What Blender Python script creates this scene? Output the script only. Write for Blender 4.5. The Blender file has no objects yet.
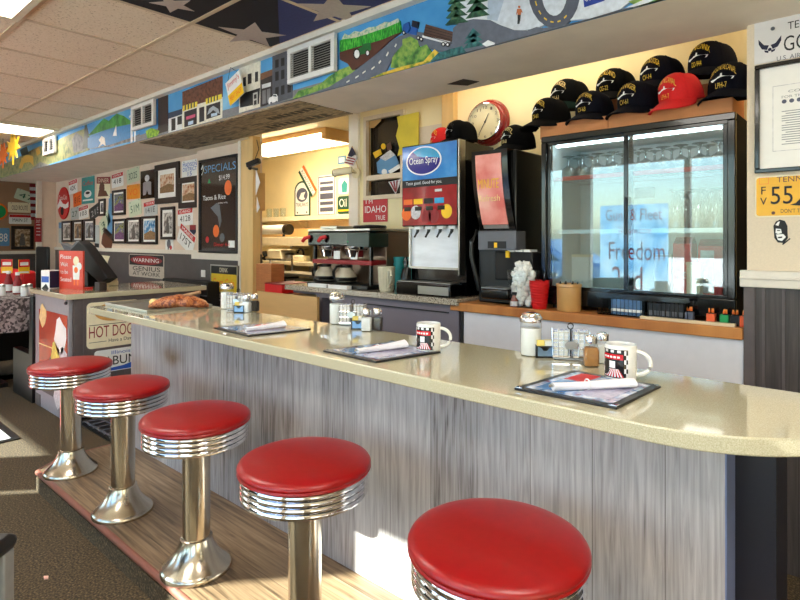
import bpy, bmesh, math, random
from mathutils import Vector, Matrix
random.seed(7)
SC = bpy.context.scene
COL = SC.collection
PI = math.pi
H = 1.223                       # eye height
TH = math.radians(41.53)
CA, SA = math.cos(TH), math.sin(TH)
FPX = 558.0

def at(x, y, Y):                # photo pixel -> point on the plane Y = const
    t = (x-400)/FPX
    d = Y/(CA+SA*t)
    return Vector((Y*(CA*t-SA)/(CA+SA*t), Y, H-(y-240)*d/FPX))
def atx(x, y, X):               # ... on the plane X = const
    t = (x-400)/FPX
    Y = X*(CA+SA*t)/(CA*t-SA)
    d = -SA*X+CA*Y
    return Vector((X, Y, H-(y-240)*d/FPX))
def atz(x, y, Z):               # ... on a level plane
    d = FPX*(H-Z)/(y-240)
    r = (x-400)/FPX*d
    return Vector((CA*r-SA*d, SA*r+CA*d, Z))

# ------------------------------------------------------------------ materials
def lin(c):
    out = []
    for v in c[:3]:
        v /= 255.0
        out.append(v/12.92 if v <= .04045 else ((v+.055)/1.055)**2.4)
    return (*out, 1)
MATS = {}
def M(name, c, rough=.5, metal=0, var=.10, scale=25, bump=0, coat=0, spec=.5, emit=0, stretch=(1,1,1)):
    if name in MATS: return MATS[name]
    m = bpy.data.materials.new(name); m.use_nodes = True
    nt = m.node_tree; n = nt.nodes; L = nt.links
    b = n['Principled BSDF']
    b.inputs['Roughness'].default_value = rough
    b.inputs['Metallic'].default_value = metal
    b.inputs['Coat Weight'].default_value = coat
    b.inputs['Coat Roughness'].default_value = .06
    b.inputs['Specular IOR Level'].default_value = spec
    tc = n.new('ShaderNodeTexCoord'); mp = n.new('ShaderNodeMapping'); nz = n.new('ShaderNodeTexNoise')
    mp.inputs['Scale'].default_value = stretch
    nz.inputs['Scale'].default_value = scale; nz.inputs['Detail'].default_value = 5
    L.new(tc.outputs['Object'], mp.inputs['Vector']); L.new(mp.outputs[0], nz.inputs['Vector'])
    cr = n.new('ShaderNodeValToRGB')
    c0 = lin(c)
    cr.color_ramp.elements[0].position = .3; cr.color_ramp.elements[1].position = .7
    cr.color_ramp.elements[0].color = (*[v*(1-var) for v in c0[:3]], 1)
    cr.color_ramp.elements[1].color = (*[min(1, v*(1+var)) for v in c0[:3]], 1)
    L.new(nz.outputs['Fac'], cr.inputs['Fac']); L.new(cr.outputs['Color'], b.inputs['Base Color'])
    if bump:
        bp = n.new('ShaderNodeBump'); bp.inputs['Strength'].default_value = bump; bp.inputs['Distance'].default_value = .004
        L.new(nz.outputs['Fac'], bp.inputs['Height']); L.new(bp.outputs['Normal'], b.inputs['Normal'])
    if emit:
        L.new(cr.outputs['Color'], b.inputs['Emission Color']); b.inputs['Emission Strength'].default_value = emit
    MATS[name] = m
    return m
def ramp_mat(name, stops, scale=8, rough=.5, stretch=(1,1,1), detail=6, bump=0, metal=0, coat=0, dist=0, voronoi=False):
    if name in MATS: return MATS[name]
    m = bpy.data.materials.new(name); m.use_nodes = True
    nt = m.node_tree; n = nt.nodes; L = nt.links
    b = n['Principled BSDF']; b.inputs['Roughness'].default_value = rough; b.inputs['Metallic'].default_value = metal
    b.inputs['Coat Weight'].default_value = coat; b.inputs['Coat Roughness'].default_value = .04
    tc = n.new('ShaderNodeTexCoord'); mp = n.new('ShaderNodeMapping'); mp.inputs['Scale'].default_value = stretch
    L.new(tc.outputs['Object'], mp.inputs['Vector'])
    if voronoi:
        nz = n.new('ShaderNodeTexVoronoi'); nz.inputs['Scale'].default_value = scale; out = nz.outputs['Color']
        sp = n.new('ShaderNodeSeparateColor'); L.new(out, sp.inputs[0]); out = sp.outputs[0]
    else:
        nz = n.new('ShaderNodeTexNoise'); nz.inputs['Scale'].default_value = scale; nz.inputs['Detail'].default_value = detail
        nz.inputs['Distortion'].default_value = dist; out = nz.outputs['Fac']
    L.new(mp.outputs[0], nz.inputs['Vector'])
    cr = n.new('ShaderNodeValToRGB'); e = cr.color_ramp.elements
    while len(e) < len(stops): e.new(.5)
    for k, (p, c) in enumerate(stops):
        e[k].position = p; e[k].color = lin(c)
    L.new(out, cr.inputs['Fac']); L.new(cr.outputs['Color'], b.inputs['Base Color'])
    if bump:
        bp = n.new('ShaderNodeBump'); bp.inputs['Strength'].default_value = bump; bp.inputs['Distance'].default_value = .005
        L.new(out, bp.inputs['Height']); L.new(bp.outputs['Normal'], b.inputs['Normal'])
    MATS[name] = m
    return m
def wood_planks(name, stops, across, along, width, rough=.5, blotch=None, seam=.5, grain=60, ring=.05):
    """board finish: across/along are axis indices; random tone per board, stretched grain and knots"""
    m = bpy.data.materials.new(name); m.use_nodes = True; MATS[name] = m
    nt = m.node_tree; n = nt.nodes; L = nt.links
    b = n['Principled BSDF']; b.inputs['Roughness'].default_value = rough
    tc = n.new('ShaderNodeTexCoord'); sx = n.new('ShaderNodeSeparateXYZ'); L.new(tc.outputs['Object'], sx.inputs[0])
    def mth(op, a, b_=None, c_=None):
        q = n.new('ShaderNodeMath'); q.operation = op
        for i, v in enumerate((a, b_, c_)):
            if v is None: continue
            if isinstance(v, (int, float)): q.inputs[i].default_value = v
            else: L.new(v, q.inputs[i])
        return q.outputs[0]
    ax = sx.outputs[across]; al = sx.outputs[along]
    u = mth('DIVIDE', ax, width); fl = mth('FLOOR', u); fr = mth('FRACT', u)
    wn = n.new('ShaderNodeTexWhiteNoise'); wn.noise_dimensions = '1D'; L.new(fl, wn.inputs['W'])
    cb = n.new('ShaderNodeCombineXYZ')
    L.new(mth('MULTIPLY', ax, grain), cb.inputs[0]); L.new(mth('MULTIPLY', al, grain*.035), cb.inputs[1]); L.new(mth('MULTIPLY', wn.outputs['Value'], 40), cb.inputs[2])
    n1 = n.new('ShaderNodeTexNoise'); n1.inputs['Scale'].default_value = 1; n1.inputs['Detail'].default_value = 8; n1.inputs['Roughness'].default_value = .65; n1.inputs['Distortion'].default_value = .6
    L.new(cb.outputs[0], n1.inputs['Vector'])
    cb2 = n.new('ShaderNodeCombineXYZ')
    L.new(mth('MULTIPLY', ax, 11), cb2.inputs[0]); L.new(mth('MULTIPLY', al, .9), cb2.inputs[1]); L.new(mth('MULTIPLY', wn.outputs['Value'], 17), cb2.inputs[2])
    n2 = n.new('ShaderNodeTexNoise'); n2.inputs['Scale'].default_value = 1; n2.inputs['Detail'].default_value = 2
    L.new(cb2.outputs[0], n2.inputs['Vector'])
    rings = mth('MULTIPLY_ADD', mth('SINE', mth('MULTIPLY', n2.outputs['Fac'], 70)), ring, 0)
    f = mth('ADD', mth('ADD', n1.outputs['Fac'], rings), mth('MULTIPLY_ADD', wn.outputs['Value'], .22, -.11))
    cr = n.new('ShaderNodeValToRGB'); e = cr.color_ramp.elements
    while len(e) < len(stops): e.new(.5)
    for k, (p, c) in enumerate(stops): e[k].position = p; e[k].color = lin(c)
    L.new(f, cr.inputs['Fac'])
    d = mth('LESS_THAN', fr, .0022/width)
    mx = n.new('ShaderNodeMix'); mx.data_type = 'RGBA'; mx.blend_type = 'MULTIPLY'
    L.new(mth('MULTIPLY', d, seam), mx.inputs['Factor']); L.new(cr.outputs['Color'], mx.inputs['A']); mx.inputs['B'].default_value = (.2,.17,.15,1)
    out = mx.outputs['Result']
    if blotch:                 # soft-edged brown ovals multiplied into the boards: (a, z, radius_a, radius_z, strength)
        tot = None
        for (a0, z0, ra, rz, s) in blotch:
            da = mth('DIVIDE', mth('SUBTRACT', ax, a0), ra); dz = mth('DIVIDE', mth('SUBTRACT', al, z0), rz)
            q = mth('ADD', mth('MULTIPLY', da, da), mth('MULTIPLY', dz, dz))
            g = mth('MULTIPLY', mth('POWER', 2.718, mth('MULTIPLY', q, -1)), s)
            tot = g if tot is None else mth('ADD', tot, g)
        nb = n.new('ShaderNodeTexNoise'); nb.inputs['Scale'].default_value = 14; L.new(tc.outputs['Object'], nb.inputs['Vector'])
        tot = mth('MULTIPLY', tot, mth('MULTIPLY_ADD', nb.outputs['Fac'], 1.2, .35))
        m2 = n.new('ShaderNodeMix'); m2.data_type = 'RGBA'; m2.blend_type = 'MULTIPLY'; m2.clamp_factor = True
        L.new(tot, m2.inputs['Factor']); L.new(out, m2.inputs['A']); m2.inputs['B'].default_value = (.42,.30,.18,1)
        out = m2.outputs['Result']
    L.new(out, b.inputs['Base Color'])
    bp = n.new('ShaderNodeBump'); bp.inputs['Strength'].default_value = .25; bp.inputs['Distance'].default_value = .003
    L.new(n1.outputs['Fac'], bp.inputs['Height']); L.new(bp.outputs['Normal'], b.inputs['Normal'])
    return m
def glass_mat(name, tint=(235,245,245), refl=.12, rough=.0):
    if name in MATS: return MATS[name]
    m = bpy.data.materials.new(name); m.use_nodes = True; MATS[name] = m
    nt = m.node_tree; n = nt.nodes; L = nt.links
    n.remove(n['Principled BSDF'])
    t = n.new('ShaderNodeBsdfTransparent'); t.inputs[0].default_value = lin(tint)
    g = n.new('ShaderNodeBsdfGlossy'); g.inputs['Roughness'].default_value = rough
    lw = n.new('ShaderNodeLayerWeight'); lw.inputs['Blend'].default_value = .5
    nz = n.new('ShaderNodeTexNoise'); nz.inputs['Scale'].default_value = 3
    pw = n.new('ShaderNodeMath'); pw.operation = 'POWER'; pw.inputs[1].default_value = 4; L.new(lw.outputs['Facing'], pw.inputs[0])
    ad = n.new('ShaderNodeMath'); ad.operation = 'MULTIPLY_ADD'; ad.inputs[1].default_value = .7; ad.inputs[2].default_value = refl
    L.new(pw.outputs[0], ad.inputs[0])
    mx = n.new('ShaderNodeMixShader'); L.new(ad.outputs[0], mx.inputs[0]); L.new(t.outputs[0], mx.inputs[1]); L.new(g.outputs[0], mx.inputs[2])
    L.new(mx.outputs[0], n['Material Output'].inputs['Surface'])
    return m

# ------------------------------------------------------------------ mesh builder
class MB:
    def __init__(s): s.v = []; s.f = []; s.sm = []; s.xf = None
    def add(s, vs, fs, smooth=False):
        n = len(s.v)
        for p in vs:
            p = Vector(p); s.v.append(s.xf @ p if s.xf else p)
        for f in fs: s.f.append([i+n for i in f]); s.sm.append(smooth)
        return s
    def box(s, x0, x1, y0, y1, z0, z1):
        return s.add([(x0,y0,z0),(x1,y0,z0),(x1,y1,z0),(x0,y1,z0),(x0,y0,z1),(x1,y0,z1),(x1,y1,z1),(x0,y1,z1)],
                     [(0,3,2,1),(4,5,6,7),(0,1,5,4),(1,2,6,5),(2,3,7,6),(3,0,4,7)])
    def lathe(s, prof, seg=32, cx=0, cy=0, sx=1, sy=1, caps=True):
        vs = []; fs = []; n = len(prof)
        for k in range(seg):
            a = 2*PI*k/seg
            for r, z in prof: vs.append((cx+r*math.cos(a)*sx, cy+r*math.sin(a)*sy, z))
        for k in range(seg):
            k2 = (k+1) % seg
            for i in range(n-1): fs.append((k*n+i, k2*n+i, k2*n+i+1, k*n+i+1))
        s.add(vs, fs, True)
        for i, (r, z) in ((0, prof[0]), (n-1, prof[-1])):
            if r > 1e-5 and caps: 
                b = len(s.v)-len(vs)
                s.f.append([b+k*n+i for k in range(seg)]); s.sm.append(False)
        return s
    def cyl(s, cx, cy, z0, z1, r, r2=None, seg=24): return s.lathe([(r, z0), (r if r2 is None else r2, z1)], seg, cx, cy)
    def ball(s, c, r, seg=16, rings=8, sc=(1,1,1)):
        vs = []; fs = []
        for i in range(rings+1):
            ph = PI*i/rings
            for k in range(seg):
                a = 2*PI*k/seg
                vs.append((c[0]+r*sc[0]*math.sin(ph)*math.cos(a), c[1]+r*sc[1]*math.sin(ph)*math.sin(a), c[2]+r*sc[2]*math.cos(ph)))
        for i in range(rings):
            for k in range(seg): fs.append((i*seg+k, i*seg+(k+1)%seg, (i+1)*seg+(k+1)%seg, (i+1)*seg+k))
        return s.add(vs, fs, True)
    def tube(s, pts, r, seg=8, closed=False):
        pts = [Vector(p) for p in pts]; n = len(pts); vs = []; fs = []
        for i, p in enumerate(pts):
            if closed: d = pts[(i+1)%n]-pts[i-1]
            else: d = pts[min(i+1, n-1)]-pts[max(i-1, 0)]
            d.normalize()
            up = Vector((0,0,1)) if abs(d.z) < .9 else Vector((1,0,0))
            a = d.cross(up).normalized(); b = d.cross(a)
            rr = r[i] if isinstance(r, (list, tuple)) else r
            for k in range(seg):
                t = 2*PI*k/seg; vs.append(p+a*rr*math.cos(t)+b*rr*math.sin(t))
        for i in range(n if closed else n-1):
            j = (i+1) % n
            for k in range(seg): fs.append((i*seg+k, i*seg+(k+1)%seg, j*seg+(k+1)%seg, j*seg+k))
        s.add(vs, fs, True)
        if not closed:
            b = len(s.v)-len(vs)
            s.f.append([b+k for k in range(seg)]); s.sm.append(False)
            s.f.append([b+(n-1)*seg+k for k in range(seg)]); s.sm.append(False)
        return s
    def prism(s, poly, axis, a, b):
        n = len(poly)
        def mk(p, h): return {'x': (h, p[0], p[1]), 'y': (p[0], h, p[1]), 'z': (p[0], p[1], h)}[axis]
        vs = [mk(p, a) for p in poly]+[mk(p, b) for p in poly]
        fs = [tuple(range(n)), tuple(range(2*n-1, n-1, -1))]+[(i, (i+1)%n, n+(i+1)%n, n+i) for i in range(n)]
        return s.add(vs, fs)
    def slab(s, pts, t):         # polygon given as world points on a level plane, thickness t upwards
        n = len(pts)
        vs = [Vector(p) for p in pts]+[Vector(p)+Vector((0,0,t)) for p in pts]
        return s.add(vs, [tuple(range(n)), tuple(range(2*n-1, n-1, -1))]+[(i, (i+1)%n, n+(i+1)%n, n+i) for i in range(n)])
    def ring(s, x0, x1, z0, z1, w, y0, y1):       # picture-frame ring in the XZ plane
        s.box(x0, x1, y0, y1, z1-w, z1); s.box(x0, x1, y0, y1, z0, z0+w)
        s.box(x0, x0+w, y0, y1, z0+w, z1-w); return s.box(x1-w, x1, y0, y1, z0+w, z1-w)
    def disc(s, cx, cz, r, y0, y1, seg=24, rz=None):
        return s.prism([(cx+r*math.cos(2*PI*k/seg), cz+(rz or r)*math.sin(2*PI*k/seg)) for k in range(seg)], 'y', y0, y1)
    def build(s, name, mat, parent=None, bevel=0, seg=2, angle=40):
        off = Vector((0,0,0)); p = parent
        while p is not None: off += p.location; p = p.parent
        me = bpy.data.meshes.new(name)
        me.from_pydata([v-off for v in s.v], [], s.f)
        me.polygons.foreach_set('use_smooth', s.sm)
        bm = bmesh.new(); bm.from_mesh(me); bmesh.ops.recalc_face_normals(bm, faces=bm.faces); bm.to_mesh(me); bm.free()
        me.set_sharp_from_angle(angle=math.radians(angle))
        me.materials.append(mat)
        o = bpy.data.objects.new(name, me); COL.objects.link(o)
        if parent is not None: o.parent = parent
        if bevel:
            md = o.modifiers.new('bevel', 'BEVEL'); md.width = bevel; md.segments = seg; md.limit_method = 'ANGLE'; md.angle_limit = math.radians(40); md.harden_normals = False
        return o
def pieces(mb, name, mat, parent):     # every loose piece of a builder becomes a part of its own
    par = list(range(len(mb.v)))
    def fd(i):
        while par[i] != i: par[i] = par[par[i]]; i = par[i]
        return i
    for f in mb.f:
        for j in f[1:]: par[fd(j)] = fd(f[0])
    grp = {}
    for f, s in zip(mb.f, mb.sm): grp.setdefault(fd(f[0]), []).append((f, s))
    out = []
    for fl in grp.values():
        ids = sorted({i for f, s in fl for i in f}); mp_ = {i: k for k, i in enumerate(ids)}
        q = MB(); q.v = [mb.v[i] for i in ids]; q.f = [[mp_[i] for i in f] for f, s in fl]; q.sm = [s for f, s in fl]
        out.append(q.build(name, mat, parent))
    return out
USED = {}
def tag(o, label, cat, group=None, kind=None):
    o['label'] = label; o['category'] = cat
    if group: o['group'] = group
    if kind: o['kind'] = kind
    return o
def thing(name, label, cat, loc=(0,0,0), group=None):
    o = bpy.data.objects.new(name, None); COL.objects.link(o); o.location = loc; o.empty_display_size = .05
    return tag(o, label, cat, group)
def struct(o):
    o['kind'] = 'structure'; return o
def dup(root, loc=None, rotz=None, label=None, group=None):
    r = root.copy(); COL.objects.link(r)
    if loc is not None: r.location = loc
    if rotz is not None: r.rotation_euler.z = rotz
    if label: r['label'] = label
    if group: r['group'] = group
    for ch in list(root.children):
        c = ch.copy(); COL.objects.link(c); c.parent = r
        for g in list(ch.children):
            d = g.copy(); COL.objects.link(d); d.parent = c
    return r
def B(x0, x1, y0, y1, z0, z1): return MB().box(min(x0,x1), max(x0,x1), min(y0,y1), max(y0,y1), min(z0,z1), max(z0,z1))
def text_verts(s):
    cu = bpy.data.curves.new('t', 'FONT'); cu.body = s; cu.size = 1; cu.resolution_u = 3
    o = bpy.data.objects.new('t', cu); COL.objects.link(o)
    me = bpy.data.meshes.new_from_object(o.evaluated_get(bpy.context.evaluated_depsgraph_get()))
    vs = [v.co.copy() for v in me.vertices]; fs = [tuple(p.vertices) for p in me.polygons]
    bpy.data.objects.remove(o); bpy.data.curves.remove(cu); bpy.data.meshes.remove(me)
    if not vs: return [], []
    x0 = min(v.x for v in vs); x1 = max(v.x for v in vs); y0 = min(v.y for v in vs); y1 = max(v.y for v in vs)
    return [((v.x-x0)/(x1-x0), (v.y-y0)/(y1-y0)) for v in vs], fs
TC = {}
def text(mb, s, x0, x1, z0, z1, y, shear=0):      # lettering filling a rectangle of the XZ plane, facing -Y
    if s not in TC: TC[s] = text_verts(s)
    vs, fs = TC[s]
    return mb.add([(x0+(x1-x0)*u+shear*(v)*(z1-z0), y, z0+(z1-z0)*v) for u, v in vs], fs)
# ------------------------------------------------------------------ finishes
M('soffit', (250,240,224), .75, var=.05, scale=6, bump=.05)
M('wall_pink', (226,206,188), .7, var=.04, scale=9, bump=.05)
M('wall_cream', (226,210,186), .7, var=.04, scale=160, bump=.15)
M('wall_yellow', (246,230,184), .6, var=.05, scale=4)
M('wall_brown', (165,125,95), .7, var=.06, scale=6)
M('wainscot_gray', (86,80,80), .55, var=.08, scale=12)
M('white_trim', (228,220,208), .4, var=.03)
M('white_paint', (232,230,226), .45, var=.03)
M('tan_laminate', (214,172,112), .45, var=.05, scale=5, stretch=(1,1,6))
M('post_tan', (224,188,128), .5, var=.06, scale=5, stretch=(6,6,1))
M('black', (8,8,9), .35, var=.2)
M('black_gloss', (6,6,8), .15, var=.2, coat=.3)
M('black_matte', (15,14,16), .7, var=.2)
M('chrome', (235,235,238), .08, 1, var=.02)
M('brushed', (190,188,182), .3, 1, var=.06, scale=40, stretch=(1,1,20))
M('steel_old', (205,195,178), .2, 1, var=.08, scale=10)
M('red_vinyl', (152,3,8), .36, var=.05, scale=60, coat=.1)
M('white', (240,240,238), .5, var=.03)
M('ceramic', (240,238,232), .12, var=.02, coat=.5)
M('red', (205,22,26), .45, var=.06)
M('dark_red', (140,24,30), .5, var=.08)
M('yellow', (245,196,20), .5, var=.05)
M('orange', (240,110,30), .5, var=.05)
M('green', (20,150,80), .5, var=.05)
M('blue', (40,90,190), .5, var=.05)
M('navy', (22,24,60), .6, var=.1)
M('teal', (50,150,150), .5, var=.05)
M('frame_dark', (38,26,24), .35, var=.2, scale=30)
M('mat_white', (244,242,238), .7, var=.02)
M('ink', (20,20,24), .6, var=.1)
M('gold', (225,190,40), .5, var=.08)
M('cardboard', (205,135,85), .75, var=.06, scale=14)
M('paper', (244,240,240), .8, var=.03)
M('cream', (240,228,196), .6, var=.04)
M('gray_plastic', (96,98,106), .4, var=.05)
M('glass_white', (238,238,240), .6, var=.02)
ramp_mat('ceiling_tile', [(.30,(176,152,124)),(.40,(240,222,196)),(.7,(246,230,208))], 90, .9, detail=8, bump=.3)
ramp_mat('carpet', [(.25,(28,22,14)),(.5,(74,60,40)),(.75,(132,112,80))], 130, .98, detail=9, bump=.8)
ramp_mat('counter_stone', [(.3,(180,171,142)),(.5,(196,188,158)),(.7,(211,204,178))], 420, .07, detail=3, coat=.5)
ramp_mat('granite', [(.32,(40,36,34)),(.45,(150,138,122)),(.55,(206,196,178)),(.68,(90,80,70))], 130, .2, detail=5, coat=.4)
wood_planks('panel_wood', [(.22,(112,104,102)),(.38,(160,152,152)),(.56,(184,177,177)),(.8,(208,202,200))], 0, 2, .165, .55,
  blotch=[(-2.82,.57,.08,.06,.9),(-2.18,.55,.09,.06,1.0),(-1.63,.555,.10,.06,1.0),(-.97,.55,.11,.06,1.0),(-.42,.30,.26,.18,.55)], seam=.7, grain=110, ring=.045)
wood_planks('deck_wood', [(.22,(78,60,44)),(.45,(138,113,86)),(.65,(168,142,112)),(.85,(192,170,140))], 1, 0, .15, .42, seam=.7, grain=80)
wood_planks('shelf_wood', [(.25,(168,98,44)),(.5,(208,140,74)),(.8,(226,164,98))], 1, 0, .5, .4, seam=0, grain=50)
wood_planks('ribbed_dark', [(.2,(46,40,40)),(.5,(72,65,64)),(.8,(90,82,81))], 0, 2, .052, .5, seam=.9, grain=60)
M('nosing', (138,84,70), .4, var=.15, scale=20, stretch=(1,8,8))

# ------------------------------------------------------------------ shell
FL = struct(B(-11, 2.6, -1.8, 4.4, -.1, 0).build('floor', MATS['carpet']))
CZ = 2.374; SZ = 2.043
ceil = struct(B(-11, 2.6, -1.8, 4.4, CZ, CZ+.1).build('ceiling', MATS['ceiling_tile']))
g = MB()
for k in range(-7, 8):
    y = 1.478+.61*k
    if -1.78 < y < 2.02: g.box(-10.9, 2.5, y-.012, y+.012, CZ-.006, CZ)
for k in range(-10, 14):
    x = -3.39-.605*k
    if -10.9 < x < 2.5: g.box(x-.012, x+.012, -1.79, 2.02, CZ-.005, CZ)
M('grid', (214,192,162), .5, var=.05)
struct(g.build('trim_1', MATS['grid']))
# soffit over the serving counter, deeper over the gallery wall
s = MB(); s.box(-9.3, 2.55, 2.03, 2.52, SZ, CZ-.001)
s.box(-9.3, -3.93, 2.52, 2.71, SZ, CZ-.001)
soff = struct(s.build('ceiling_soffit', MATS['soffit']))
struct(B(-9.3, 2.55, 1.985, 2.032, CZ-.035, CZ-.002).build('trim_2', MATS['white_trim']))
# gallery wall (with wainscot) and the short lapped wall holding the specials board
struct(B(-8.93, -4.83, 2.70, 2.80, 1.1, CZ).build('wall_gallery', MATS['wall_pink']))
struct(B(-8.93, -4.83, 2.69, 2.80, 0, 1.1).build('wall_gallery_lower', MATS['wainscot_gray']))
struct(B(-8.93, -4.83, 2.675, 2.70, 1.085, 1.125).build('trim_3', MATS['white_trim']))
struct(B(-4.83, -4.06, 2.62, 2.80, 1.1, CZ).build('wall_specials', MATS['wall_pink']))
struct(B(-4.83, -4.06, 2.61, 2.80, 0, 1.1).build('wall_specials_lower', MATS['wainscot_gray']))
struct(B(-4.86, -4.06, 2.58, 2.63, 1.05, 1.105).build('trim_4', MATS['white_trim']))
struct(B(-4.078, -4.04, 2.575, 2.62, 0, SZ).build('trim_5', MATS['white_trim']))
struct(B(-4.04, -3.87, 2.58, 2.65, 0, SZ+.02).build('trim_13', MATS['post_tan']))
# left end: jamb, column, room beyond
YJ0, YJ1 = atx(37,0,-8.9).y, atx(42,0,-8.9).y
struct(B(-8.99, -8.93, YJ1, 2.80, 0, SZ).build('wall_jamb', MATS['wall_pink']))
struct(B(-8.96, -8.9, YJ0, YJ1, 0, SZ).build('trim_6', MATS['white_trim']))
struct(B(-11, -10.5, -1.8, 4.4, 0, CZ).build('wall_left', MATS['wall_brown']))
struct(B(-10.51, -10.47, -1.79, 4.38, 0, 1.02).build('wall_left_lower', MATS['wainscot_gray']))
struct(B(-10.5, -10.45, -1.79, 4.38, 1.0, 1.05).build('trim_7', MATS['white_trim']))
# kitchen
struct(B(-11, 2.6, 4.3, 4.4, 0, CZ).build('wall_kitchen', MATS['wall_yellow']))
struct(B(-7.1, -7.0, 2.8, 4.3, 0, CZ).build('wall_kitchen_left', MATS['wall_yellow']))
M('kitchen_ceiling', (240,228,192), .7, var=.04)
struct(B(-7.0, -2.2, 2.80, 4.3, 2.27, CZ-.002).build('ceiling_kitchen', MATS['kitchen_ceiling']))
# back wall with a window into the office
XB0 = at(352,0,2.98).x; XW0 = at(367,0,2.98).x; XW1 = at(404,0,2.98).x
zt = at(385,118,2.98).z+.03; zb = at(385,199,2.98).z
bw = MB(); bw.box(XB0, XW0, 2.98, 3.08, 0, CZ); bw.box(XW0, XW1, 2.98, 3.08, 0, zb); bw.box(XW0, XW1, 2.98, 3.08, zt, CZ); bw.box(XW1, 2.6, 2.98, 3.08, 0, CZ)
struct(bw.build('wall_back', MATS['wall_yellow']))
struct(B(XB0-.01, XB0+.09, 2.955, 3.09, 0, CZ-.01).build('trim_8', MATS['soffit']))
# right wing wall
XP = at(747,0,2.48).x
struct(B(XP, 2.6, 2.48, 2.58, 1.1, SZ+.02).build('wall_wing', MATS['wall_cream']))
struct(B(XP-.006, 2.6, 2.472, 2.58, 0, 1.06).build('wall_wing_lower', MATS['ribbed_dark']))
rib = MB()
for k in range(20): rib.box(XP+.05+k*.062, XP+.06+k*.062, 2.466, 2.473, 0, 1.045)
rib.box(XP-.008, XP+.028, 2.462, 2.475, 0, 1.045)
M('rib', (94,85,86), .5, var=.08)
struct(rib.build('trim_9', MATS['rib']))
tr = MB(); tr.box(XP-.02, 2.6, 2.452, 2.49, 1.045, 1.108); tr.box(XP-.02, 2.6, 2.446, 2.46, 1.075, 1.085)
struct(tr.build('trim_10', MATS['white_trim'], bevel=.003))
struct(B(2.5, 2.6, -1.8, 4.3, 0, CZ).build('wall_right', MATS['wall_cream']))
# window wall behind the camera; openings let in the sun
WX = [-10.9, -9.9, -6.12, -5.64, -5.46, -4.25, -3.25, -2.93, -.6, -.2, 1.9, 2.6]   # solid / open alternately
ww = MB()
for k in range(0, len(WX)-1, 2): ww.box(WX[k], WX[k+1], -1.9, -1.8, 0, CZ)
ww.box(-10.9, 2.6, -1.9, -1.8, 0, .36); ww.box(-10.9, 2.6, -1.9, -1.8, 2.19, CZ); ww.box(-9.9, -6.12, -1.9, -1.8, 1.76, 2.19)
struct(ww.build('wall_front', MATS['wall_cream']))
glass_mat('window_glass', (240,248,250), .02)
n = 0
for k in range(1, len(WX)-1, 2):
    n += 1
    zh = 1.76 if WX[k] < -9 else 2.19
    w = MB(); w.ring(WX[k]-.02, WX[k+1]+.02, .34, zh+.01, .05, -1.88, -1.79)
    if WX[k+1]-WX[k] > 1.3:
        xm = (WX[k]+WX[k+1])/2; w.box(xm-.03, xm+.03, -1.88, -1.8, .36, zh)
    f = struct(w.build('window_%d' % n, MATS['white_trim']))
    B(WX[k], WX[k+1], -1.852, -1.848, .36, zh).build('pane', MATS['window_glass'], f)
ramp_mat('pavement', [(.3,(212,210,204)),(.7,(236,233,226))], 6, .9)
struct(B(-40, 30, -40, -1.9, -.25, -.1).build('ground_street', MATS['pavement']))

# ------------------------------------------------------------------ camera, light
cam = bpy.data.cameras.new('camera'); co = bpy.data.objects.new('camera', cam); COL.objects.link(co)
co.location = (0,0,H); co.rotation_euler = (PI/2, 0, TH)
cam.sensor_width = 36; cam.lens = FPX/800*36; cam.shift_y = -60/800; cam.clip_start = .02
SC.camera = co
w = bpy.data.worlds.new('world'); SC.world = w; w.use_nodes = True
nt = w.node_tree; sky = nt.nodes.new('ShaderNodeTexSky'); sky.sky_type = 'NISHITA'; sky.sun_disc = False
sky.sun_elevation = math.radians(40); sky.sun_rotation = math.radians(60); sky.air_density = 1.2; sky.dust_density = 1.5
nt.links.new(sky.outputs[0], nt.nodes['Background'].inputs[0]); nt.nodes['Background'].inputs[1].default_value = .5
sun = bpy.data.lights.new('sun', 'SUN'); sun.energy = 21; sun.angle = math.radians(.6); sun.color = (1, .93, .80)
so = bpy.data.objects.new('sun', sun); COL.objects.link(so)
so.rotation_euler = Vector((.9, 1, -.59)).to_track_quat('-Z', 'Y').to_euler(); so.location = (-8,-8,6)
def emit_mat(name, c, s):
    m = M(name, c, .5, var=.01); b = m.node_tree.nodes['Principled BSDF']
    b.inputs['Emission Color'].default_value = lin(c); b.inputs['Emission Strength'].default_value = s; return m
emit_mat('tube_white', (255,248,238), 7.0)
emit_mat('tube_warm', (255,240,208), 10.0)
emit_mat('tube_service', (255,240,208), 4.5)
emit_mat('led', (235,248,255), 14.0)
M('fixture_frame', (232,222,196), .4, var=.03)
def troffer(x0, x1, y0, y1, label):
    t = thing('ceiling_light', label, 'ceiling light', ((x0+x1)/2, (y0+y1)/2, CZ-.03), 'recessed fluorescent ceiling lights')
    f = MB(); f.box(x0, x1, y0, y0+.035, CZ-.03, CZ-.004); f.box(x0, x1, y1-.035, y1, CZ-.03, CZ-.004)
    f.box(x0, x0+.035, y0+.035, y1-.035, CZ-.03, CZ-.004); f.box(x1-.035, x1, y0+.035, y1-.035, CZ-.03, CZ-.004)
    f.build('frame', MATS['fixture_frame'], t)
    B(x0+.035, x1-.035, y0+.035, y1-.035, CZ-.022, CZ-.008).build('diffuser', MATS['tube_white'], t)
gx = lambda k: -3.39-.605*k
troffer(gx(0)+.012, gx(-2)-.012, .27, .845, 'fluorescent ceiling light with cream frame at the top left corner')
troffer(gx(6)+.012, gx(5)-.012, .88, 1.97, 'far fluorescent ceiling light beside the mural, low on the left')
troffer(gx(-5)+.012, gx(-7)-.012, .27, .845, 'fluorescent ceiling light above the near end of the counter, out of frame')
troffer(gx(4)+.012, gx(2)-.012, -.96, -.38, 'fluorescent ceiling light over the dining tables, out of frame')
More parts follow.
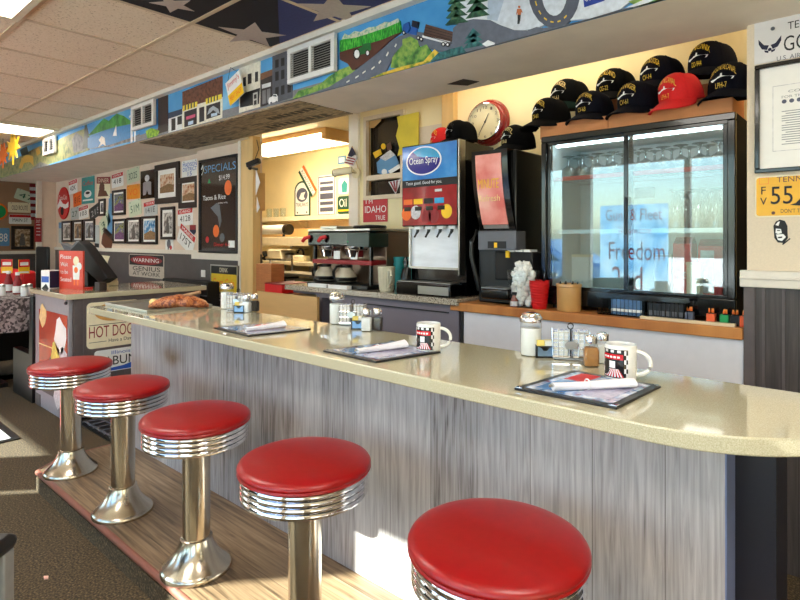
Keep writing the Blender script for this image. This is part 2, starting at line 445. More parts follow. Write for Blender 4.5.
troffer(gx(-3)+.012, gx(-5)-.012, -.96, -.38, 'fluorescent ceiling light over the window side, out of frame')
# kitchen strip light
t = thing('kitchen_light', 'lit wrap-around fluorescent light on the kitchen ceiling beyond the opening', 'ceiling light', (-4.6, 3.6, 2.27))
B(-5.35, -4.0, 3.42, 3.78, 2.17, 2.225).build('diffuser', MATS['tube_warm'], t, bevel=.01)
B(-5.36, -3.99, 3.40, 3.80, 2.225, 2.269).build('housing', MATS['tan_laminate'], t)
B(-3.99, -3.93, 3.40, 3.80, 2.165, 2.268).build('end_cap', MATS['tan_laminate'], t)
for i, (x, lab) in enumerate(((-1.5, 'tube light above the drink dispensers, hidden behind the soffit'), (.2, 'tube light above the cooler, hidden behind the soffit'))):
    t = thing('service_light', lab, 'ceiling light', (x, 2.75, CZ))
    B(x-.6, x+.6, 2.68, 2.82, CZ-.05, CZ-.002).build('housing', MATS['fixture_frame'], t)
    B(x-.58, x+.58, 2.70, 2.80, CZ-.075, CZ-.05).build('diffuser', MATS['tube_service'], t, bevel=.008)
SC.view_settings.view_transform = 'Standard'; SC.view_settings.look = 'None'; SC.view_settings.gamma = 1
SC.view_settings.use_curve_mapping = False; SC.view_settings.exposure = 0.9
SC.cycles.max_bounces = 8; SC.cycles.transparent_max_bounces = 16; SC.cycles.sample_clamp_indirect = 6; SC.cycles.caustics_reflective = False

# ------------------------------------------------------------------ painted mural on the soffit face
YM = 2.03
mural = thing('painted_mural', 'hand-painted town and countryside mural running along the soffit face', 'mural', (-4, YM, SZ))
LAY = [0]
PM = {}
def pcol(c):
    k = 'paint_%d_%d_%d' % c
    return M(k, c, .5, var=.12, scale=45)
def mp(x, y):
    p = at(x, y, YM); return (p.x, p.z)
def clampz(pts):
    return [(x, min(max(z, SZ+.0005), CZ-.036)) for x, z in pts]
def paint(name, c, *polys, mat=None, lay=None):
    LAY[0] += 1
    y = YM-.0015-.00022*(LAY[0] if lay is None else lay)
    mb = MB()
    for poly in polys: mb.prism(clampz([mp(*p) for p in poly]), 'y', y, YM-.0002)
    return pieces(mb, name, mat or pcol(c), mural)
def R(x0, y0, x1, y1, k=0): # quad following the soffit's perspective
    s = k
    return [(x0,y0),(x1,y0+s*(x1-x0)),(x1,y1+s*(x1-x0)),(x0,y1)]
B(-9.3, 2.5, YM-.0014, YM, SZ, CZ-.03).build('painted_sky', ramp_mat('mural_sky', [(.35,(60,140,205)),(.6,(92,172,224)),(.8,(150,205,235))], 2.5, .5), mural)
gmix = ramp_mat('mural_foliage', [(.3,(28,70,40)),(.45,(84,140,60)),(.6,(150,180,80)),(.75,(70,120,70))], 22, .6)
gmix2 = ramp_mat('mural_scrub', [(.3,(90,96,80)),(.45,(130,140,96)),(.58,(168,160,110)),(.75,(96,116,110))], 16, .6)
stone = ramp_mat('mural_stone', [(.3,(90,92,96)),(.6,(140,140,140)),(.8,(170,168,160))], 22, .6)
paint('painted_hill', (0,0,0), [(0,166),(18,158),(28,152),(40,146),(48,146),(62,138),(76,132),(86,128),(90,150),(60,161),(30,171),(0,180)], mat=gmix2)
paint('painted_rock', (0,0,0), [(72,140),(76,132),(83,137),(86,150),(74,153)], [(30,171),(40,162),(50,165),(40,168)], mat=stone)
paint('painted_deer', (212,170,70), [(19,168),(22,158),(27,155),(33,156),(34,166),(30,162),(24,163),(22,169)], [(36,150),(39,147),(41,153),(37,156)])
paint('painted_tree', (30,52,40), [(83,149),(85,124),(87,121),(88,130),(92,147)], [(20,150),(27,139),(29,154),(22,156)])
paint('painted_lake', (44,132,196), [(88,138),(110,128),(131,122),(131,142),(110,146),(95,150),(88,148)])
paint('painted_mountain', (66,142,60), [(88,136),(97,126),(104,117),(109,121),(113,117),(117,112),(124,116),(131,121),(131,124),(112,128)], mat=ramp_mat('mural_mountain', [(.3,(36,100,44)),(.6,(80,160,70)),(.8,(120,180,90))], 12, .6))
paint('painted_sailboat', (245,245,245), [(113,136),(116.5,125),(117,136)])
paint('painted_eagle', (240,236,225), [(99,140),(102,136),(105,138),(106,146),(103,144),(98,148),(101,143)])
paint('painted_shore', (0,0,0), [(88,149),(110,145),(131,138),(140,134),(140,139),(110,147)], mat=stone)
paint('painted_lamp_post', (236,238,240), [(131,111),(133,110),(133,142),(131,143)], [(134.5,110),(136,110),(136,141),(134.5,142)], [(129.5,116),(137,112),(137,114),(129.5,118)])
paint('painted_pavement', (126,128,134), [(136,137),(160,128),(240,106),(330,80),(330,90),(240,116),(160,138),(136,143)])
paint('painted_tower', (48,36,34), [(158.5,97),(168.5,93),(168.5,131),(158.5,134)])
paint('painted_bush', (120,190,60), [(146,131),(152,128),(160,131),(158,136),(148,139)], [(294,98),(300,92),(308,88),(314,89),(312,95),(297,101)], mat=ramp_mat('mural_lime', [(.35,(80,140,40)),(.6,(160,200,60))], 30, .6))
paint('painted_house', (226,230,232), [(169,118),(183,113),(183,129),(169,133)])
paint('painted_roof', (34,52,80), [(169,113),(184,108.5),(184,114),(169,119)])
paint('painted_window', (26,26,30), [(172,119),(176,118),(176,130),(172,131)], [(178,117),(182.5,115.5),(182.5,124),(178,125)])
paint('painted_brick_building', (0,0,0), [(183,92),(223,76),(223,97),(183,109)], mat=ramp_mat('mural_brick', [(.35,(84,52,40)),(.6,(120,76,58))], 40, .7))
paint('painted_shopfront', (232,230,214), [(183,109),(223,97),(223,118),(183,130)])
paint('painted_window', (30,26,34), [(185,112),(197.5,108),(197.5,124),(185,127.5)], [(207,106),(221,101.5),(221,115),(207,119.5)], [(200,108),(205,106.5),(205,121),(200,122.5)])
paint('painted_awning', (236,214,70), [(183.5,106),(198,101.5),(198,106.5),(183.5,111.5)], [(206.5,99),(222.5,94),(222.5,99),(206.5,104.5)])
stripe = []
for x in (185.5,188.5,191.5,194.5): stripe.append([(x,105.4-(x-185.5)*.31),(x+1.2,105-(x-185.5)*.31),(x+1.2,110-(x-185.5)*.31),(x,110.6-(x-185.5)*.31)])
for x in (208.5,211.5,214.5,217.5): stripe.append([(x,98.4-(x-208.5)*.31),(x+1.2,98-(x-208.5)*.31),(x+1.2,103-(x-208.5)*.31),(x,103.6-(x-208.5)*.31)])
paint('painted_stripe', (60,80,60), *stripe)
paint('painted_goods', (210,90,130), [(187,117),(196,114),(196,117),(187,120)])
paint('painted_arch', (170,180,190), [(208,115),(210,109),(214,106),(219,109),(220.5,114),(218,113),(214,110),(211,113)])
paint('painted_sign', (190,215,235), [(189,122),(194,120.5),(194,124),(189,125.5)], [(212,114),(218,112.5),(218,115.5),(212,117)])
paint('painted_building', (228,224,208), [(240,66),(261,60),(261,107),(240,113)])
paint('painted_storefront', (22,22,26), [(241,94.5),(261,88),(260,104),(241,108)])
paint('painted_window', (24,24,28), [(244,78),(247,77),(247,86),(244,87)], [(248.7,74.5),(252.5,73.3),(252.5,83.5),(248.7,84.5)], [(256,72.5),(259,71.6),(259,81.5),(256,82.4)])
paint('painted_door', (190,190,184), [(254,93.5),(258.6,92),(258.6,105),(254,106.5)])
paint('painted_window', (20,20,24), [(255,95),(257.6,94.2),(257.6,98.5),(255,99.3)], [(255,101),(257.6,100.2),(257.6,104.5),(255,105.3)])
paint('painted_building', (46,40,42), [(261.5,74),(273.5,69.5),(273.5,103),(261.5,107)])
paint('painted_eave', (120,84,60), [(261.5,74),(273.5,69.5),(273.5,75.5),(261.5,80.5)])
paint('painted_sign', (210,212,214), [(263,85),(272,82.5),(272,86.5),(263,89)])
paint('painted_door', (120,122,124), [(263.5,91),(267,90),(267,103.5),(263.5,104.5)], [(268,89.7),(271.5,88.6),(271.5,102),(268,103)])
paint('painted_building', (84,88,98), [(273.5,55.5),(293,49),(293,98),(273.5,103.5)])
wins = []
for x in (276.5,282.3,288.8):
    for y, h in ((60.5,8),(72.5,9),(88,9)):
        yy = y-(x-276.5)*.3; wins.append([(x,yy),(x+3.4,yy-1),(x+3.4,yy+h-1),(x,yy+h)])
paint('painted_window', (18,20,24), *wins)
paint('painted_car', (240,240,240), [(269.5,101),(270.5,98),(273,97),(275,94.5),(278,94.5),(279,97),(279,101.5),(270,104.5)])
paint('painted_window', (60,70,80), [(273.5,96.5),(275,95.2),(277.6,95.2),(278,97)], [(271,103.5),(272.5,102),(274,103),(272,104)], [(276.5,102),(278,101),(278.6,102)])
paint('painted_foliage', (0,0,0), [(294,99),(300,91),(312,88),(322,84),(330,77),(341,70),(352,66),(358,73),(350,80),(330,90),(310,96)], mat=gmix)
paint('painted_road', (96,104,120), [(284,106),(300,98),(330,87.5),(353,73.5),(376,56),(392,42),(400,37),(415,32),(432,34),(455,38),(470,40),(470,54),(440,52),(420,46),(406,44),(396,54),(390,66),(386,74),(372,80),(340,92),(300,105)])
paint('painted_field', (88,48,34), [(341,53),(362,46),(402,33),(390,42),(376,56),(362,66),(354,71),(349,64),(341,60)])
paint('painted_corn', (0,0,0), [(341,52.5),(341,41),(356,36),(372,31),(388,25),(401,21),(402.5,32),(384,40),(362,46.5)], mat=ramp_mat('mural_corn', [(.35,(20,110,30)),(.55,(50,180,50)),(.75,(140,215,90))], 60, .6, (3,1,.6)))
paint('painted_tassel', (0,0,0), [(343,40),(346,34),(350,36),(356,31.5),(362,32.5),(370,28),(378,27),(386,22.5),(392,22.5),(399,19),(401,22.5),(388,28),(372,33.5),(356,38.5)], mat=ramp_mat('mural_tassel', [(.35,(120,180,150)),(.55,(220,215,190)),(.75,(190,205,150))], 70, .6))
paint('painted_tractor', (30,110,50), [(358,50),(364,47),(364,44.5),(372,43),(372.5,50),(367,54),(359,56)])
def dsc(x, y, rx, ry): return [(x+rx*math.cos(a*PI/6), y+ry*math.sin(a*PI/6)) for a in range(12)]
paint('painted_wheel', (20,20,22), dsc(358.2,54.5,3.7,5.6), dsc(369,53.5,2.2,3.4))
paint('painted_hub', (240,240,240), dsc(358.4,54.5,2.6,4.2), dsc(369.1,53.5,1.4,2.2))
dash = [[(348,82),(351,80.3),(351,81.6),(348,83.3)],[(357,77.5),(360,75.5),(360,77),(357,79)],[(364,73),(367,70.8),(367,72.2),(364,74.4)],[(373,69),(376,66.6),(376,68),(373,70.4)],[(380,63),(382,60.5),(382.6,62),(380.6,64.5)],[(387.5,56),(389.5,52),(390.3,53.3),(388.3,57)],[(396,47),(397.6,44),(398.4,45.2),(396.8,48)]]
paint('painted_lane_mark', (235,235,225), *dash)
paint('painted_bush', (0,0,0), [(392,68),(394,58),(399,51),(404,46),(404,40),(412,37),(419,41),(421,48),(428,45),(433,53),(431,60),(420,64),(405,69)], mat=gmix)
paint('painted_grass', (224,184,50), [(372,81),(385,73),(400,68),(425,62),(436,50),(441,54),(432,62),(410,70),(385,79)], mat=ramp_mat('mural_grass', [(.35,(110,140,40)),(.5,(220,190,60)),(.7,(240,200,70))], 40, .6))
paint('painted_truck', (36,92,170), [(404,34),(405,25),(410,22.5),(411.5,29),(409,33)], [(410.5,34.5),(414,26),(418.5,27.5),(418,36)])
paint('painted_truck_cab', (24,26,40), [(413,27),(414,21),(420,22.5),(418.8,29)])
paint('painted_trailer', (225,230,232), [(423.5,38),(424.5,35.5),(452,42),(450,45)])
paint('painted_logs', (84,58,48), [(425,36),(427.5,25),(456,33),(453,42.5)])
lg = []
for q in range(4):
    y = 27.5+q*2.7; lg.append([(426.8-q*.5,y),(455.3-q*.6,y+8),(455.2-q*.6,y+8.7),(426.7-q*.5,y+.7)])
paint('painted_log_gap', (40,28,26), *lg)
paint('painted_wheel', (16,16,18), dsc(405.5,33.5,1.6,2.2), dsc(420,38.5,1.6,2.2), dsc(423,40,1.7,2.2), dsc(445,45,2,2.3), dsc(449.3,45.3,2,2.3))
paint('painted_hub', (240,240,240), dsc(405.5,33.5,.8,1.1), dsc(420,38.5,.8,1.1), dsc(423,40,.9,1.1), dsc(445,45,1,1.2), dsc(449.3,45.3,1,1.2))
paint('painted_snowfield', (206,214,224), [(488,24),(489,0),(492,-14),(560,-40),(600,-54),(625,-60),(640,-4),(622,10),(590,20),(560,22),(548,25),(538,29),(520,32)])
paint('painted_snow_shadow', (172,188,206), [(489,20),(489,0),(492,-14),(512,-22),(506,0),(499,22)])
paint('painted_snowfield', (216,222,228), [(456,20),(458,-2),(475,-8),(490,-14),(489,22),(470,26)])
paint('painted_slope', (98,104,118), [(454,44),(455,29),(462,23),(475,20),(492,21),(502,26),(516,31),(529,31.5),(538,28),(546,29),(570,25),(590,21),(640,5),(800,-45),(800,10),(642,40),(560,60),(500,66),(470,70),(462,60)])
def arc(cx, cy, r0x, r0y, r1x, r1y, a0, a1, n=14):
    o = [(cx+r0x*math.cos(a0+(a1-a0)*k/n), cy+r0y*math.sin(a0+(a1-a0)*k/n)) for k in range(n+1)]
    i = [(cx+r1x*math.cos(a0+(a1-a0)*k/n), cy+r1y*math.sin(a0+(a1-a0)*k/n)) for k in range(n, -1, -1)]
    return o+i
paint('painted_loop_road', (80,86,100), arc(556, -8, 26, 37, 13, 25, -.35, PI+.5))
paint('painted_lane_mark', (230,190,60), *[arc(556,-8,20.5,32,19.3,30.5,a,a+.16,2) for a in (.9,1.25,1.6,1.95,2.3,2.65,3.0)])
paint('painted_pine', (26,70,58), *[[(458+dx,y),(450.5+dx-k*.9,y+12),(467+dx+k*.9,y+9)] for dx in (0,) for k, y in enumerate((-14,-7,0,7,14))], *[[(479,y-4),(470-k*.7,y+10),(488.5+k*.8,y+6)] for k, y in enumerate((-20,-12,-4,4,10))], mat=ramp_mat('mural_pine', [(.35,(20,60,44)),(.6,(52,100,70)),(.8,(120,120,70))], 45, .6))
paint('painted_pine', (30,88,92), *[[(475,y),(467-k*1.2,y+11),(483+k*1.6,y+7)] for k, y in enumerate((29,34,39))], [(432,62),(440,54),(452,50),(464,47),(468,55),(450,59)], mat=ramp_mat('mural_teal', [(.35,(20,70,76)),(.6,(50,116,116)),(.8,(90,140,130))], 50, .6))
paint('painted_snow_patch', (235,238,240), [(484,45),(490,41),(497,44),(496,47.5),(488,49.5)])
paint('painted_skier', (190,110,70), dsc(521,8,1.1,1.3), [(519,10),(523,10),(524.5,14),(523,13),(522.5,16),(519.5,16),(519.5,13),(518,16)])
paint('painted_skier_trousers', (24,24,28), [(519.5,16),(522.5,16),(522,21),(521,25),(519.3,25),(519.6,20)])
paint('painted_road_sign', (30,60,150), [(585,0),(606,-7),(606,2),(586,8.5)])
tb = MB()
p0 = mp(587.5,5.5); p1 = mp(604,-4)
text(tb, 'VAIL', p0[0], p1[0], p0[1]+.004, p1[1]-.006, YM-.028); tb.build('lettering', MATS['white'], mural)
paint('painted_verge', (60,96,60), [(630,3),(672,-10),(690,-12),(668,4),(640,14)], mat=gmix)
paint('painted_snow_bank', (214,220,226), [(628,9),(648,0),(670,-10),(672,-6),(650,8),(634,14)])
# ------------------------------------------------------------------ painted ceiling tiles
M('tile_black', (24,22,30), .8, var=.15, scale=60); M('tile_navy', (58,62,112), .8, var=.1, scale=60)
M('tile_star', (196,180,170), .8, var=.06, scale=60)
def star(cx, cy, r, a0):
    return [(cx+(r if k%2==0 else r*.42)*math.cos(a0+k*PI/5), cy+(r if k%2==0 else r*.42)*math.sin(a0+k*PI/5)) for k in range(10)]
def flag_tile(k, row, m, stars, label):
    x0 = gx(k); x1 = x0+.605; y0 = (.868, 1.478)[row]; y1 = (1.478, 1.985)[row]
    x0 += .013; x1 -= .013; y0 += .013; y1 -= .013
    t = thing('painted_ceiling_tile', label, 'ceiling tile', ((x0+x1)/2, (y0+y1)/2, CZ-.004), 'star-painted ceiling tiles')
    B(x0, x1, y0, y1, CZ-.004, CZ).build('tile', MATS[m], t)
    for (u, v, r, a) in stars:
        cx = x0+(x1-x0)*u; cy = y0+(y1-y0)*v
        if u > 1: q_ = atz(u, v, CZ); cx, cy = q_.x, q_.y
        po = star(cx, cy, r, a)
        MB().prism(po, 'z', CZ-.0055, CZ-.004).build('star', MATS['tile_star'], t)
flag_tile(-1, 1, 'tile_black', [(252,34,.19,.75)], 'black ceiling tile with one grey star, beside the bare tiles and the soffit')
flag_tile(-2, 1, 'tile_navy', [(334,9,.19,.5)], 'navy ceiling tile with a star against the soffit, second from the bare tiles')
nf = MB().prism([(gx(-1)+.10,1.972),(gx(-2)-.013+.0,1.972),(gx(-2)-.013,1.60)],'z',CZ-.0048,CZ-.0041); nf.build('navy_field', MATS['tile_navy'], [o for o in COL.objects if o.name == 'painted_ceiling_tile'][0])
flag_tile(-3, 1, 'tile_navy', [(.5,.45,.17,.6)], 'navy star ceiling tile against the soffit, farthest right, cut by the frame')
flag_tile(-1, 0, 'tile_black', [(.25,.72,.11,.3),(.68,.62,.12,.8)], 'black ceiling tile with two stars at the top edge of the photo')
flag_tile(-2, 0, 'tile_black', [(.4,.72,.15,.1)], 'black ceiling tile with a star at the top edge, right of the two-star tile')
# ------------------------------------------------------------------ vents, hanging signs on the soffit
def vent(x0, y0a, x1, y1a, y0b, y1b, n, label):
    a = at(x0, (y0a+y1a)/2, YM); b = at(x1, (y0b+y1b)/2, YM)
    zt = (at(x0,y0a,YM).z+at(x1,y0b,YM).z)/2; zb = (at(x0,y1a,YM).z+at(x1,y1b,YM).z)/2
    X0, X1 = a.x, b.x; zt = min(zt, CZ-.04)
    t = thing('wall_vent', label, 'vent', ((X0+X1)/2, YM-.016, zb), 'white vents in the mural')
    f = MB(); wd = .03; f.ring(X0, X1, zb, zt, wd, YM-.04, YM-.014); xm = (X0+X1)/2
    f.box(xm-.012, xm+.012, YM-.04, YM-.014, zb+wd, zt-wd); f.build('frame', MATS['white_paint'], t, bevel=.003)
    B(X0+wd, X1-wd, YM-.017, YM-.015, zb+wd, zt-wd).build('dark_duct', MATS['black_matte'], t)
    for k in range(n):
        z = zb+wd+(zt-zb-2*wd)*(k+.5)/n
        sl = MB()
        for (u0, u1) in ((X0+wd, xm-.012), (xm+.012, X1-wd)):
            sl.add([(u0,YM-.036,z-.004),(u1,YM-.036,z-.004),(u1,YM-.02,z+.005),(u0,YM-.02,z+.005),
                    (u0,YM-.036,z-.001),(u1,YM-.036,z-.001),(u1,YM-.02,z+.008),(u0,YM-.02,z+.008)],
                   [(0,1,2,3),(4,5,6,7),(0,1,5,4),(2,3,7,6),(1,2,6,5),(0,3,7,4)])
        sl.build('louvre', MATS['gray_louvre'], t)
M('gray_louvre', (150,148,142), .5, var=.05)
vent(292.5, 51, 339.5, 86, 34, 72, 11, 'largest white vent grille in the mural, right of the painted gray building')
vent(135.5, 107, 158, 131, 100, 126, 8, 'middle white vent grille in the mural, between lamp post and brown tower')
vent(46.5, 137, 58, 156, 134, 153, 6, 'smallest white vent grille at the far left end of the mural')
# tilted diner sign
t = thing('hanging_sign', 'tilted white and yellow shop sign hung on the mural by the brick building', 'sign', (0,0,0))
pc = at(234.5, 88, YM-.06)
sw, sh = .17, .165
B(-sw/2, sw/2, 0, .006, -sh/2, sh/2).build('board', MATS['white'], t)
B(-sw/2, sw/2, -.0008, 0, -sh/2, -.01).build('yellow_panel', MATS['yellow'], t)
tx = MB(); text(tx, "Jimmy's", -sw*.42, sw*.42, .02, .07, -.0015); tx.build('lettering', MATS['red'], t)
tx = MB(); text(tx, "MEAT SHOP", -sw*.40, sw*.40, -.062, -.028, -.0015); tx.build('lettering', MATS['orange'], t)
tx = MB().tube([(-.06,.003,sh/2),(0,.003,sh/2+.07)],.0015).tube([(.06,.003,sh/2),(0,.003,sh/2+.07)],.0015); tx.build('cord', MATS['ink'], t)
t.location = pc; t.rotation_euler = (0, math.radians(-20), 0)
# speckled panel under the soffit
pts = [atz(174.5,138,SZ), atz(282.5,106,SZ), atz(339,121,SZ), atz(240,149,SZ)]
pan = thing('soffit_panel', 'mottled brown and gray painted panel under the soffit by the kitchen opening', 'panel', (pts[0].x, 2.2, SZ-.004))
x0 = min(p.x for p in pts); x1 = max(p.x for p in pts)
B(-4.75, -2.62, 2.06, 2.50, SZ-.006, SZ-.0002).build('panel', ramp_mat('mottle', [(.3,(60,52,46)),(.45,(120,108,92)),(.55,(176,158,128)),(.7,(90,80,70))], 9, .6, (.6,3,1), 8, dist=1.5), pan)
mb = MB()
mb = MB()
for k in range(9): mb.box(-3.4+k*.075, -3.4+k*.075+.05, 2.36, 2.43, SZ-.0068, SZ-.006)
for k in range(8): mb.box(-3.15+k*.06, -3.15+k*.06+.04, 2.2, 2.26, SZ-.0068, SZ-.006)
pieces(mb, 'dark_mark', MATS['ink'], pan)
# leaf banner at the far left
lf = [(0,-.2),(.03,-.05),(.14,-.12),(.1,-.02),(.22,.0),(.14,.06),(.2,.15),(.08,.1),(.06,.24),(0,.14),(-.06,.24),(-.08,.1),(-.2,.15),(-.14,.06),(-.22,0),(-.1,-.02),(-.14,-.12),(-.03,-.05)]
for (px, py, s, m, lab) in ((13, 150, 1.0, 'leaf_yellow', 'yellow paper leaf hung below the ceiling at the far left'), (3, 157, .8, 'leaf_orange', 'orange paper leaf hung below the yellow leaf at the far left edge')):
    M('leaf_yellow', (240,190,40), .6, var=.15, scale=8); M('leaf_orange', (226,110,30), .6, var=.2, scale=8)
    p = at(px, py, 1.75)
    t = thing('paper_leaf', lab, 'decoration', p, 'paper leaves')
    MB().prism([(p.x+a*s*1.1, p.z+b*s*.8) for a, b in lf], 'y', p.y-.006, p.y+.006).build('leaf', MATS[m], t)
    MB().tube([(p.x,p.y,p.z+.1*s),(p.x,p.y,CZ)],.003).build('string', MATS['ink'], t)

# ------------------------------------------------------------------ platform, counter
ZP = .10; ZC = .872
pl = thing('foot_platform', 'low gray-brown plank platform carrying the row of bar stools', 'platform', (-1.6,1.1,0))
PX0 = -3.22; PX1 = -.05
poly = [(PX1,.875),(PX0+.09,.875),(PX0,1.0),(PX0,1.45),(PX1,1.45)]
MB().prism(poly, 'z', 0, ZP-.001).build('deck', MATS['deck_wood'], pl)
n_ = MB(); n_.tube([(PX1,.868,ZP-.012),(PX0+.085,.868,ZP-.012),(PX0-.006,.995,ZP-.012),(PX0-.006,1.44,ZP-.012)], .013, 10)
n_.build('edge_nosing', MATS['nosing'], pl)
rs = MB(); rs.box(PX0+.09, PX1, .860, .8749, 0, ZP-.03); rs.build('carpet_riser', MATS['carpet'], pl)
base = thing('counter_base', 'gray wood-grain plank front carrying the long stone counter', 'counter', (-1.7,1.4,ZP))
ZT = ZC-.034
XE = at(725,0,1.312).x; XN = at(785,0,1.52).x
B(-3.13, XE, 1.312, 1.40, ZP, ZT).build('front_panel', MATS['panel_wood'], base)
M('edge_blue', (116,128,170), .35, var=.15, scale=5)
B(XE, XE+.003, 1.312, 1.40, ZP, ZT).build('edge_strip', MATS['edge_blue'], base)
M('navy_panel', (16,15,30), .45, var=.1, scale=8)
B(-.60, XN, 1.395, 1.556, ZP, ZT).build('end_panel', MATS['navy_panel'], base)
B(-3.12, -.6, 1.40, 1.555, ZP, ZT).build('cabinet_body', MATS['gray_plastic'], base)
# countertop
xr, yr, rr = -.365, 1.105, .335
poly = [(-3.155,1.105)]+[(xr+rr*math.sin(a), yr+rr-rr*math.cos(a)) for a in [PI/2*k/14 for k in range(15)]]+[(xr+rr,1.571),(-3.17,1.571),(-3.17,1.12)]
top = MB().prism(poly, 'z', ZT, ZC).build('countertop', MATS['counter_stone'], bevel=.004, seg=3)
tag(top, 'long polished beige stone countertop with a rounded near end', 'countertop')

# ------------------------------------------------------------------ bar stools
st = thing('bar_stool', 'nearest red-topped chrome bar stool, cut off by the bottom edge', 'bar stool', (0,0,0), 'red chrome bar stools along the counter')
MB().lathe([(.005,.0),(.117,.0),(.118,.008),(.115,.016),(.108,.022),(.096,.034),(.078,.052),(.064,.075),(.056,.095),(.053,.108),(.047,.112)], 40).build('base', MATS['steel_old'], st)
MB().cyl(0,0,.108,.412,.0455,seg=32).build('column', MATS['steel_old'], st)
MB().lathe([(.045,.410),(.066,.412),(.068,.430),(.10,.438)], 32).build('swivel_plate', MATS['black'], st)
pr = [(.10,.435),(.164,.435),(.168,.438)]
for k in range(4):
    z = .438+k*.0155; pr += [(.1705,z+.0005),(.1735,z+.005),(.1735,z+.0085),(.1705,z+.013),(.164,z+.0145)]
pr += [(.170,.503),(.10,.503)]
MB().lathe(pr, 56).build('seat_band', MATS['chrome'], st)
MB().lathe([(.0,.503),(.172,.500),(.1785,.501),(.1805,.504),(.180,.507),(.1785,.509),(.180,.512),(.1805,.516),(.176,.523),(.164,.528),(.14,.5325),(.10,.5365),(.05,.5385),(0,.539)], 56).build('seat_cushion', MATS['red_vinyl'], st)
SX = [atz(x, y, ZP) for x, y in ((75,470),(126,510),(197,567))]
sxs = [at(497,0,.97).x, at(305,0,.97).x, SX[2].x, SX[1].x, SX[0].x]
labs = ['nearest red-topped chrome bar stool, cut off by the bottom edge', 'second bar stool from the camera, its foot below the frame',
        'middle bar stool of the row of five, red seat on chrome column', 'fourth bar stool from the camera, between the middle and the farthest', 'farthest bar stool, at the end of the platform by the host stand']
for i, x in enumerate(sxs):
    o = st if i == 0 else dup(st, label=labs[i])
    o.location = (x, .97, ZP)

# ------------------------------------------------------------------ menus and napkin rolls
M('menu_lilac', (176,172,196), .15, var=.2, scale=60, coat=.4); M('menu_border', (20,20,24), .35, var=.1)
menu_pic = ramp_mat('menu_picture', [(.28,(26,28,44)),(.37,(100,140,185)),(.47,(200,204,220)),(.56,(140,164,200)),(.66,(150,64,74)),(.78,(190,182,192))], 22, .12, coat=.5, detail=3)
def menu(px, label):
    P = [atz(x, y, ZC) for x, y in px]           # left, far, right, near
    c = sum(P, Vector())/4
    t = thing('menu', label, 'menu', c, 'menus laid out on the counter')
    MB().slab(P, .006).build('cover', MATS['menu_border'], t, bevel=.002)
    Q = [c+(p-c)*.85+Vector((0,0,.006)) for p in P]
    MB().slab(Q, .0008).build('page', menu_pic, t)
    # printed page details: a table of blocks on the page
    ax = (Q[1]-Q[0]); ay = (Q[3]-Q[0])
    for (u0, v0, u1, v1, m) in ((.06,.08,.55,.42,'blue_pale'),(.60,.1,.95,.35,'red'),(.1,.55,.9,.9,'menu_lilac')):
        qq = [Q[0]+ax*u+ay*v+Vector((0,0,.0008)) for u, v in ((u0,v0),(u1,v0),(u1,v1),(u0,v1))]
        MB().slab(qq, .0004).build('printed_block', MATS[m] if m in MATS else M('blue_pale', (96,140,190), .15, var=.2, scale=40, coat=.4), t)
    for i in (0,1,2,3):
        p = P[i]; a = (P[(i+1)%4]-p).normalized()*.016; b = (P[i-1]-p).normalized()*.016
        MB().slab([p-(p-c)*.02, p-(p-c)*.02+a, p-(p-c)*.02+b], .0078).build('corner_clip', MATS['chrome'], t)
    return t
menu([(514,390),(574,372),(661,388),(617,410)], 'black-edged menu beside the near mug, nearest of the three menus')
menu([(323,352),(393,342.5),(441,353),(376,363.5)], 'black-edged menu left of the farther mug, middle of the three menus')
menu([(214,329),(272,323.5),(311,330),(248,337)], 'black-edged menu nearest the bread tray, farthest of the three menus')
M('napkin', (240,236,240), .85, var=.04, scale=30, bump=.2)
def napkin(p0, p1, r, flare, label, z=.0105):
    a = atz(*p0, ZC+z); b = atz(*p1, ZC+z)
    t = thing('napkin_roll', label, 'napkin', (a+b)/2, 'napkin rolls on the menus')
    d = b-a; n = 12; s = Vector((-d.y, d.x, 0)).normalized()
    vs = []; fs = []; seg = 14
    for i in range(n+1):
        u = i/n; w_ = r*(1+flare*u**3); h_ = r*(.8+.5*flare*u**2)
        for k in range(seg):
            q = 2*PI*k/seg
            wob = 1+.10*math.sin(3*q+u*4)
            vs.append(a+d*u+s*w_*wob*math.cos(q)+Vector((0,0,h_*.9+h_*.9*wob*math.sin(q)-.002)))
    for i in range(n):
        for k in range(seg): fs.append((i*seg+k, i*seg+(k+1)%seg, (i+1)*seg+(k+1)%seg, (i+1)*seg+k))
    fs.append(tuple(range(seg))); fs.append(tuple(n*seg+k for k in range(seg)))
    mb = MB(); mb.add(vs, fs, True); mb.build('napkin', MATS['napkin'], t)
    MB().tube([a-d*.045+Vector((0,0,r*.7)), a+d*.2+Vector((0,0,r*.7))], r*.28).build('cutlery_handle', MATS['brushed'], t)
    mm = a+d*.42
    MB().tube([mm+s*r*1.15*math.cos(q)+Vector((0,0,r*.75+r*.95*math.sin(q))) for q in [2*PI*k/16 for k in range(16)]], r*.12, 6, True).build('paper_band', MATS['paper'], t)
napkin((553,389.5), (634,386), .012, .25, 'white napkin roll on the nearest menu')
napkin((357,352.5), (405,347), .0105, 1.0, 'white napkin roll with flared end on the middle menu')
napkin((246,330.5), (284,326.5), .0105, 1.0, 'white napkin roll with flared end on the farthest menu')

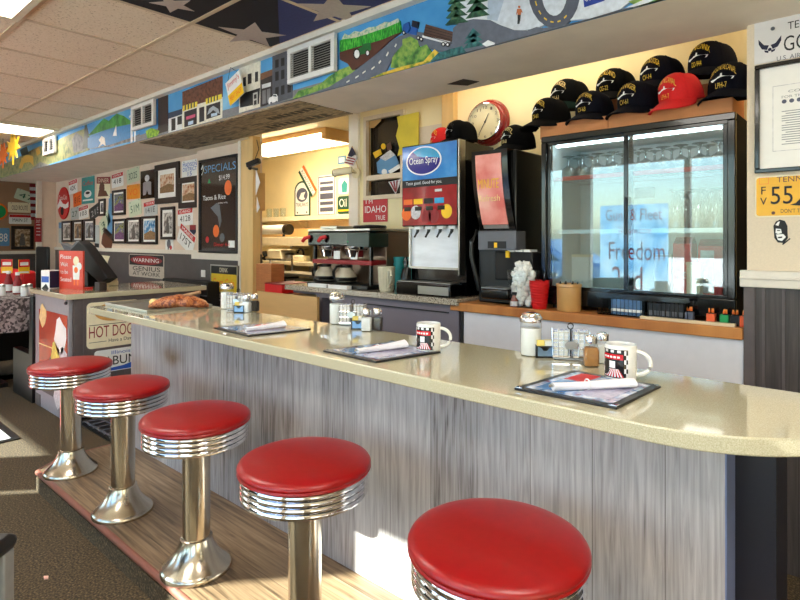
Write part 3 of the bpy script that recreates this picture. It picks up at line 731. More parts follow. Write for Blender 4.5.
# ------------------------------------------------------------------ mugs
def cylpatch(mb, r, a0, a1, z0, z1, n=10):
    vs = []; fs = []
    for i in range(n+1):
        a = a0+(a1-a0)*i/n
        vs += [(r*math.cos(a), r*math.sin(a), z0), (r*math.cos(a), r*math.sin(a), z1)]
    for i in range(n): fs.append((2*i, 2*i+2, 2*i+3, 2*i+1))
    return mb.add(vs, fs, True)
M('decal_black', (18,18,22), .15, var=.1, coat=.4); M('decal_red', (205,20,36), .15, var=.08, coat=.4); M('decal_white', (240,236,236), .15, var=.03, coat=.4); M('decal_gray', (120,130,150), .2, var=.3, scale=80)
mug = thing('coffee_mug', 'white mug with red and black checkered print beside the nearest menu', 'mug', (0,0,0), 'printed mugs on the counter')
R0 = .0405; HM = .094
MB().lathe([(0,.004),(.030,.004),(.032,0),(.037,0),(.0395,.004),(R0,.01),(R0,HM-.004),(R0-.0008,HM),(R0-.003,HM),(R0-.004,HM-.004),(R0-.0045,.012),(.030,.009),(0,.009)], 48).build('body', MATS['ceramic'], mug)
hp = []
for k in range(15):
    a = -PI/2+PI*k/14
    hp.append((R0-.003+.036*math.cos(a), 0, HM*.5+.031*math.sin(a)))
MB().tube(hp, .0055, 10).build('handle', MATS['ceramic'], mug)
MB().lathe([(0,HM-.022),(R0-.0047,HM-.022)], 32).build('dark_interior', M('coffee_dark',(60,40,28),.2,var=.1), mug)
AF = 1.5*PI-.22                                     # centre of the print, seen from the handle side
dl = cylpatch(MB(), R0+.0005, AF-.95, AF+.80, .010, HM-.010); dl.build('print_panel', MATS['decal_black'], mug)
cylpatch(MB(), R0+.0009, AF-.92, AF+.5, HM-.036, HM-.022).build('print_banner', MATS['decal_red'], mug)
mb = MB()
for k in range(5): cylpatch(mb, R0+.0011, AF-.78+k*.23, AF-.62+k*.23, HM-.032, HM-.027, 2)
mb.build('banner_lettering', MATS['decal_white'], mug)
mb = MB()
for i in range(6):
    z = .012+i*(HM-.024)/6
    for s in ((AF+.56, AF+.68), (AF+.68, AF+.80)):
        if (i+(s[0] > AF+.6)) % 2: cylpatch(mb, R0+.0012, s[0], s[1], z, z+(HM-.024)/6, 3)
    if i % 2: cylpatch(mb, R0+.0012, AF-.95, AF-.84, z, z+(HM-.024)/6, 3)
for i in range(7):
    if i % 2: cylpatch(mb, R0+.0012, AF-.9+i*.21, AF-.69+i*.21, HM-.018, HM-.011, 3)
mb.build('print_checks', MATS['decal_white'], mug)
mb = MB()
for k in range(7):
    a = AF-.84+k*.20
    vs = [(math.cos(q)*(R0+.0012), math.sin(q)*(R0+.0012), z) for q, z in ((a,.013),(a+.1,.013),(AF-.1+(k-3)*.08+.05,.034),(AF-.1+(k-3)*.08,.034))]
    mb.add(vs, [(0,1,2,3)])
mb.build('print_sunrays', MATS['decal_white'], mug)
mb = MB(); 
for k in range(7):
    a = AF-.74+k*.20
    vs = [(math.cos(q)*(R0+.0011), math.sin(q)*(R0+.0011), z) for q, z in ((a,.013),(a+.08,.013),(AF-.1+(k-3)*.08+.09,.034),(AF-.1+(k-3)*.08+.05,.034))]
    mb.add(vs, [(0,1,2,3)])
mb.build('print_red_rays', MATS['decal_red'], mug)
cylpatch(MB(), R0+.001, AF-.38, AF+.02, .036, .054).build('print_figure', MATS['decal_white'], mug)
p = atz(620.5, 379, ZC)
mug.location = (p.x, p.y, ZC); 
va = math.atan2(-p.y, -p.x)                      # towards the camera
mug.rotation_euler.z = va+PI/2-.12
m2 = dup(mug, label='white mug with red and black checkered print beside the middle menu')
p = atz(428.5, 351, ZC); m2.location = (p.x, p.y, ZC); m2.rotation_euler.z = math.atan2(-p.y, -p.x)+PI/2-.12
mug.scale = m2.scale = (.95,.95,.95)

# ------------------------------------------------------------------ condiments
glass_mat('jar_glass', (250,252,252), .05)
M('sugar', (246,244,240), .9, var=.02); M('cinnamon', (176,122,66), .8, var=.1, scale=80); M('pepper', (74,66,60), .9, var=.3, scale=200); M('salt', (244,244,244), .9, var=.02)
sug = thing('sugar_dispenser', 'glass sugar dispenser with chrome lid, behind the nearest menu', 'sugar dispenser', (0,0,0), 'sugar dispensers on the counter')
MB().lathe([(0,0),(.031,0),(.0335,.004),(.0335,.085),(.033,.105),(.0315,.112),(0,.112)], 32).build('glass_jar', MATS['jar_glass'], sug)
MB().lathe([(0,.003),(.0305,.003),(.0315,.006),(.0315,.088),(0,.092)], 32).build('sugar', MATS['sugar'], sug)
MB().lathe([(0,.108),(.0345,.108),(.0355,.112),(.0355,.120),(.034,.124),(.031,.126),(.028,.134),(.018,.138),(0,.1385)], 32).build('lid', MATS['chrome'], sug)
B(-.008,.008,-.036,-.024,.126,.133).build('pour_flap', MATS['brushed'], sug, bevel=.002)
hold = thing('packet_holder', 'black packet holder with yellow and white sweetener packets in the nearest condiment group', 'packet holder', (0,0,0), 'sweetener packet holders')
hb = MB(); hb.box(-.027,.027,-.018,-.015,0,.036); hb.box(-.027,.027,.015,.018,0,.04); hb.box(-.027,-.024,-.015,.015,0,.038); hb.box(.024,.027,-.015,.015,0,.038); hb.box(-.027,.027,-.018,.018,0,.003)
hb.build('holder', MATS['black_gloss'], hold, bevel=.002)
hb = MB().prism([(-.022,.006),(.022,.006),(.022,.034),(.012,.031),(.005,.022),(-.005,.022),(-.012,.031),(-.022,.034)], 'y', -.0186, -.0179); hb.build('steel_plate', M('steel_blue', (120,150,185), .2, .6, var=.1), hold)
for k in range(5):
    for sx, m in ((-1, 'packet_yellow'), (1, 'packet_white')):
        M('packet_yellow', (245,220,120), .7, var=.06, scale=90); M('packet_white', (242,240,232), .7, var=.04, scale=90)
        mb = MB(); x = sx*.0115; y = -.012+k*.0055
        mb.box(x-.0105, x+.0105, y, y+.0022, .004, .050+random.uniform(-.002,.004)); mb.build('packet', MATS['packet_yellow' if (sx < 0 or k%2) else m], hold)
rack = thing('jelly_rack', 'wire jelly rack with two packet stacks behind the nearest menu', 'rack', (0,0,0), 'wire jelly racks on the counter')
wr = .0012; wm = MB()
for cx in (-.0285, .0285):
    for z in (.012, .035, .058, .081):
        wm.tube([(cx-.023,-.023,z),(cx+.023,-.023,z),(cx+.023,.023,z),(cx-.023,.023,z)], wr, 6, True)
    for q in range(4):
        for (x, y) in ((cx-.023+.0153*q, -.023), (cx-.023+.0153*q, .023)): wm.tube([(x,y,.008),(x,y,.088)], wr, 6)
    for q in (1,2):
        for x in (cx-.023, cx+.023): wm.tube([(x,-.023+.0153*q,.008),(x,-.023+.0153*q,.088)], wr, 6)
    wm.tube([(cx-.023,-.023,.01),(cx+.023,-.023,.01),(cx+.023,.023,.01),(cx-.023,.023,.01)], .002, 6, True)
wm.build('wire_frame', MATS['chrome'], rack)
MB().tube([(0,0,.008),(0,0,.088)]+[(.008*math.sin(a),0,.097-.009*math.cos(a)) for a in [2*PI*k/12 for k in range(13)]], .0017, 8).build('ring_handle', MATS['black'], rack)
MB().disc(0,.045,.018,-.0275,-.0255,24,.0125).build('oval_badge', MATS['brushed'], rack)
B(-.05,.05,-.024,.024,.003,.006).build('base_plate', MATS['brushed'], rack)
for x in (-.045,.045):
    MB().ball((x,-.018,.003),.003,8,6).build('foot', MATS['black'], rack)
pk = ramp_mat('jelly_packet', [(.35,(120,140,205)),(.45,(232,234,242)),(.8,(246,246,248))], 130, .4, voronoi=True)
pack = thing('jelly_packet', 'white jelly packet stacked in the nearest wire rack', 'jelly packet', (0,0,0), 'jelly packets in the nearest rack')
MB().prism([(-.019,0),(.019,0),(.021,.0098),(-.021,.0098)], 'y', -.02, .02).build('tub', MATS['packet_white'], pack)
B(-.0218,.0218,-.0218,.0218,.0098,.0108).build('foil_lid', pk, pack)
M('lid_red', (220,60,70), .4, var=.1); 
sh_ = thing('shaker', 'square glass shaker of brown seasoning beside the near mug', 'shaker', (0,0,0), 'glass shakers on the counter')
def sq(r, z, ch=.25):
    c = r*ch
    return [(r,-r+c,z),(r,r-c,z),(r-c,r,z),(-r+c,r,z),(-r,r-c,z),(-r,-r+c,z),(-r+c,-r,z),(r-c,-r,z)]
def loft(mb, rings):
    n = len(rings[0]); vs = [p for q in rings for p in q]; fs = []
    for i in range(len(rings)-1):
        for k in range(n): fs.append((i*n+k, i*n+(k+1)%n, (i+1)*n+(k+1)%n, (i+1)*n+k))
    fs.append(tuple(range(n))); fs.append(tuple((len(rings)-1)*n+k for k in range(n)))
    return mb.add(vs, fs)
loft(MB(), [sq(.019,0),sq(.020,.004),sq(.020,.048),sq(.0165,.060,.5),sq(.015,.066,.58)]).build('glass_body', MATS['jar_glass'], sh_)
loft(MB(), [sq(.018,.003),sq(.0185,.005),sq(.0185,.045),sq(.016,.052,.5)]).build('contents', MATS['cinnamon'], sh_)
MB().lathe([(0,.064),(.0165,.064),(.017,.067),(.017,.080),(.0155,.084),(.008,.087),(0,.0875)], 24).build('cap', MATS['chrome'], sh_)
def variant(root, label, group, content):
    r = dup(root, label=label, group=group)
    for ch in r.children:
        if ch.name.startswith('contents'): ch.data = ch.data.copy(); ch.data.materials[0] = MATS[content]
    return r
def put(o, x, y, rz=0, z=ZC):
    p = atz(x, y, z); o.location = (p.x, p.y, z); o.rotation_euler.z = rz; return p
CAMR = TH-.05
put(sug, 531, 355); sug.scale = (.96,.96,.94)
put(hold, 544, 357, CAMR)
put(rack, 570.5, 359, CAMR-.15)
def stack(rk, n, first, label, group):
    for cx in (-.0285, .0285):
        for k in range(n):
            o = pack if first else dup(pack, label=label, group=group)
            first = False
            c = Matrix.Rotation(rk.rotation_euler.z, 3, 'Z') @ Vector((cx, 0, 0))
            o.location = (rk.location.x+c.x, rk.location.y+c.y, rk.location.z+.0065+k*.0112); o.rotation_euler.z = rk.rotation_euler.z+random.uniform(-.05,.05)
stack(rack, 7, True, '', '')
put(sh_, 591, 366, CAMR-.1)
s2 = variant(sh_, 'square glass salt shaker tucked between brown shaker and near mug', 'glass shakers on the counter', 'salt'); put(s2, 602.5, 362.5, CAMR-.1)
# middle group
s = dup(sug, label='glass sugar dispenser with chrome lid behind the middle menu'); put(s, 337, 323.5)
r2 = dup(rack, label='wire jelly rack with two packet stacks behind the middle menu'); put(r2, 353, 325, CAMR-.15)
stack(r2, 7, False, 'white jelly packet stacked in the wire rack of the middle condiment group', 'jelly packets in the middle rack')
h2 = dup(hold, label='black packet holder left of the salt shaker in the middle condiment group'); put(h2, 358.5, 329, CAMR)
s3 = variant(sh_, 'square glass salt shaker in the middle condiment group', 'glass shakers on the counter', 'salt'); put(s3, 367, 331, CAMR-.1)
s4 = variant(sh_, 'square glass pepper shaker in the middle condiment group', 'glass shakers on the counter', 'pepper'); put(s4, 377.5, 330.5, CAMR-.1)
# far group
s = dup(sug, label='glass sugar dispenser with chrome lid, farthest of three, by the bread'); put(s, 227, 308.5)
r3 = dup(rack, label='wire jelly rack in the farthest condiment group, by the bread'); put(r3, 238.5, 310, CAMR-.15)
stack(r3, 6, False, 'white jelly packet stacked in the wire rack of the farthest condiment group', 'jelly packets in the farthest rack')
h3 = dup(hold, label='black packet holder in the farthest condiment group'); put(h3, 240, 312.5, CAMR)
s5 = variant(sh_, 'square glass salt shaker in the farthest condiment group', 'glass shakers on the counter', 'salt'); put(s5, 246.5, 312.5, CAMR-.1)
s6 = variant(sh_, 'square glass pepper shaker in the farthest condiment group', 'glass shakers on the counter', 'pepper'); put(s6, 254.5, 311.5, CAMR-.1)

# ------------------------------------------------------------------ tray, bread, knife
tr = thing('baking_tray', 'shallow metal baking tray under the bread at the far end of the counter', 'tray', (-2.95,1.37,ZC))
mb = MB(); X0,X1,Y0,Y1 = -.24,.265,-.17,.17
mb.box(X0,X1,Y0,Y1,.0005,.002)
for q in ((X0,X1,Y0,Y0+.004),(X0,X1,Y1-.004,Y1),(X0,X0+.004,Y0+.004,Y1-.004),(X1-.004,X1,Y0+.004,Y1-.004)): mb.box(q[0],q[1],q[2],q[3],.001,.010)
mb.v = [v+Vector((-2.95,1.37,ZC)) for v in mb.v]; mb.build('pan', MATS['brushed'], tr)
rm = MB().tube([(-2.95+X0,1.37+Y0,ZC+.0105),(-2.95+X1,1.37+Y0,ZC+.0105),(-2.95+X1,1.37+Y1,ZC+.0105),(-2.95+X0,1.37+Y1,ZC+.0105)], .0035, 8, True); rm.build('rolled_rim', MATS['brushed'], tr)
from mathutils import noise as mnoise
crust = ramp_mat('crust', [(.28,(66,26,14)),(.42,(128,56,28)),(.52,(196,124,70)),(.60,(150,70,36)),(.75,(96,40,22))], 48, .5, detail=8, bump=.9, coat=.25)
a = atz(156,302,ZC+.03); b = atz(212,300.5,ZC+.03)
a = Vector((-2.85,1.285,0)); b = Vector((-2.665,1.51,0))
loaf = thing('bread_loaf', 'long glossy brown braided loaf lying on the baking tray', 'bread', ((a.x+b.x)/2, (a.y+b.y)/2, ZC+.002))
d = b-a; L_ = d.length; d.normalize(); s_ = Vector((-d.y,d.x,0)); vs = []; fs = []; N = 70; seg = 28
for i in range(N+1):
    u = i/N; pr_ = math.sin(PI*min(max(u,.012),.988))**.42
    for k in range(seg):
        q = 2*PI*k/seg
        bump = 1+.06*math.sin(u*26+q*1.0)+.09*mnoise.noise(Vector((u*9,math.cos(q)*1.5,math.sin(q)*1.5)))+.05*mnoise.noise(Vector((u*30,math.cos(q)*5,math.sin(q)*5)))
        c = a+d*L_*u
        vs.append(Vector((c.x,c.y,ZC+.004))+s_*.066*pr_*bump*math.cos(q)+Vector((0,0,max(-.001,.028*pr_+.036*pr_*bump*math.sin(q)))))
for i in range(N):
    for k in range(seg): fs.append((i*seg+k, i*seg+(k+1)%seg, (i+1)*seg+(k+1)%seg, (i+1)*seg+k))
fs.append(tuple(range(seg))); fs.append(tuple(N*seg+k for k in range(seg)))
MB().add(vs, fs, True).build('crust', crust, loaf)
mb = MB()
ce = a-d*.004; M('crumb', (238,206,140), .8, var=.12, scale=90)
mb.ball((ce.x+.016, ce.y+.018, ZC+.032), .024, 14, 8, (.8,.9,.8)); mb.build('cut_end', MATS['crumb'], loaf)
kn = thing('bread_knife', 'wooden-handled knife resting behind the loaf on the tray', 'knife', (-3.0,1.46,ZC+.02))
M('handle_wood', (176,132,90), .5, var=.12, scale=30)
p0 = Vector((-3.02,1.50,ZC+.022)); p1 = Vector((-2.91,1.60,ZC+.06))
MB().tube([p0, (p0+p1)/2, p1], [.010,.012,.010], 10).build('handle', MATS['handle_wood'], kn)
dd = (p1-p0).normalized()
MB().tube([p0-dd*.02, p0+dd*.005], [.004,.009], 8).build('blade', MATS['brushed'], kn)
# ------------------------------------------------------------------ host stand at the end of the counter
XH0, XH1, YH0, YH1 = -4.82, -4.10, 1.32, 2.25
ZH = .862
hs = thing('host_stand', 'gray host stand cabinet with ribbed dark side at the far end of the counter', 'cabinet', (-4.4,1.8,0))
M('stand_gray', (150,146,152), .5, var=.05)
B(XH0, XH1-.02, YH0, YH0+.02, .0, ZH-.036).build('front_panel', MATS['stand_gray'], hs)
B(XH0, XH1-.02, YH0+.02, YH1, .02, ZH-.036).build('body', MATS['wainscot_gray'], hs)
mb = MB(); mb.box(XH1-.02, XH1-.004, YH0+.02, YH1, .02, ZH-.036)
for k in range(17): mb.box(XH1-.006, XH1, YH0+.03+k*.054, YH0+.062+k*.054, .02, ZH-.036)
mb.build('ribbed_side', MATS['rib'], hs)
B(XH0+.02, XH0+.12, YH0-.004, YH0, 0.0, .085).build('vent_patch', MATS['wainscot_gray'], hs)
MB().ball((XH1-.05, YH0-.006, ZH-.062), .012, 10, 6).build('knob', MATS['black_gloss'], hs)
htop = MB().box(XH0-.03, XH1+.012, YH0-.03, YH1+.05, ZH-.036, ZH).build('stand_top', MATS['counter_stone'], bevel=.004)
tag(htop, 'short beige stone top of the host stand, under the monitor', 'countertop')
# black side behind the stand
bs = MB().prism([(XH0-.50,0),(XH0-.005,0),(XH0-.005,.80),(XH0-.07,.80),(XH0-.09,.36),(XH0-.50,.36)],'y',1.30,1.36).build('side_board', MATS['black'], bevel=.004); tag(bs, 'black board standing against the left side of the host stand', 'board')
# flower picture on the front
t = thing('flower_picture', 'red and dark still-life picture of pale roses on the host stand front', 'picture', (0,0,0))
a = at(40,309,YH0); b = at(67,418,YH0)
X0, X1 = at(40,0,YH0).x, at(67.5,0,YH0).x; Z1 = at(53,312,YH0).z; Z0 = at(53,396,YH0).z
y = YH0-.006
B(X0,X1,y,YH0,Z0,Z1).build('print', ramp_mat('picture_red', [(.3,(150,44,26)),(.6,(196,74,44)),(.8,(214,96,60))], 3, .25, coat=.3), t)
w_, h_ = X1-X0, Z1-Z0
MB().prism([(X0,Z0),(X1,Z0),(X1,Z0+h_*.40),(X0+w_*.45,Z0+h_*.47),(X0+w_*.2,Z0+h_*.28),(X0,Z0+h_*.18)], 'y', y-.0006, y).build('painted_vase', MATS['frame_dark'], t)
def blob(cx, cz, r, n=11): return [(cx+r*(1+.18*math.sin(k*2.4))*math.cos(2*PI*k/n), cz+r*1.1*(1+.18*math.cos(k*1.7))*math.sin(2*PI*k/n)) for k in range(n)]
for (u, v, r, m) in ((.80,.74,.115,'white'),(.62,.50,.085,'rose_yellow'),(.16,.93,.075,'rose_cream'),(.9,.50,.07,'rose_pale'),(.86,.28,.06,'rose_pale'),(.72,.05,.085,'rose_pale')):
    M('rose_yellow', (226,206,90), .4, var=.25, scale=60); M('rose_cream', (240,206,140), .4, var=.2, scale=60); M('rose_pale', (206,204,208), .4, var=.25, scale=60)
    MB().prism(blob(X0+w_*u, Z0+h_*v, r), 'y', y-.0012, y-.0005).build('painted_rose', MATS[m], t)
B(X0, X0+w_*.55, y-.001, y, Z0+h_*.565, Z0+h_*.58).build('painted_shelf_line', MATS['rose_cream'], t)
# signs on the ribbed side (face +X)
def onX(x0, y0, x1, y1, X):                 # pixel rectangle on a plane X = const -> local frame
    c = atx((x0+x1)/2, (y0+y1)/2, X)
    w_ = abs(atx(x1,y0,X).y-atx(x0,y0,X).y); xm = (x0+x1)/2
    return c, w_, abs(atx(xm,y0,X).z-atx(xm,y1,X).z)
def rrect(w_, h_, r, n=4, cx=0, cz=0):
    o = []
    for (sx, sz, a0) in ((1,-1,-PI/2),(1,1,0),(-1,1,PI/2),(-1,-1,PI)):
        for k in range(n+1):
            a = a0+PI/2*k/n
            o.append((cx+sx*(w_/2-r)+r*math.cos(a), cz+sz*(h_/2-r)+r*math.sin(a)))
    return o
t = thing('hot_dog_sign', 'cream tin HOT DOG sign on the dark ribbed side of the host stand', 'sign', (0,0,0))
c, w_, h_ = onX(87.5,301,140,346,XH1)
MB().prism(rrect(w_,h_,.03), 'y', -.004, 0).build('plate', MATS['cream'], t)
M('bun', (206,150,80), .4, var=.12, scale=20)
MB().disc(.0,.085,w_*.36,-.0052,-.004,28,h_*.2).build('painted_bun', MATS['bun'], t)
mb = MB(); text(mb, 'HOT DOGS', -w_*.46, w_*.55*.82, -h_*.27, -h_*.02, -.0048); mb.build('lettering', MATS['dark_red'], t)
mb = MB(); text(mb, "Have a Dawg", -w_*.1, w_*.40, -h_*.42, -h_*.32, -.0048); mb.box(-w_*.46,-w_*.14,-.0048,-.004,-h_*.37,-h_*.36); mb.box(-w_*.46,w_*.46,-.0048,-.004,.0,.004); mb.build('fine_print', MATS['ink'], t)
t.location = c; t.rotation_euler.z = PI/2
t = thing('license_plate', 'white and blue Illinois license plate below the hot dog sign', 'license plate', (0,0,0))
c, w_, h_ = onX(95,348,142,370,XH1)
MB().prism(rrect(w_,h_,.02), 'y', -.003, 0).build('plate', MATS['white'], t)
MB().prism([(-w_*.48,-h_*.47),(w_*.48,-h_*.47),(w_*.48,-h_*.1),(w_*.1,-h_*.3),(-w_*.48,-h_*.38)], 'y', -.0036, -.003).build('blue_band', MATS['blue'], t)
for s_, u0, u1 in (('N', -.35, -.20), ('BUN', -.12, .38)):
    mb = MB(); text(mb, s_, w_*u0, w_*u1, -h_*.22, h_*.18, -.0042); mb.build('lettering', MATS['ink'], t)
mb = MB(); text(mb, 'Illinois', -w_*.15, w_*.25, h_*.26, h_*.42, -.0042); mb.build('state_name', MATS['blue'], t)
t.location = c; t.rotation_euler.z = PI/2
# floor mat by the stand
mt = thing('floor_mat', 'black diamond-pattern rubber mat between host stand and platform', 'mat', (-3.65,1.75,0))
B(-4.07, -3.26, 1.36, 2.3, 0.0, .008).build('rubber', MATS['black'], mt)
mb = MB()
for k in range(9): mb.box(-4.05+k*.088, -4.035+k*.088, 1.38, 2.28, .008, .012)
for k in range(10): mb.box(-4.06, -3.27, 1.39+k*.095, 1.405+k*.095, .008, .0115)
mb.build('ridges', MATS['gray_plastic'], mt)
# monitor seen from the side
mo = thing('register_monitor', 'black tilted register monitor on the host stand', 'monitor', (-4.28,1.62,ZH))
mb = MB(); 
q = [at(84,241,1.68), at(90,246,1.68), at(113,278,1.68), at(105,283,1.68), at(82,262,1.68), at(75,250,1.68)]
mb.prism([(p.x,p.z) for p in q], 'y', 1.64, 1.72); mb.build('screen_housing', MATS['black_matte'], mo, bevel=.008)
q = [at(79,262,1.68), at(87,266,1.68), at(94,272,1.68), at(95,292,1.68), at(75,292,1.68), at(76,275,1.68)]
MB().prism([(p.x, max(p.z, ZH)) for p in q], 'y', 1.63, 1.74).build('stand', MATS['black'], mo, bevel=.006)
q = [at(64,243,1.68), at(75,247,1.68), at(80,241,1.68), at(84,241,1.68), at(80,250,1.68), at(68,250,1.68)]
MB().prism([(p.x,p.z) for p in q], 'y', 1.65, 1.71).build('customer_display', MATS['gray_plastic'], mo, bevel=.004)
# red please wait sign
sg = thing('wait_sign', 'red sign with white lettering asking guests to wait, on the host stand', 'sign', (0,0,0))
P0 = at(58.5,289,1.44); P1 = at(72,289,1.44)
sw = P1.x-P0.x; sh = at(67,251,1.44).z-ZH
B(0, sw, 0, .012, 0, sh).build('board', MATS['red_sign'] if 'red_sign' in MATS else M('red_sign', (214,62,38), .5, var=.04), sg)
for k, s in enumerate(('Please', 'Wait', 'to be', 'Seated')):
    mb = MB(); L0 = .52 if k in (0,3) else .38
    text(mb, s, sw*.06, sw*L0, sh*(.79-.2*k), sh*(.90-.2*k), -.0012); mb.build('lettering', MATS['white'], sg)
mb = MB(); mb.disc(sw*.72, sh*.74, sw*.12, -.0012, 0, 16); mb.build('figure_head', MATS['cream'], sg)
mb = MB(); mb.prism([(sw*.6,sh*.25),(sw*.85,sh*.25),(sw*.88,sh*.62),(sw*.58,sh*.62)], 'y', -.0012, 0); mb.disc(sw*.85,sh*.6,sw*.1,-.0014,0,12); mb.build('figure_body', MATS['white'], sg)
mb = MB(); mb.box(sw*.62,sw*.68,-.0012,0,sh*.1,sh*.25); mb.box(sw*.76,sw*.82,-.0012,0,sh*.1,sh*.25); mb.disc(sw*.72,sh*.5,sw*.08,-.0016,0,12); mb.build('figure_apron', MATS['orange'], sg)
B(0, sw, .012, .075, 0, .012).build('foot', MATS['red'], sg)
sg.location = (P0.x+.015, 1.44, ZH); sg.rotation_euler.z = .25
# small box and other desk things
bx = thing('tissue_box', 'small white and blue box left of the red sign on the host stand', 'box', (0,0,0))
p = at(50.5,289,1.40)
B(-.05,.05,-.04,.05,0,.135).build('carton', MATS['white'], bx, bevel=.003)
B(-.042,.042,-.0412,-.04,.045,.09).build('blue_panel', MATS['blue'], bx)
B(.05,.0512,-.04,.05,0.005,.13).build('dark_side', MATS['navy'], bx)
MB().prism([(-.04,.0),(.04,.0),(.01,.035)], 'y', -.0414, -.04).build('black_figure', MATS['ink'], bx)
bx.location = (p.x, 1.40, ZH); bx.rotation_euler.z = .3
p = at(100,291,1.56); cb = B(p.x-.045, p.x+.045, 1.54, 1.59, ZH, ZH+.06).build('card_holder', MATS['frame_dark'], bevel=.004); tag(cb, 'small dark brown card holder on the host stand in front of the monitor', 'holder')
pr = thing('card_printer', 'cream receipt printer at the right end of the host stand', 'printer', (0,0,0))
p = at(110,289,1.80); p.x = max(p.x, XH0+.1)
B(-.085,.085,-.06,.06,0,.055).build('body', MATS['cream'], pr, bevel=.008); B(-.02,.085,-.05,.05,.055,.10).build('paper_cover', MATS['cream'], pr, bevel=.008)
B(.0,.06,-.062,-.06,.02,.03).build('slot', MATS['ink'], pr)
pr.location = (p.x, 1.80, ZH); pr.scale = (.7,.7,.7)
# black appliance on a low service table and the soda sign
ap = thing('black_cabinet', 'low black service cabinet behind the bread, against the wainscot', 'cabinet', (-4.45,2.35,0))
xa, xb = at(162,0,2.44).x, at(207,0,2.44).x; za = at(186,280.5,2.44).z
B(xa, xb, 2.44, 2.56, .03, za).build('body', MATS['black_matte'], ap, bevel=.01)
B(xa, xb, 2.43, 2.44, za-.12, za-.11).build('seam', MATS['gray_plastic'], ap)
for x in (xa+.05, xb-.05): B(x-.02, x+.02, 2.46, 2.54, 0, .03).build('foot', MATS['black'], ap)
# ------------------------------------------------------------------ pictures, plates and signs on the walls
def onY(x0, y0, x1, y1, Y):
    xm = (x0+x1)/2; c = at(xm, (y0+y1)/2, Y)
    return c, at(x1,0,Y).x-at(x0,0,Y).x, at(xm,y0,Y).z-at(xm,y1,Y).z
YG = 2.699
M('figure_gray', (112,108,106), .2, var=.35, scale=70, coat=.4)
def pic(kind):
    S = {'bw': [(.3,(60,58,58)),(.45,(150,146,144)),(.6,(220,216,212)),(.75,(110,106,106))],
         'sepia': [(.3,(90,66,50)),(.5,(170,140,110)),(.7,(224,206,180))],
         'warm': [(.3,(150,70,50)),(.45,(214,170,140)),(.6,(236,214,190)),(.75,(120,60,50))],
         'blue': [(.3,(40,90,150)),(.5,(110,170,215)),(.65,(225,235,240)),(.8,(170,140,110))],
         'land': [(.3,(60,70,60)),(.45,(150,160,110)),(.6,(90,100,150)),(.75,(214,200,180))],
         'gray': [(.3,(80,84,92)),(.5,(160,164,172)),(.7,(228,228,230))]}[kind]
    return ramp_mat('picture_'+kind, S, 26, .15, detail=4, coat=.5)
def frame(px, label, kind='bw', fw=.028, mat=.02, Y=YG, group='framed photos on the gallery wall', fm='frame_dark', face=None, name='picture_frame'):
    c, w_, h_ = (onY(*px, Y) if face is None else onX(*px, face))
    t = thing(name, label, 'framed picture', (0,0,0), group)
    MB().ring(-w_/2, w_/2, -h_/2, h_/2, fw, -.022, 0).build('frame', MATS[fm], t, bevel=.003)
    if mat: B(-w_/2+fw, w_/2-fw, -.010, -.004, -h_/2+fw, h_/2-fw).build('mat', MATS['mat_white'], t)
    k = fw+mat
    B(-w_/2+k, w_/2-k, -.012, -.009, -h_/2+k, h_/2-k).build('photo', pic(kind), t)
    # a figure or horizon in the photo
    ww, hh = w_-2*k, h_-2*k
    if kind in ('bw','sepia','gray'):
        mb = MB(); mb.disc(0, hh*.14, ww*.12, -.0135, -.012, 14, ww*.15); mb.prism([(-ww*.2,-hh*.45),(ww*.2,-hh*.45),(ww*.14,hh*.04),(-ww*.14,hh*.04)], 'y', -.0132, -.012); mb.build('figure', MATS['figure_gray'], t)
    else:
        MB().prism([(-ww*.5,-hh*.5),(ww*.5,-hh*.5),(ww*.5,-hh*.12),(ww*.1,-hh*.02),(-ww*.5,-hh*.2)], 'y', -.0132, -.012).build('foreground', M('pic_ground', (150,120,90), .2, var=.25, scale=60, coat=.4) if kind != 'land' else M('pic_purple', (120,90,130), .2, var=.3, scale=60, coat=.4), t)
    t.location = c
    if face is not None: t.rotation_euler.z = PI/2
    return t
def plate(px, label, base='white', band=None, txt=None, tc='ink', tilt=0, Y=YG, face=None, name='license_plate', cat='license plate', group='license plates on the gallery wall', btxt=None, size=None, btc='white', bot=None):
    c, w_, h_ = (onY(*px, Y) if face is None else onX(*px, face))
    if size: w_, h_ = size
    t = thing(name, label, cat, (0,0,0), group)
    MB().prism(rrect(w_, h_, min(.02, w_*.1, h_*.1)), 'y', -.004, -.001).build('plate', MATS[base], t)
    if band:
        B(-w_*.48, w_*.48, -.0046, -.004, h_*.2, h_*.47).build('band', MATS[band], t)
        if btxt:
            mb = MB(); text(mb, btxt, -w_*.36, w_*.36, h_*.25, h_*.42, -.0054); mb.build('state_name', MATS[btc], t)
    if bot: B(-w_*.48, w_*.48, -.0046, -.004, -h_*.47, -h_*.3).build('lower_band', MATS[bot], t)
    if txt:
        mb = MB(); text(mb, txt, -w_*.34, w_*.34, -h_*.26, h_*(.08 if band else .2), -.0054); mb.build('lettering', MATS[tc], t)
    mb = MB()
    for sx in (-.36,.36): mb.disc(sx*w_, h_*.42, .006, -.0062, -.004, 10)
    mb.build('screw', MATS['gray_plastic'], t)
    t.location = c; t.rotation_euler = (0, math.radians(tilt), PI/2 if face is not None else 0)
    return t
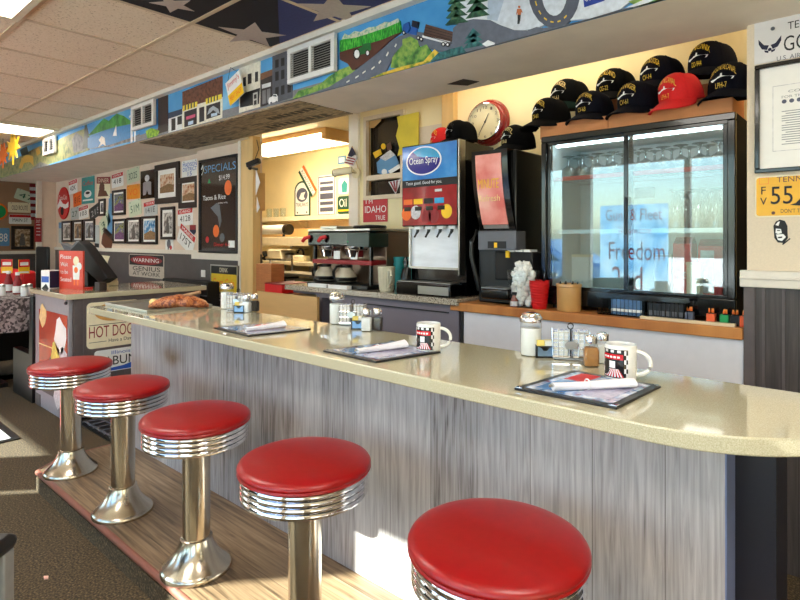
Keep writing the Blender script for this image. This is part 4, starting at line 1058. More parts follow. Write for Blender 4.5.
# lower row of framed photos
frame((63,221,72.5,242), 'leftmost dark-framed photo of the lower row, pale with a low figure', 'bw')
frame((74,220,83.5,242), 'second dark-framed photo from left in the lower row, brownish portrait', 'sepia')
frame((85,219,95.5,242), 'third dark-framed photo from left in the lower row, gray and white', 'gray')
frame((114,219,126.5,243.5), 'dark-framed photo in the lower row right of the brown tilted plate', 'land')
frame((128,217.5,141.5,243.8), 'dark-framed black and white photo in the lower row under the greenish plate', 'bw')
frame((143,216,158,244.3), 'dark-framed blue sky photo at the right end of the lower row', 'blue')
frame((113.5,190,126,215), 'dark-framed colour photo above the lower row, beside the orange plate', 'land')
frame((162,207,175.5,239.5), 'tall dark-framed portrait under the largest frame', 'bw', mat=.03)
frame((156,163.5,180,203.5), 'largest wide-framed picture of the gallery wall, warm tones with white mat', 'warm', fw=.06, mat=.05)
frame((180,177,199,208), 'wide dark-framed picture overlapping right of the largest frame', 'warm', fw=.055, mat=.015)
frame((100,199,106,216), 'narrow dark-framed photo between the two tilted plates and the upper frame', 'gray', mat=.02)
# black poster with a pale figure
c, w_, h_ = onY(141.5,170.5,155,198.5,YG)
t = thing('poster', 'black poster with a pale suited figure, left of the largest frame', 'poster', (0,0,0))
B(-w_/2,w_/2,-.012,-.001,-h_/2,h_/2).build('panel', MATS['black_gloss'], t)
mb = MB(); mb.disc(0,h_*.22,w_*.17,-.0135,-.012,16,h_*.12); mb.build('figure_head', MATS['rose_pale'], t)
mb = MB(); mb.prism([(-w_*.3,-h_*.38),(-w_*.1,-h_*.36),(0,-h_*.2),(w_*.1,-h_*.36),(w_*.3,-h_*.38),(w_*.3,.02),(w_*.18,h_*.1),(-w_*.18,h_*.1),(-w_*.3,.02)], 'y', -.0132, -.012); mb.build('figure_suit', MATS['stand_gray'], t)
t.location = c
M('plate_green', (206,216,190), .4, var=.06, scale=40); M('plate_blue', (96,150,196), .4, var=.08); M('plate_dark', (44,52,56), .4, var=.15); M('plate_brown', (104,62,44), .5, var=.12); M('plate_orange', (236,150,40), .4, var=.06)
M('plate_gray', (190,196,196), .4, var=.06); M('green_ink', (40,96,70), .5, var=.1)
plate((69,180,77.5,193.5), 'small red-topped white plate left of the teal poster', 'white', 'red', '42K', 'ink', -4, btxt='OHIO')
plate((73.5,192.5,82,206), 'orange-red plate between the red disc and the teal poster', 'orange', None, '81E', 'dark_red', -6)
plate((112,173,123.5,187), 'red-topped plate above the upper dark frame', 'white', 'red', '418', 'ink', -3, btxt='IOWA')
plate((127,168,139.5,182.5), 'white plate with green lettering left of the black poster', 'plate_green', None, '3D25', 'green_ink', -4)
plate((127,184.5,140,199), 'golden orange plate under the green-lettered white one', 'plate_orange', None, 'VO', 'orange', 0)
plate((129,200,141.5,216), 'pale greenish plate above the black and white photo', 'plate_green', None, '51M', 'green_ink', -7)
plate((144,201,157.5,216), 'red-topped plate under the black poster', 'plate_gray', 'red', '141E', 'ink', -4, btxt='TEXAS')
plate((178,208.5,193,225.5), 'red-topped plate under the wide right-hand frame', 'white', 'red', '4128', 'ink', -3, btxt='IDAHO')
plate((79,206,88.5,218.5), 'small red-topped plate above the third framed photo', 'white', 'red', '103', 'ink', -5, btxt='UTAH')
plate((71,207.5,79,219.5), 'small gray-green plate right of the red disc', 'plate_gray', None, '27', 'green_ink', -3)
plate((89.5,205,101.5,218), 'dark plate with pale numbers tilted beside the narrow frame', 'plate_dark', None, '215', 'plate_gray', -14)
plate((98,214,112,231), 'pale green plate tilted upward left of the blue vertical plate', 'plate_green', None, '31', 'green_ink', -32, size=(.33,.18))
plate((107.5,202,114,227), 'blue plate hung vertically left of the upper dark frame', 'plate_blue', None, None, 'ink', 8, size=(.14,.5))
plate((101,230,114,249.5), 'brown plate tilted downward under the green tilted plate', 'plate_brown', 'frame_dark', None, 'ink', 22, size=(.31,.23))
plate((95,225,99.5,248), 'narrow gray plate hung vertically beside the brown tilted plate', 'plate_gray', None, None, 'ink', 2, bot='ink')
plate((59,222,62.3,243), 'narrow greenish plate hung vertically at the left end of the gallery wall', 'plate_gray', 'plate_blue', None, 'ink', 0)
plate((178,228,195,250), 'white red-topped plate tilted steeply down beside the specials wall', 'white', 'red', '17ST', 'ink', 27, btxt='MAINE', size=(.33,.20))
plate((182,160,198.5,177), 'white district sign with blue lettering above the right-hand frame', 'white', None, None, 'blue', 0, name='district_sign', cat='sign', group='tin signs on the gallery wall')
c, w_, h_ = onY(182,160,198.5,177,YG)
t = [o for o in COL.objects if o.name.startswith('district_sign')][0]
for s, v0, v1, q in (('MADISON', .12, .36, .42), ('DISTRICT', -.14, .08, .42), ('15', -.42, -.18, .12)):
    mb = MB(); text(mb, s, -w_*q, w_*q, h_*v0, h_*v1, -.0055); o = mb.build('lettering', MATS['blue']); o.data.transform(Matrix.Identity(4)); o.parent = t
# tin posters
t = thing('tin_poster', 'teal tin poster with red lettering and a coffee cup', 'poster', (0,0,0), 'tin signs on the gallery wall')
c, w_, h_ = onY(82,177,94.5,203.5,YG)
B(-w_/2,w_/2,-.006,-.001,-h_/2,h_/2).build('sheet', MATS['teal'], t)
mb = MB(); text(mb, 'Coffee', -w_*.42, w_*.42, h_*.18, h_*.36, -.007, shear=.0); mb.build('lettering', MATS['red'], t)
MB().disc(0,-h_*.14,w_*.3,-.0068,-.006,20,h_*.14).build('painted_cup', MATS['white'], t); MB().disc(0,-h_*.1,w_*.17,-.0074,-.006,16,h_*.05).build('painted_coffee', MATS['ink'], t)
MB().box(-w_*.4,w_*.4,-.0068,-.006,-h_*.40,-h_*.34).build('lower_banner', MATS['white'], t); t.location = c
t = thing('tin_poster', 'cream and red tin poster with a brown picture, right of the teal poster', 'poster', (0,0,0), 'tin signs on the gallery wall')
c, w_, h_ = onY(97,177,110.5,198,YG)
B(-w_/2,w_/2,-.006,-.001,-h_/2,h_/2).build('sheet', MATS['cream'], t)
B(-w_/2,w_/2,-.0066,-.006,h_*.18,h_/2).build('red_field', MATS['dark_red'], t)
mb = MB(); text(mb, 'DINER', -w_*.4, w_*.4, h_*.24, h_*.43, -.0074); mb.build('lettering', MATS['cream'], t)
mb = MB(); mb.disc(-w_*.1,-h_*.05,w_*.2,-.0068,-.006,14); mb.prism([(-w_*.4,-h_*.45),(w_*.4,-h_*.4),(w_*.2,-h_*.15),(-w_*.3,-h_*.12)],'y',-.0066,-.006); mb.build('painted_scene', MATS['plate_brown'], t)
t.location = c; t.rotation_euler.y = math.radians(4)
t = thing('soda_disc', 'round red and white soda disc at the left end of the gallery wall', 'sign', (0,0,0))
c, w_, h_ = onY(58,187,71,219.5,YG)
r = h_/2
MB().disc(0,0,r,-.02,-.001,32).build('disc', MATS['red'], t, bevel=.008)
MB().prism([(-r*.96,-r*.1),(-r*.5,.06),(0,-r*.02),(r*.5,-r*.1),(r*.97,r*.05),(r*.95,-r*.28),(r*.4,-r*.36),(0,-r*.28),(-r*.5,-r*.18),(-r*.9,-r*.36)], 'y', -.0208, -.02).build('white_wave', MATS['white'], t)
MB().disc(-r*.12,-r*.48,r*.26,-.0212,-.02,20).build('black_bottle', MATS['ink'], t)
mb = MB(); text(mb, 'Coca-Cola', -r*.7, r*.7, r*.2, r*.5, -.0212); mb.build('lettering', MATS['white'], t)
t.location = c
t = thing('bulldog_sticker', 'small white bulldog sticker under the tall portrait', 'sticker', (0,0,0))
c, w_, h_ = onY(165.5,239.5,173.5,251,YG)
MB().prism(rrect(w_,h_,.02),'y',-.002,-.001).build('paper', MATS['white'], t)
mb = MB(); mb.disc(-.01,h_*.12,w_*.25,-.0027,-.002,14); mb.box(-w_*.2,-w_*.05,-.0026,-.002,-h_*.4,0); mb.box(w_*.05,w_*.2,-.0026,-.002,-h_*.4,0); mb.build('printed_dog', MATS['gray_plastic'], t)
MB().disc(w_*.2,-h_*.2,w_*.13,-.003,-.002,10).build('red_mark', MATS['red'], t); t.location = c
t = thing('shield_sticker', 'red heart-shaped and blue shield sticker by the specials wall', 'sticker', (0,0,0))
c, w_, h_ = onY(193.5,226,199.5,237,2.60)
c, w_, h_ = onY(190,225,196,237,YG)
MB().prism([(-w_/2,h_/2),(w_/2,h_/2),(w_/2,-h_*.1),(0,-h_/2),(-w_/2,-h_*.1)],'y',-.003,-.001).build('shield', MATS['navy'], t)
MB().box(-w_/2,w_/2,-.0036,-.003,h_*.1,h_*.5).build('shield_top', MATS['dark_red'], t); t.location = c
# warning sign, little yellow note
t = thing('warning_sign', 'metal WARNING GENIUS AT WORK sign on the gray wainscot', 'sign', (0,0,0))
c, w_, h_ = onY(128.5,254.5,163.5,277.5,2.689)
MB().prism(rrect(w_,h_,.03),'y',-.004,-.001).build('plate', MATS['mat_white'] if False else M('sign_silver', (196,186,174), .35, var=.08), t)
MB().box(-w_*.48,w_*.48,-.0045,-.004,h_*.02,h_*.47).build('black_field', MATS['ink'], t)
MB().disc(0,h_*.245,w_*.45,-.0052,-.0045,32,h_*.19).build('red_oval', MATS['dark_red'], t)
mb = MB(); text(mb,'WARNING',-w_*.37,w_*.37,h_*.16,h_*.33,-.006); mb.build('lettering', MATS['white'], t)
mb = MB(); text(mb,'GENIUS',-w_*.38,w_*.40,-h_*.22,-h_*.03,-.0048); text(mb,'AT WORK',-w_*.38,w_*.40,-h_*.43,-h_*.26,-.0048); mb.build('black_lettering', MATS['ink'], t)
t.location = c
t = thing('yellow_note', 'crumpled cream paper note on the wainscot behind the monitor', 'note', (0,0,0))
c, w_, h_ = onY(98,255,110,270,2.689)
MB().prism([(-w_*.4,h_*.5),(w_*.5,h_*.45),(w_*.3,0),(w_*.42,-h_*.45),(-w_*.1,-h_*.5),(-w_*.5,h_*.1)],'y',-.004,-.001).build('paper', MATS['cream'], t); t.location = c
# specials board
t = thing('specials_board', 'tall black dry-erase SPECIALS board with chalk-pen drawings', 'board', (0,0,0))
c, w_, h_ = onY(200.5,157.5,239,253,2.619)
M('board_dark', (42,40,44), .08, var=.2, scale=4, coat=.8)
MB().ring(-w_/2,w_/2,-h_/2,h_/2,.02,-.03,-.001).build('frame', MATS['black'], t, bevel=.003)
B(-w_/2+.02,w_/2-.02,-.018,-.002,-h_/2+.02,h_/2-.02).build('panel', MATS['board_dark'], t)
mb = MB(); text(mb,'SPECIALS',-w_*.36,w_*.45,h_*.35,h_*.43,-.0195); mb.build('title_lettering', MATS['plate_blue'], t)
mb = MB(); text(mb,'$14.99',.02,w_*.3,h_*.25,h_*.31,-.0195); text(mb,'Tacos & Rice',-w_*.4,w_*.2,h_*.06,h_*.11,-.0195); text(mb,'today only',.0,w_*.25,h_*.01,h_*.03,-.0195); mb.build('white_lettering', MATS['white'], t)
mb = MB(); text(mb,'Dinner 4-8',-w_*.1,w_*.3,-h_*.43,-h_*.39,-.0195); mb.disc(-w_*.28,-h_*.36,.03,-.0195,-.018,8); mb.build('red_lettering', MATS['red'], t)
mb = MB(); mb.disc(w_*.26,h_*.17,.055,-.0195,-.018,14,.065); mb.disc(-.03,-h_*.27,.05,-.0195,-.018,12,.055); pieces(mb, 'orange_drawing', MATS['orange'], t)
mb = MB(); mb.prism([(-.12,-.02),(-.02,.02),(.03,-.0),(.06,-.14),(.03,-.2),(-.0,-.1),(-.06,-.06)],'y',-.0194,-.018); mb.disc(.07,-h_*.34,.04,-.0194,-.018,10); mb.build('gray_drawing', MATS['gray_plastic'], t)
mb = MB(); mb.prism([(-.17,h_*.24),(-.12,h_*.24),(-.145,h_*.29)],'y',-.0194,-.018); mb.build('green_drawing', MATS['green'], t)
B(w_*.27,w_*.42,-.0195,-.018,-h_*.44,-h_*.37).build('white_card', MATS['white'], t)
mb = MB().tube([(-w_*.44,-.02,h_*.40),(-w_*.40,-.02,h_*.44),(-w_*.38,-.02,h_*.38),(-w_*.43,-.02,h_*.34)],.004,6); mb.build('chalk_scroll', MATS['white'], t)
t.location = c
# gold soda sign below it
t = thing('soda_sign', 'black and gold soda sign leaning below the specials board', 'sign', (0,0,0))
c, w_, h_ = onY(211.5,265,238.5,301,2.57)
MB().box(-w_/2,w_/2,-.012,0,-h_/2,h_/2).build('panel', MATS['black'], t, bevel=.002)
MB().ring(-w_*.5,w_*.5,-h_*.5,h_*.5,.01,-.016,-.011).build('frame', MATS['brushed'], t)
MB().box(-w_*.47,w_*.47,-.013,-.012,-h_*.26,h_*.25).build('gold_field', MATS['gold'], t)
mb = MB(); text(mb,'Coca-Cola',-w_*.40,w_*.40,-h_*.09,h_*.12,-.014); mb.build('lettering', MATS['orange'], t)
mb = MB(); text(mb,'DRINK',-w_*.15,w_*.15,h_*.3,h_*.42,-.0132); text(mb,'ICE COLD',-w_*.3,w_*.3,-h_*.42,-h_*.32,-.0132); mb.build('cream_lettering', MATS['cream'], t)
t.location = c
t = thing('light_switch', 'white switch plate on the gray wainscot left of the gold soda sign', 'switch', (0,0,0))
c, w_, h_ = onY(201.5,270,205.5,277,2.609)
MB().box(-w_/2,w_/2,-.006,0,-h_/2,h_/2).build('plate', MATS['white'], t, bevel=.002); MB().box(-.006,.006,-.014,-.006,-.012,.012).build('toggle', MATS['white'], t); t.location = c
# ------------------------------------------------------------------ far left room
XL = -10.45
XL = -10.499
plate((8,202.5,31.5,212.5), 'cream sign with brown lettering on the far left wall, above the red-topped sign', 'cream', None, 'OLD ROUTE', 'plate_brown', 0, face=XL, name='wall_sign', cat='sign', group='signs on the far left wall')
plate((9,214.5,31.5,224), 'white sign with red top on the far left wall, above the framed picture', 'white', 'red', 'MAIN ST', 'ink', 0, face=XL, name='wall_sign', cat='sign', group='signs on the far left wall')
plate((19,190,34,203), 'greenish plate tilted on the far left wall near the striped flag', 'plate_green', None, '47', 'green_ink', 18, face=XL, group='signs on the far left wall', size=(.32,.17))
plate((-3,228,9.5,246), 'blue and white plate at the left edge of the photo', 'plate_blue', None, '88', 'white', 0, face=XL, group='signs on the far left wall')
frame((11,226,33.5,249.5), 'brown-framed tan picture on the far left wall', 'sepia', fw=.05, mat=0, face=XL, group='pictures on the far left wall')
t = thing('round_sign', 'round green and orange sign cut by the left edge of the photo', 'sign', (0,0,0))
c, w_, h_ = onX(-9,203,4,220,XL)
MB().disc(0,0,h_/2,-.02,-.001,28).build('rim', MATS['orange'], t); MB().disc(0,0,h_*.4,-.024,-.02,28).build('face', MATS['green'], t)
t.location = c; t.rotation_euler.z = PI/2
t = thing('striped_flag', 'red and white striped flag hanging beside the column at far left', 'flag', (0,0,0))
a = at(30,184,2.9); c, w_, h_ = onX(29.5,184,37.5,220,-10.499)
for k in range(11):
    z0 = h_/2-h_*(k+1)/11; z1 = h_/2-h_*k/11
    B(-w_/2+.02*k/11, w_/2, -.012-.006*(k%2), 0, z0, z1).build('stripe', MATS['dark_red' if k%2==0 else 'rose_pale'], t)
t.location = c; t.rotation_euler.z = PI/2
t = thing('red_plaque', 'narrow red plaque on the white column at far left', 'sign', (0,0,0))
c, w_, h_ = onX(34.5,218,41.5,242,-8.899)
B(-w_/2,w_/2,-.012,0,-h_/2,h_/2).build('panel', MATS['dark_red'], t)
mb = MB(); text(mb,'EXIT',-w_*.3,w_*.3,h_*.3,h_*.42,-.013)
for k in range(4): mb.box(-w_*.28,w_*.28,-.013,-.012,h_*(.2-.14*k),h_*(.23-.14*k))
mb.build('lettering', MATS['rose_pale'], t); t.location = c; t.rotation_euler.z = PI/2
t = thing('number_strip', 'narrow white number strip low on the white column at far left', 'sign', (0,0,0))
c, w_, h_ = onX(37.2,252,42,276,-8.899)
B(-w_/2,w_/2,-.008,0,-h_/2,h_/2).build('panel', MATS['white'], t)
mb = MB()
for k in range(5): text(mb,'%d' % (3+k),-w_*.2,w_*.25,h_*(.3-.17*k),h_*(.42-.17*k),-.009)
mb.build('lettering', MATS['ink'], t); t.location = c; t.rotation_euler.z = PI/2
# red booth and black chair beyond
bo = thing('booth_bench', 'red vinyl booth bench beyond the dining table at far left', 'bench', (-7.2,1.8,0))
x0, x1 = -8.3, -6.75
B(x0, x1, 1.72, 1.86, .0, .50).build('base', MATS['black'], bo)
B(x0, x1, 1.70, 1.86, .42, .90).build('backrest', MATS['red'], bo, bevel=.03, seg=3)
B(x0, x1, 1.30, 1.70, .40, .47).build('seat', MATS['red'], bo, bevel=.03, seg=3)
B(x0, x1, 1.34, 1.72, 0, .40).build('seat_box', MATS['black'], bo)
ch = thing('black_chair', 'black high-backed chair behind the red booth bench', 'chair', (-8.3,2.2,0))
p = at(29,268,2.12)
cx = p.x
B(cx-.22,cx+.22,2.25,2.29,.45,1.14).build('backrest', MATS['black_matte'], ch, bevel=.06, seg=4)
B(cx-.22,cx+.22,1.98,2.29,.42,.47).build('seat', MATS['black_matte'], ch, bevel=.015)
for x in (cx-.19, cx+.19):
    for y in (2.01, 2.26): MB().cyl(x,y,0,.43,.016,seg=10).build('leg', MATS['black'], ch)
# table with cloth
tb = thing('dining_table', 'dining table with gray patterned cloth at far left', 'table', (-5.75,1.28,0))
ZTB = .75
tx0, tx1, ty0, ty1 = -6.45, -5.27, .95, 1.60
B(tx0,tx1,ty0,ty1,ZTB-.03,ZTB-.002).build('tabletop', MATS['frame_dark'], tb)
MB().cyl(-5.85,1.28,.03,ZTB-.03,.05,seg=16).build('pedestal', MATS['black'], tb)
mb = MB()
for a in range(4): mb.box(-5.85-.32 if a==0 else -5.85-.035, -5.85+.32 if a==0 else -5.85+.035, 1.28-.035 if a==0 else 1.28-.28, 1.28+.035 if a==0 else 1.28+.28, 0, .035)
mb.build('foot', MATS['black'], tb)
cl_m = ramp_mat('tablecloth', [(.35,(70,64,66)),(.5,(120,112,114)),(.65,(160,152,152))], 60, .8, voronoi=True)
cl = thing('tablecloth', 'gray patterned cloth draped over the dining table at far left', 'tablecloth', (-5.75,1.28,ZTB))
B(tx0-.01,tx1+.01,ty0-.01,ty1+.01,ZTB-.001,ZTB+.004).build('top', cl_m, cl)
N = 60; vs = []; fs = []
per = [(tx0-.012,ty0-.012),(tx1+.012,ty0-.012),(tx1+.012,ty1+.012),(tx0-.012,ty1+.012)]
for s in range(4):
    a = Vector((*per[s],0)); b = Vector((*per[(s+1)%4],0)); nn = Vector((b.y-a.y, a.x-b.x, 0)).normalized()
    for k in range(15):
        p = a+(b-a)*k/15; o = .012+.012*math.sin(k*1.7)
        vs += [(p.x,p.y,ZTB+.004), (p.x+nn.x*o,p.y+nn.y*o,ZTB-.13), (p.x+nn.x*o*1.8,p.y+nn.y*o*1.8,ZTB-.26)]
n = len(vs)//3
for k in range(n):
    for i in (0,1): fs.append((k*3+i, ((k+1)%n)*3+i, ((k+1)%n)*3+i+1, k*3+i+1))
MB().add(vs, fs, True).build('skirt', cl_m, cl)
# chair tucked at the table
ch = thing('dark_chair', 'dark dining chair tucked under the cloth-covered table', 'chair', (-5.9,1.0,0))
for (x, y) in ((-6.05,.85),(-6.05,1.2),(-5.72,.85),(-5.72,1.2)): MB().cyl(x,y,0,.44,.018,.016,12).build('leg', MATS['black'], ch)
B(-6.08,-5.69,.82,1.23,.43,.48).build('seat', MATS['black_matte'], ch, bevel=.012)
B(-6.08,-5.69,.82,.86,.48,.72).build('backrest', MATS['black_matte'], ch, bevel=.012)
# condiments on that table
bt = thing('ketchup_bottle', 'red ketchup bottle with white label, right one on the cloth table', 'bottle', (0,0,0), 'ketchup bottles on the cloth table')
MB().lathe([(0,0),(.032,0),(.035,.006),(.034,.085),(.026,.12),(.015,.150),(.014,.165),(0,.165)], 20).build('body', MATS['dark_red'], bt)
MB().lathe([(.0355,.012),(.0355,.07)], 20).build('label_band', MATS['white'], bt)
MB().lathe([(0,.163),(.017,.163),(.017,.19),(0,.19)], 16).build('cap', MATS['white'], bt)
ZQ = ZTB+.0045
def putq(o, x, y): p = atz(x, y, ZQ); o.location = (p.x, p.y, ZQ); return p
putq(bt, 17.5, 294)
b2 = dup(bt, label='red ketchup bottle with white label, left one on the cloth table'); putq(b2, 8.5, 292)
sk = thing('table_shaker', 'glass shaker in front of the right sign card on the cloth table', 'shaker', (0,0,0), 'shakers on the cloth table')
MB().lathe([(0,0),(.026,0),(.028,.005),(.026,.06),(.022,.075),(0,.075)], 16).build('jar', MATS['salt'], sk)
MB().lathe([(0,.074),(.024,.074),(.024,.09),(.012,.098),(0,.098)], 16).build('cap', MATS['brushed'], sk)
putq(sk, 24.5, 296)
for (x, y, lab) in ((29.5, 295, 'glass shaker at the right edge of the cloth table'), (2, 295.5, 'glass shaker at the left edge of the photo on the cloth table')):
    o = dup(sk, label=lab); putq(o, x, y)
cd = thing('sign_card', 'red and yellow sign card on a stick, left one on the cloth table', 'table card', (0,0,0), 'sign cards on the cloth table')
MB().cyl(0,0,0,.012,.03,seg=16).build('base', MATS['black'], cd)
MB().cyl(0,0,.012,.17,.004,seg=8).build('stick', MATS['red'], cd)
B(-.045,.045,-.004,.004,.16,.29).build('card', MATS['yellow'], cd); B(-.045,.045,-.0052,-.004,.22,.29).build('red_header', MATS['red'], cd); B(-.034,.034,-.006,-.0052,.235,.265).build('white_panel', MATS['white'], cd); B(-.036,.036,-.006,-.004,.165,.18).build('white_footer', MATS['white'], cd)
p = putq(cd, 7, 290.5); cd.rotation_euler.z = TH+.3
c2 = dup(cd, label='red and yellow sign card on a stick, right one on the cloth table'); putq(c2, 24, 291); c2.rotation_euler.z = TH+1.0
# rug and near chair leg
rg = thing('striped_rug', 'red rug with black and white border on the carpet at the left edge', 'rug', (-4.6,.8,0))
B(-5.8,-4.02,.45,1.02,0,.006).build('border', MATS['black'], rg); B(-5.8,-4.06,.49,.98,.006,.0075).build('white_band', MATS['rose_pale'], rg); B(-5.8,-4.10,.53,.94,.0075,.009).build('red_field', MATS['red'], rg)
nc = thing('near_chair', 'chair with gray metal leg and black seat at the lower left corner', 'chair', (0,0,0))
B(-.42,0,-.42,0,.40,.44).build('seat', MATS['black'], nc, bevel=.02)
for (x, y) in ((-.03,-.03),(-.39,-.03),(-.03,-.39),(-.39,-.39)): B(x-.02,x+.02,y-.02,y+.02,0,.40).build('leg', MATS['gray_metal'] if 'gray_metal' in MATS else M('gray_metal', (150,152,154), .45, .3, var=.08), nc, bevel=.004)
B(-.42,-.38,-.42,0,.44,.88).build('backrest', MATS['black'], nc, bevel=.015)
p = atz(21, 530, .44); nc.location = (p.x, p.y, 0); nc.rotation_euler.z = TH
# ------------------------------------------------------------------ kitchen beyond the opening
YK = 4.299
def kY(x0,y0,x1,y1,Y=YK): return onY(x0,y0,x1,y1,Y)
def kbox(px, Y, depth): # box from a pixel rectangle on its front plane
    x0,y0,x1,y1 = px; c, w_, h_ = onY(x0,y0,x1,y1,Y)
    return c.x-w_/2, c.x+w_/2, Y, Y+depth, c.z-h_/2, c.z+h_/2
sh = thing('wall_shelf', 'cream wall shelf along the kitchen back wall under the signs', 'shelf', (-5.3,4.2,1.4))
za = at(300,216,4.12).z; zb = at(300,220.5,4.12).z
B(-6.9,-3.2,4.12,4.299,zb,za).build('board', MATS['cream'], sh, bevel=.003)
for x in (-6.3,-5.3,-4.3): MB().prism([(4.15,zb),(4.298,zb),(4.298,zb-.12)],'x',x-.01,x+.01).build('bracket', MATS['cream'], sh)
kt = thing('prep_table', 'cream kitchen prep counter with open shelf under the back wall signs', 'table', (-5.2,3.9,0))
zt_ = at(300,262,3.75).z
B(-6.9,-3.3,3.75,4.28,zt_-.04,zt_).build('worktop', MATS['cream'], kt, bevel=.004)
B(-6.9,-3.3,3.80,4.28,.35,.38).build('shelf', MATS['brushed'], kt)
for x in (-6.85,-5.1,-3.35):
    for y in (3.8,4.2): B(x-.02,x+.02,y-.02,y+.02,0,zt_-.04).build('leg', MATS['brushed'], kt)
hd = thing('warming_shelf', 'wide cream warming shelf over the kitchen counter', 'shelf', (-5.2,3.9,1.2))
x0,x1,y0,y1,z0,z1 = kbox((258,237,345,246), 3.8, .42)
B(x0,x1,y0,y1,z0,z1).build('deck', MATS['cream'], hd, bevel=.004)
x0b,x1b,_,_,z0b,_ = kbox((258,226,345,237), 4.1, .15)
B(x0b,x1b,4.05,4.28,z1,z1+.10).build('back_ledge', MATS['tan_laminate'], hd)
for x in (x0+.03, (x0+x1)/2, x1-.03): B(x-.015,x+.015,4.2,4.23,zt_,z0).build('post', MATS['brushed'], hd)
rl = thing('wrap_roll', 'white roll with black end on the warming shelf, left in the opening', 'roll', (0,0,0))
c, w_, h_ = onY(256,224.5,289,235,3.86)
mb = MB(); mb.xf = Matrix.Translation(c) @ Matrix.Rotation(PI/2,4,'Y'); mb.cyl(0,0,-w_/2,w_/2-.06,h_/2-.006); mb.build('roll', MATS['white'], rl)
mb = MB(); mb.xf = Matrix.Translation(c) @ Matrix.Rotation(PI/2,4,'Y'); mb.cyl(0,0,w_/2-.06,w_/2,h_/2); mb.build('end_cap', MATS['black'], rl)
B(c.x+w_/2-.12,c.x+w_/2-.10,c.y-.01,c.y+.01,z1,c.z-h_/2+.01).build('stand', MATS['black'], rl)
B(c.x+w_/2-.17,c.x+w_/2-.05,c.y-.05,c.y+.15,z1,z1+.008).build('stand_foot', MATS['brushed'], rl)
sl = thing('meat_slicer', 'cream slicer with black grip at the left of the kitchen counter', 'slicer', (0,0,0))
x0,x1,y0,y1,z0,z1 = kbox((261,250,276,268), 3.72, .3)
z0 = zt_
MB().prism([(x0,z0),(x1+.03,z0),(x1,z0+.05),(x1-.01,z1),(x0+.04,z1)],'y',3.78,4.0).build('body', MATS['cream'], sl, bevel=.01)
MB().tube([(x0-.01,3.76,z0+.02),(x0+.02,3.76,(z0+z1)/2),(x0+.01,3.76,z1-.02)],.03,10).build('black_grip', MATS['black'], sl)
B(x0,x1+.1,3.78,4.05,z0,z0+.025).build('base', MATS['brushed'], sl)
B(x0+.02,x1+.15,3.79,4.05,z1,z1+.012).build('top_plate', MATS['cream'], sl, bevel=.005)
sc = thing('tape_dispenser', 'cream label dispenser with black loop handle on the kitchen counter', 'dispenser', (0,0,0))
p = at(301,258,3.85)
B(p.x-.09,p.x+.09,3.8,3.92,zt_,zt_+.07).build('body', MATS['cream'], sc, bevel=.015)
MB().tube([(p.x-.02+.05*math.cos(a),3.86,zt_+.085+.05*math.sin(a)) for a in [PI*k/10-.4 for k in range(12)]],.012,8).build('loop_handle', MATS['black'], sc)
for (px, col, lab, dz) in ((278,'gray_plastic','dark gray canister on the kitchen counter beside the slicer',.09),(288,'brushed','steel canister on the kitchen counter left of the label dispenser',.07)):
    p = at(px,260,3.85); t = thing('canister', lab, 'canister', (p.x,3.87,zt_), 'canisters on the kitchen counter')
    MB().cyl(p.x,3.87,zt_,zt_+dz,.05).build('body', MATS[col], t); MB().lathe([(0,zt_+dz),(.052,zt_+dz),(.052,zt_+dz+.012),(0,zt_+dz+.02)],20,p.x,3.87).build('lid', MATS['black'], t)
mw = thing('kitchen_rack', 'stainless shelving rack with stacked tins low in the kitchen opening', 'rack', (-4,3.3,0))
zr = at(300,273,3.3).z
for (z, nm) in ((zr,'upper_shelf'),(zr-.14,'lower_shelf')): B(-4.55,-3.3,3.2,3.5,z-.02,z).build(nm, MATS['brushed'], mw)
for x in (-4.53,-3.32):
    for y in (3.22,3.48): MB().cyl(x,y,0,zr+.12,.012,seg=8).build('post', MATS['chrome'], mw)
for k,(px, m, h_) in enumerate(((287,'black',.10),(294,'brushed',.07),(303,'green_tin',.08),(312,'cream',.06))):
    M('green_tin', (120,150,90), .5, var=.15)
    p = at(px,280,3.3); lab = ('black tin on the kitchen rack, leftmost','steel tin on the kitchen rack, second from left','green tin on the kitchen rack','cream tin on the kitchen rack, rightmost')[k]
    t = thing('storage_tin', lab, 'tin', (p.x,3.32,zr-.14), 'tins on the kitchen rack')
    B(p.x-.06,p.x+.06,3.25,3.4,zr-.14,zr-.14+h_).build('body', MATS[m], t, bevel=.006); B(p.x-.062,p.x+.062,3.248,3.402,zr-.14+h_,zr-.14+h_+.01).build('lid', MATS['brushed'], t)
# pass ledge with boxes
ld = thing('pass_cabinet', 'low tan laminate cabinet below the kitchen opening', 'cabinet', (-3.2,2.5,0))
z = at(285,294,2.4).z
B(at(257,0,2.4).x, at(317,0,2.4).x, 2.4, 2.42, .0, z).build('front', MATS['tan_laminate'], ld)
B(at(257,0,2.4).x, at(316.5,0,2.46).x-.006, 2.42, 2.95, .0, z-.012).build('body', MATS['post_tan'], ld)
x0,x1,y0,y1,z0,z1 = kbox((256,264,271,293), 2.5, .3)
t = thing('wood_crate', 'brown wooden crate standing on the ledge left in the kitchen opening', 'crate', ((x0+x1)/2,2.65,z-.012))
M('crate_wood', (176,110,62), .6, var=.12, scale=14, stretch=(1,1,8)); 
B(x0,x1,2.5,2.52,z-.012,z1).build('front', MATS['crate_wood'], t); B(x0,x1,2.60,2.62,z-.012,z1).build('back', MATS['crate_wood'], t); B(x0,x0+.02,2.52,2.60,z-.012,z1).build('side', MATS['crate_wood'], t); B(x1-.02,x1,2.52,2.60,z-.012,z1).build('side', MATS['crate_wood'], t); B(x0,x1,2.52,2.60,z-.012,z).build('bottom', MATS['crate_wood'], t)
t2x0 = x1+.005
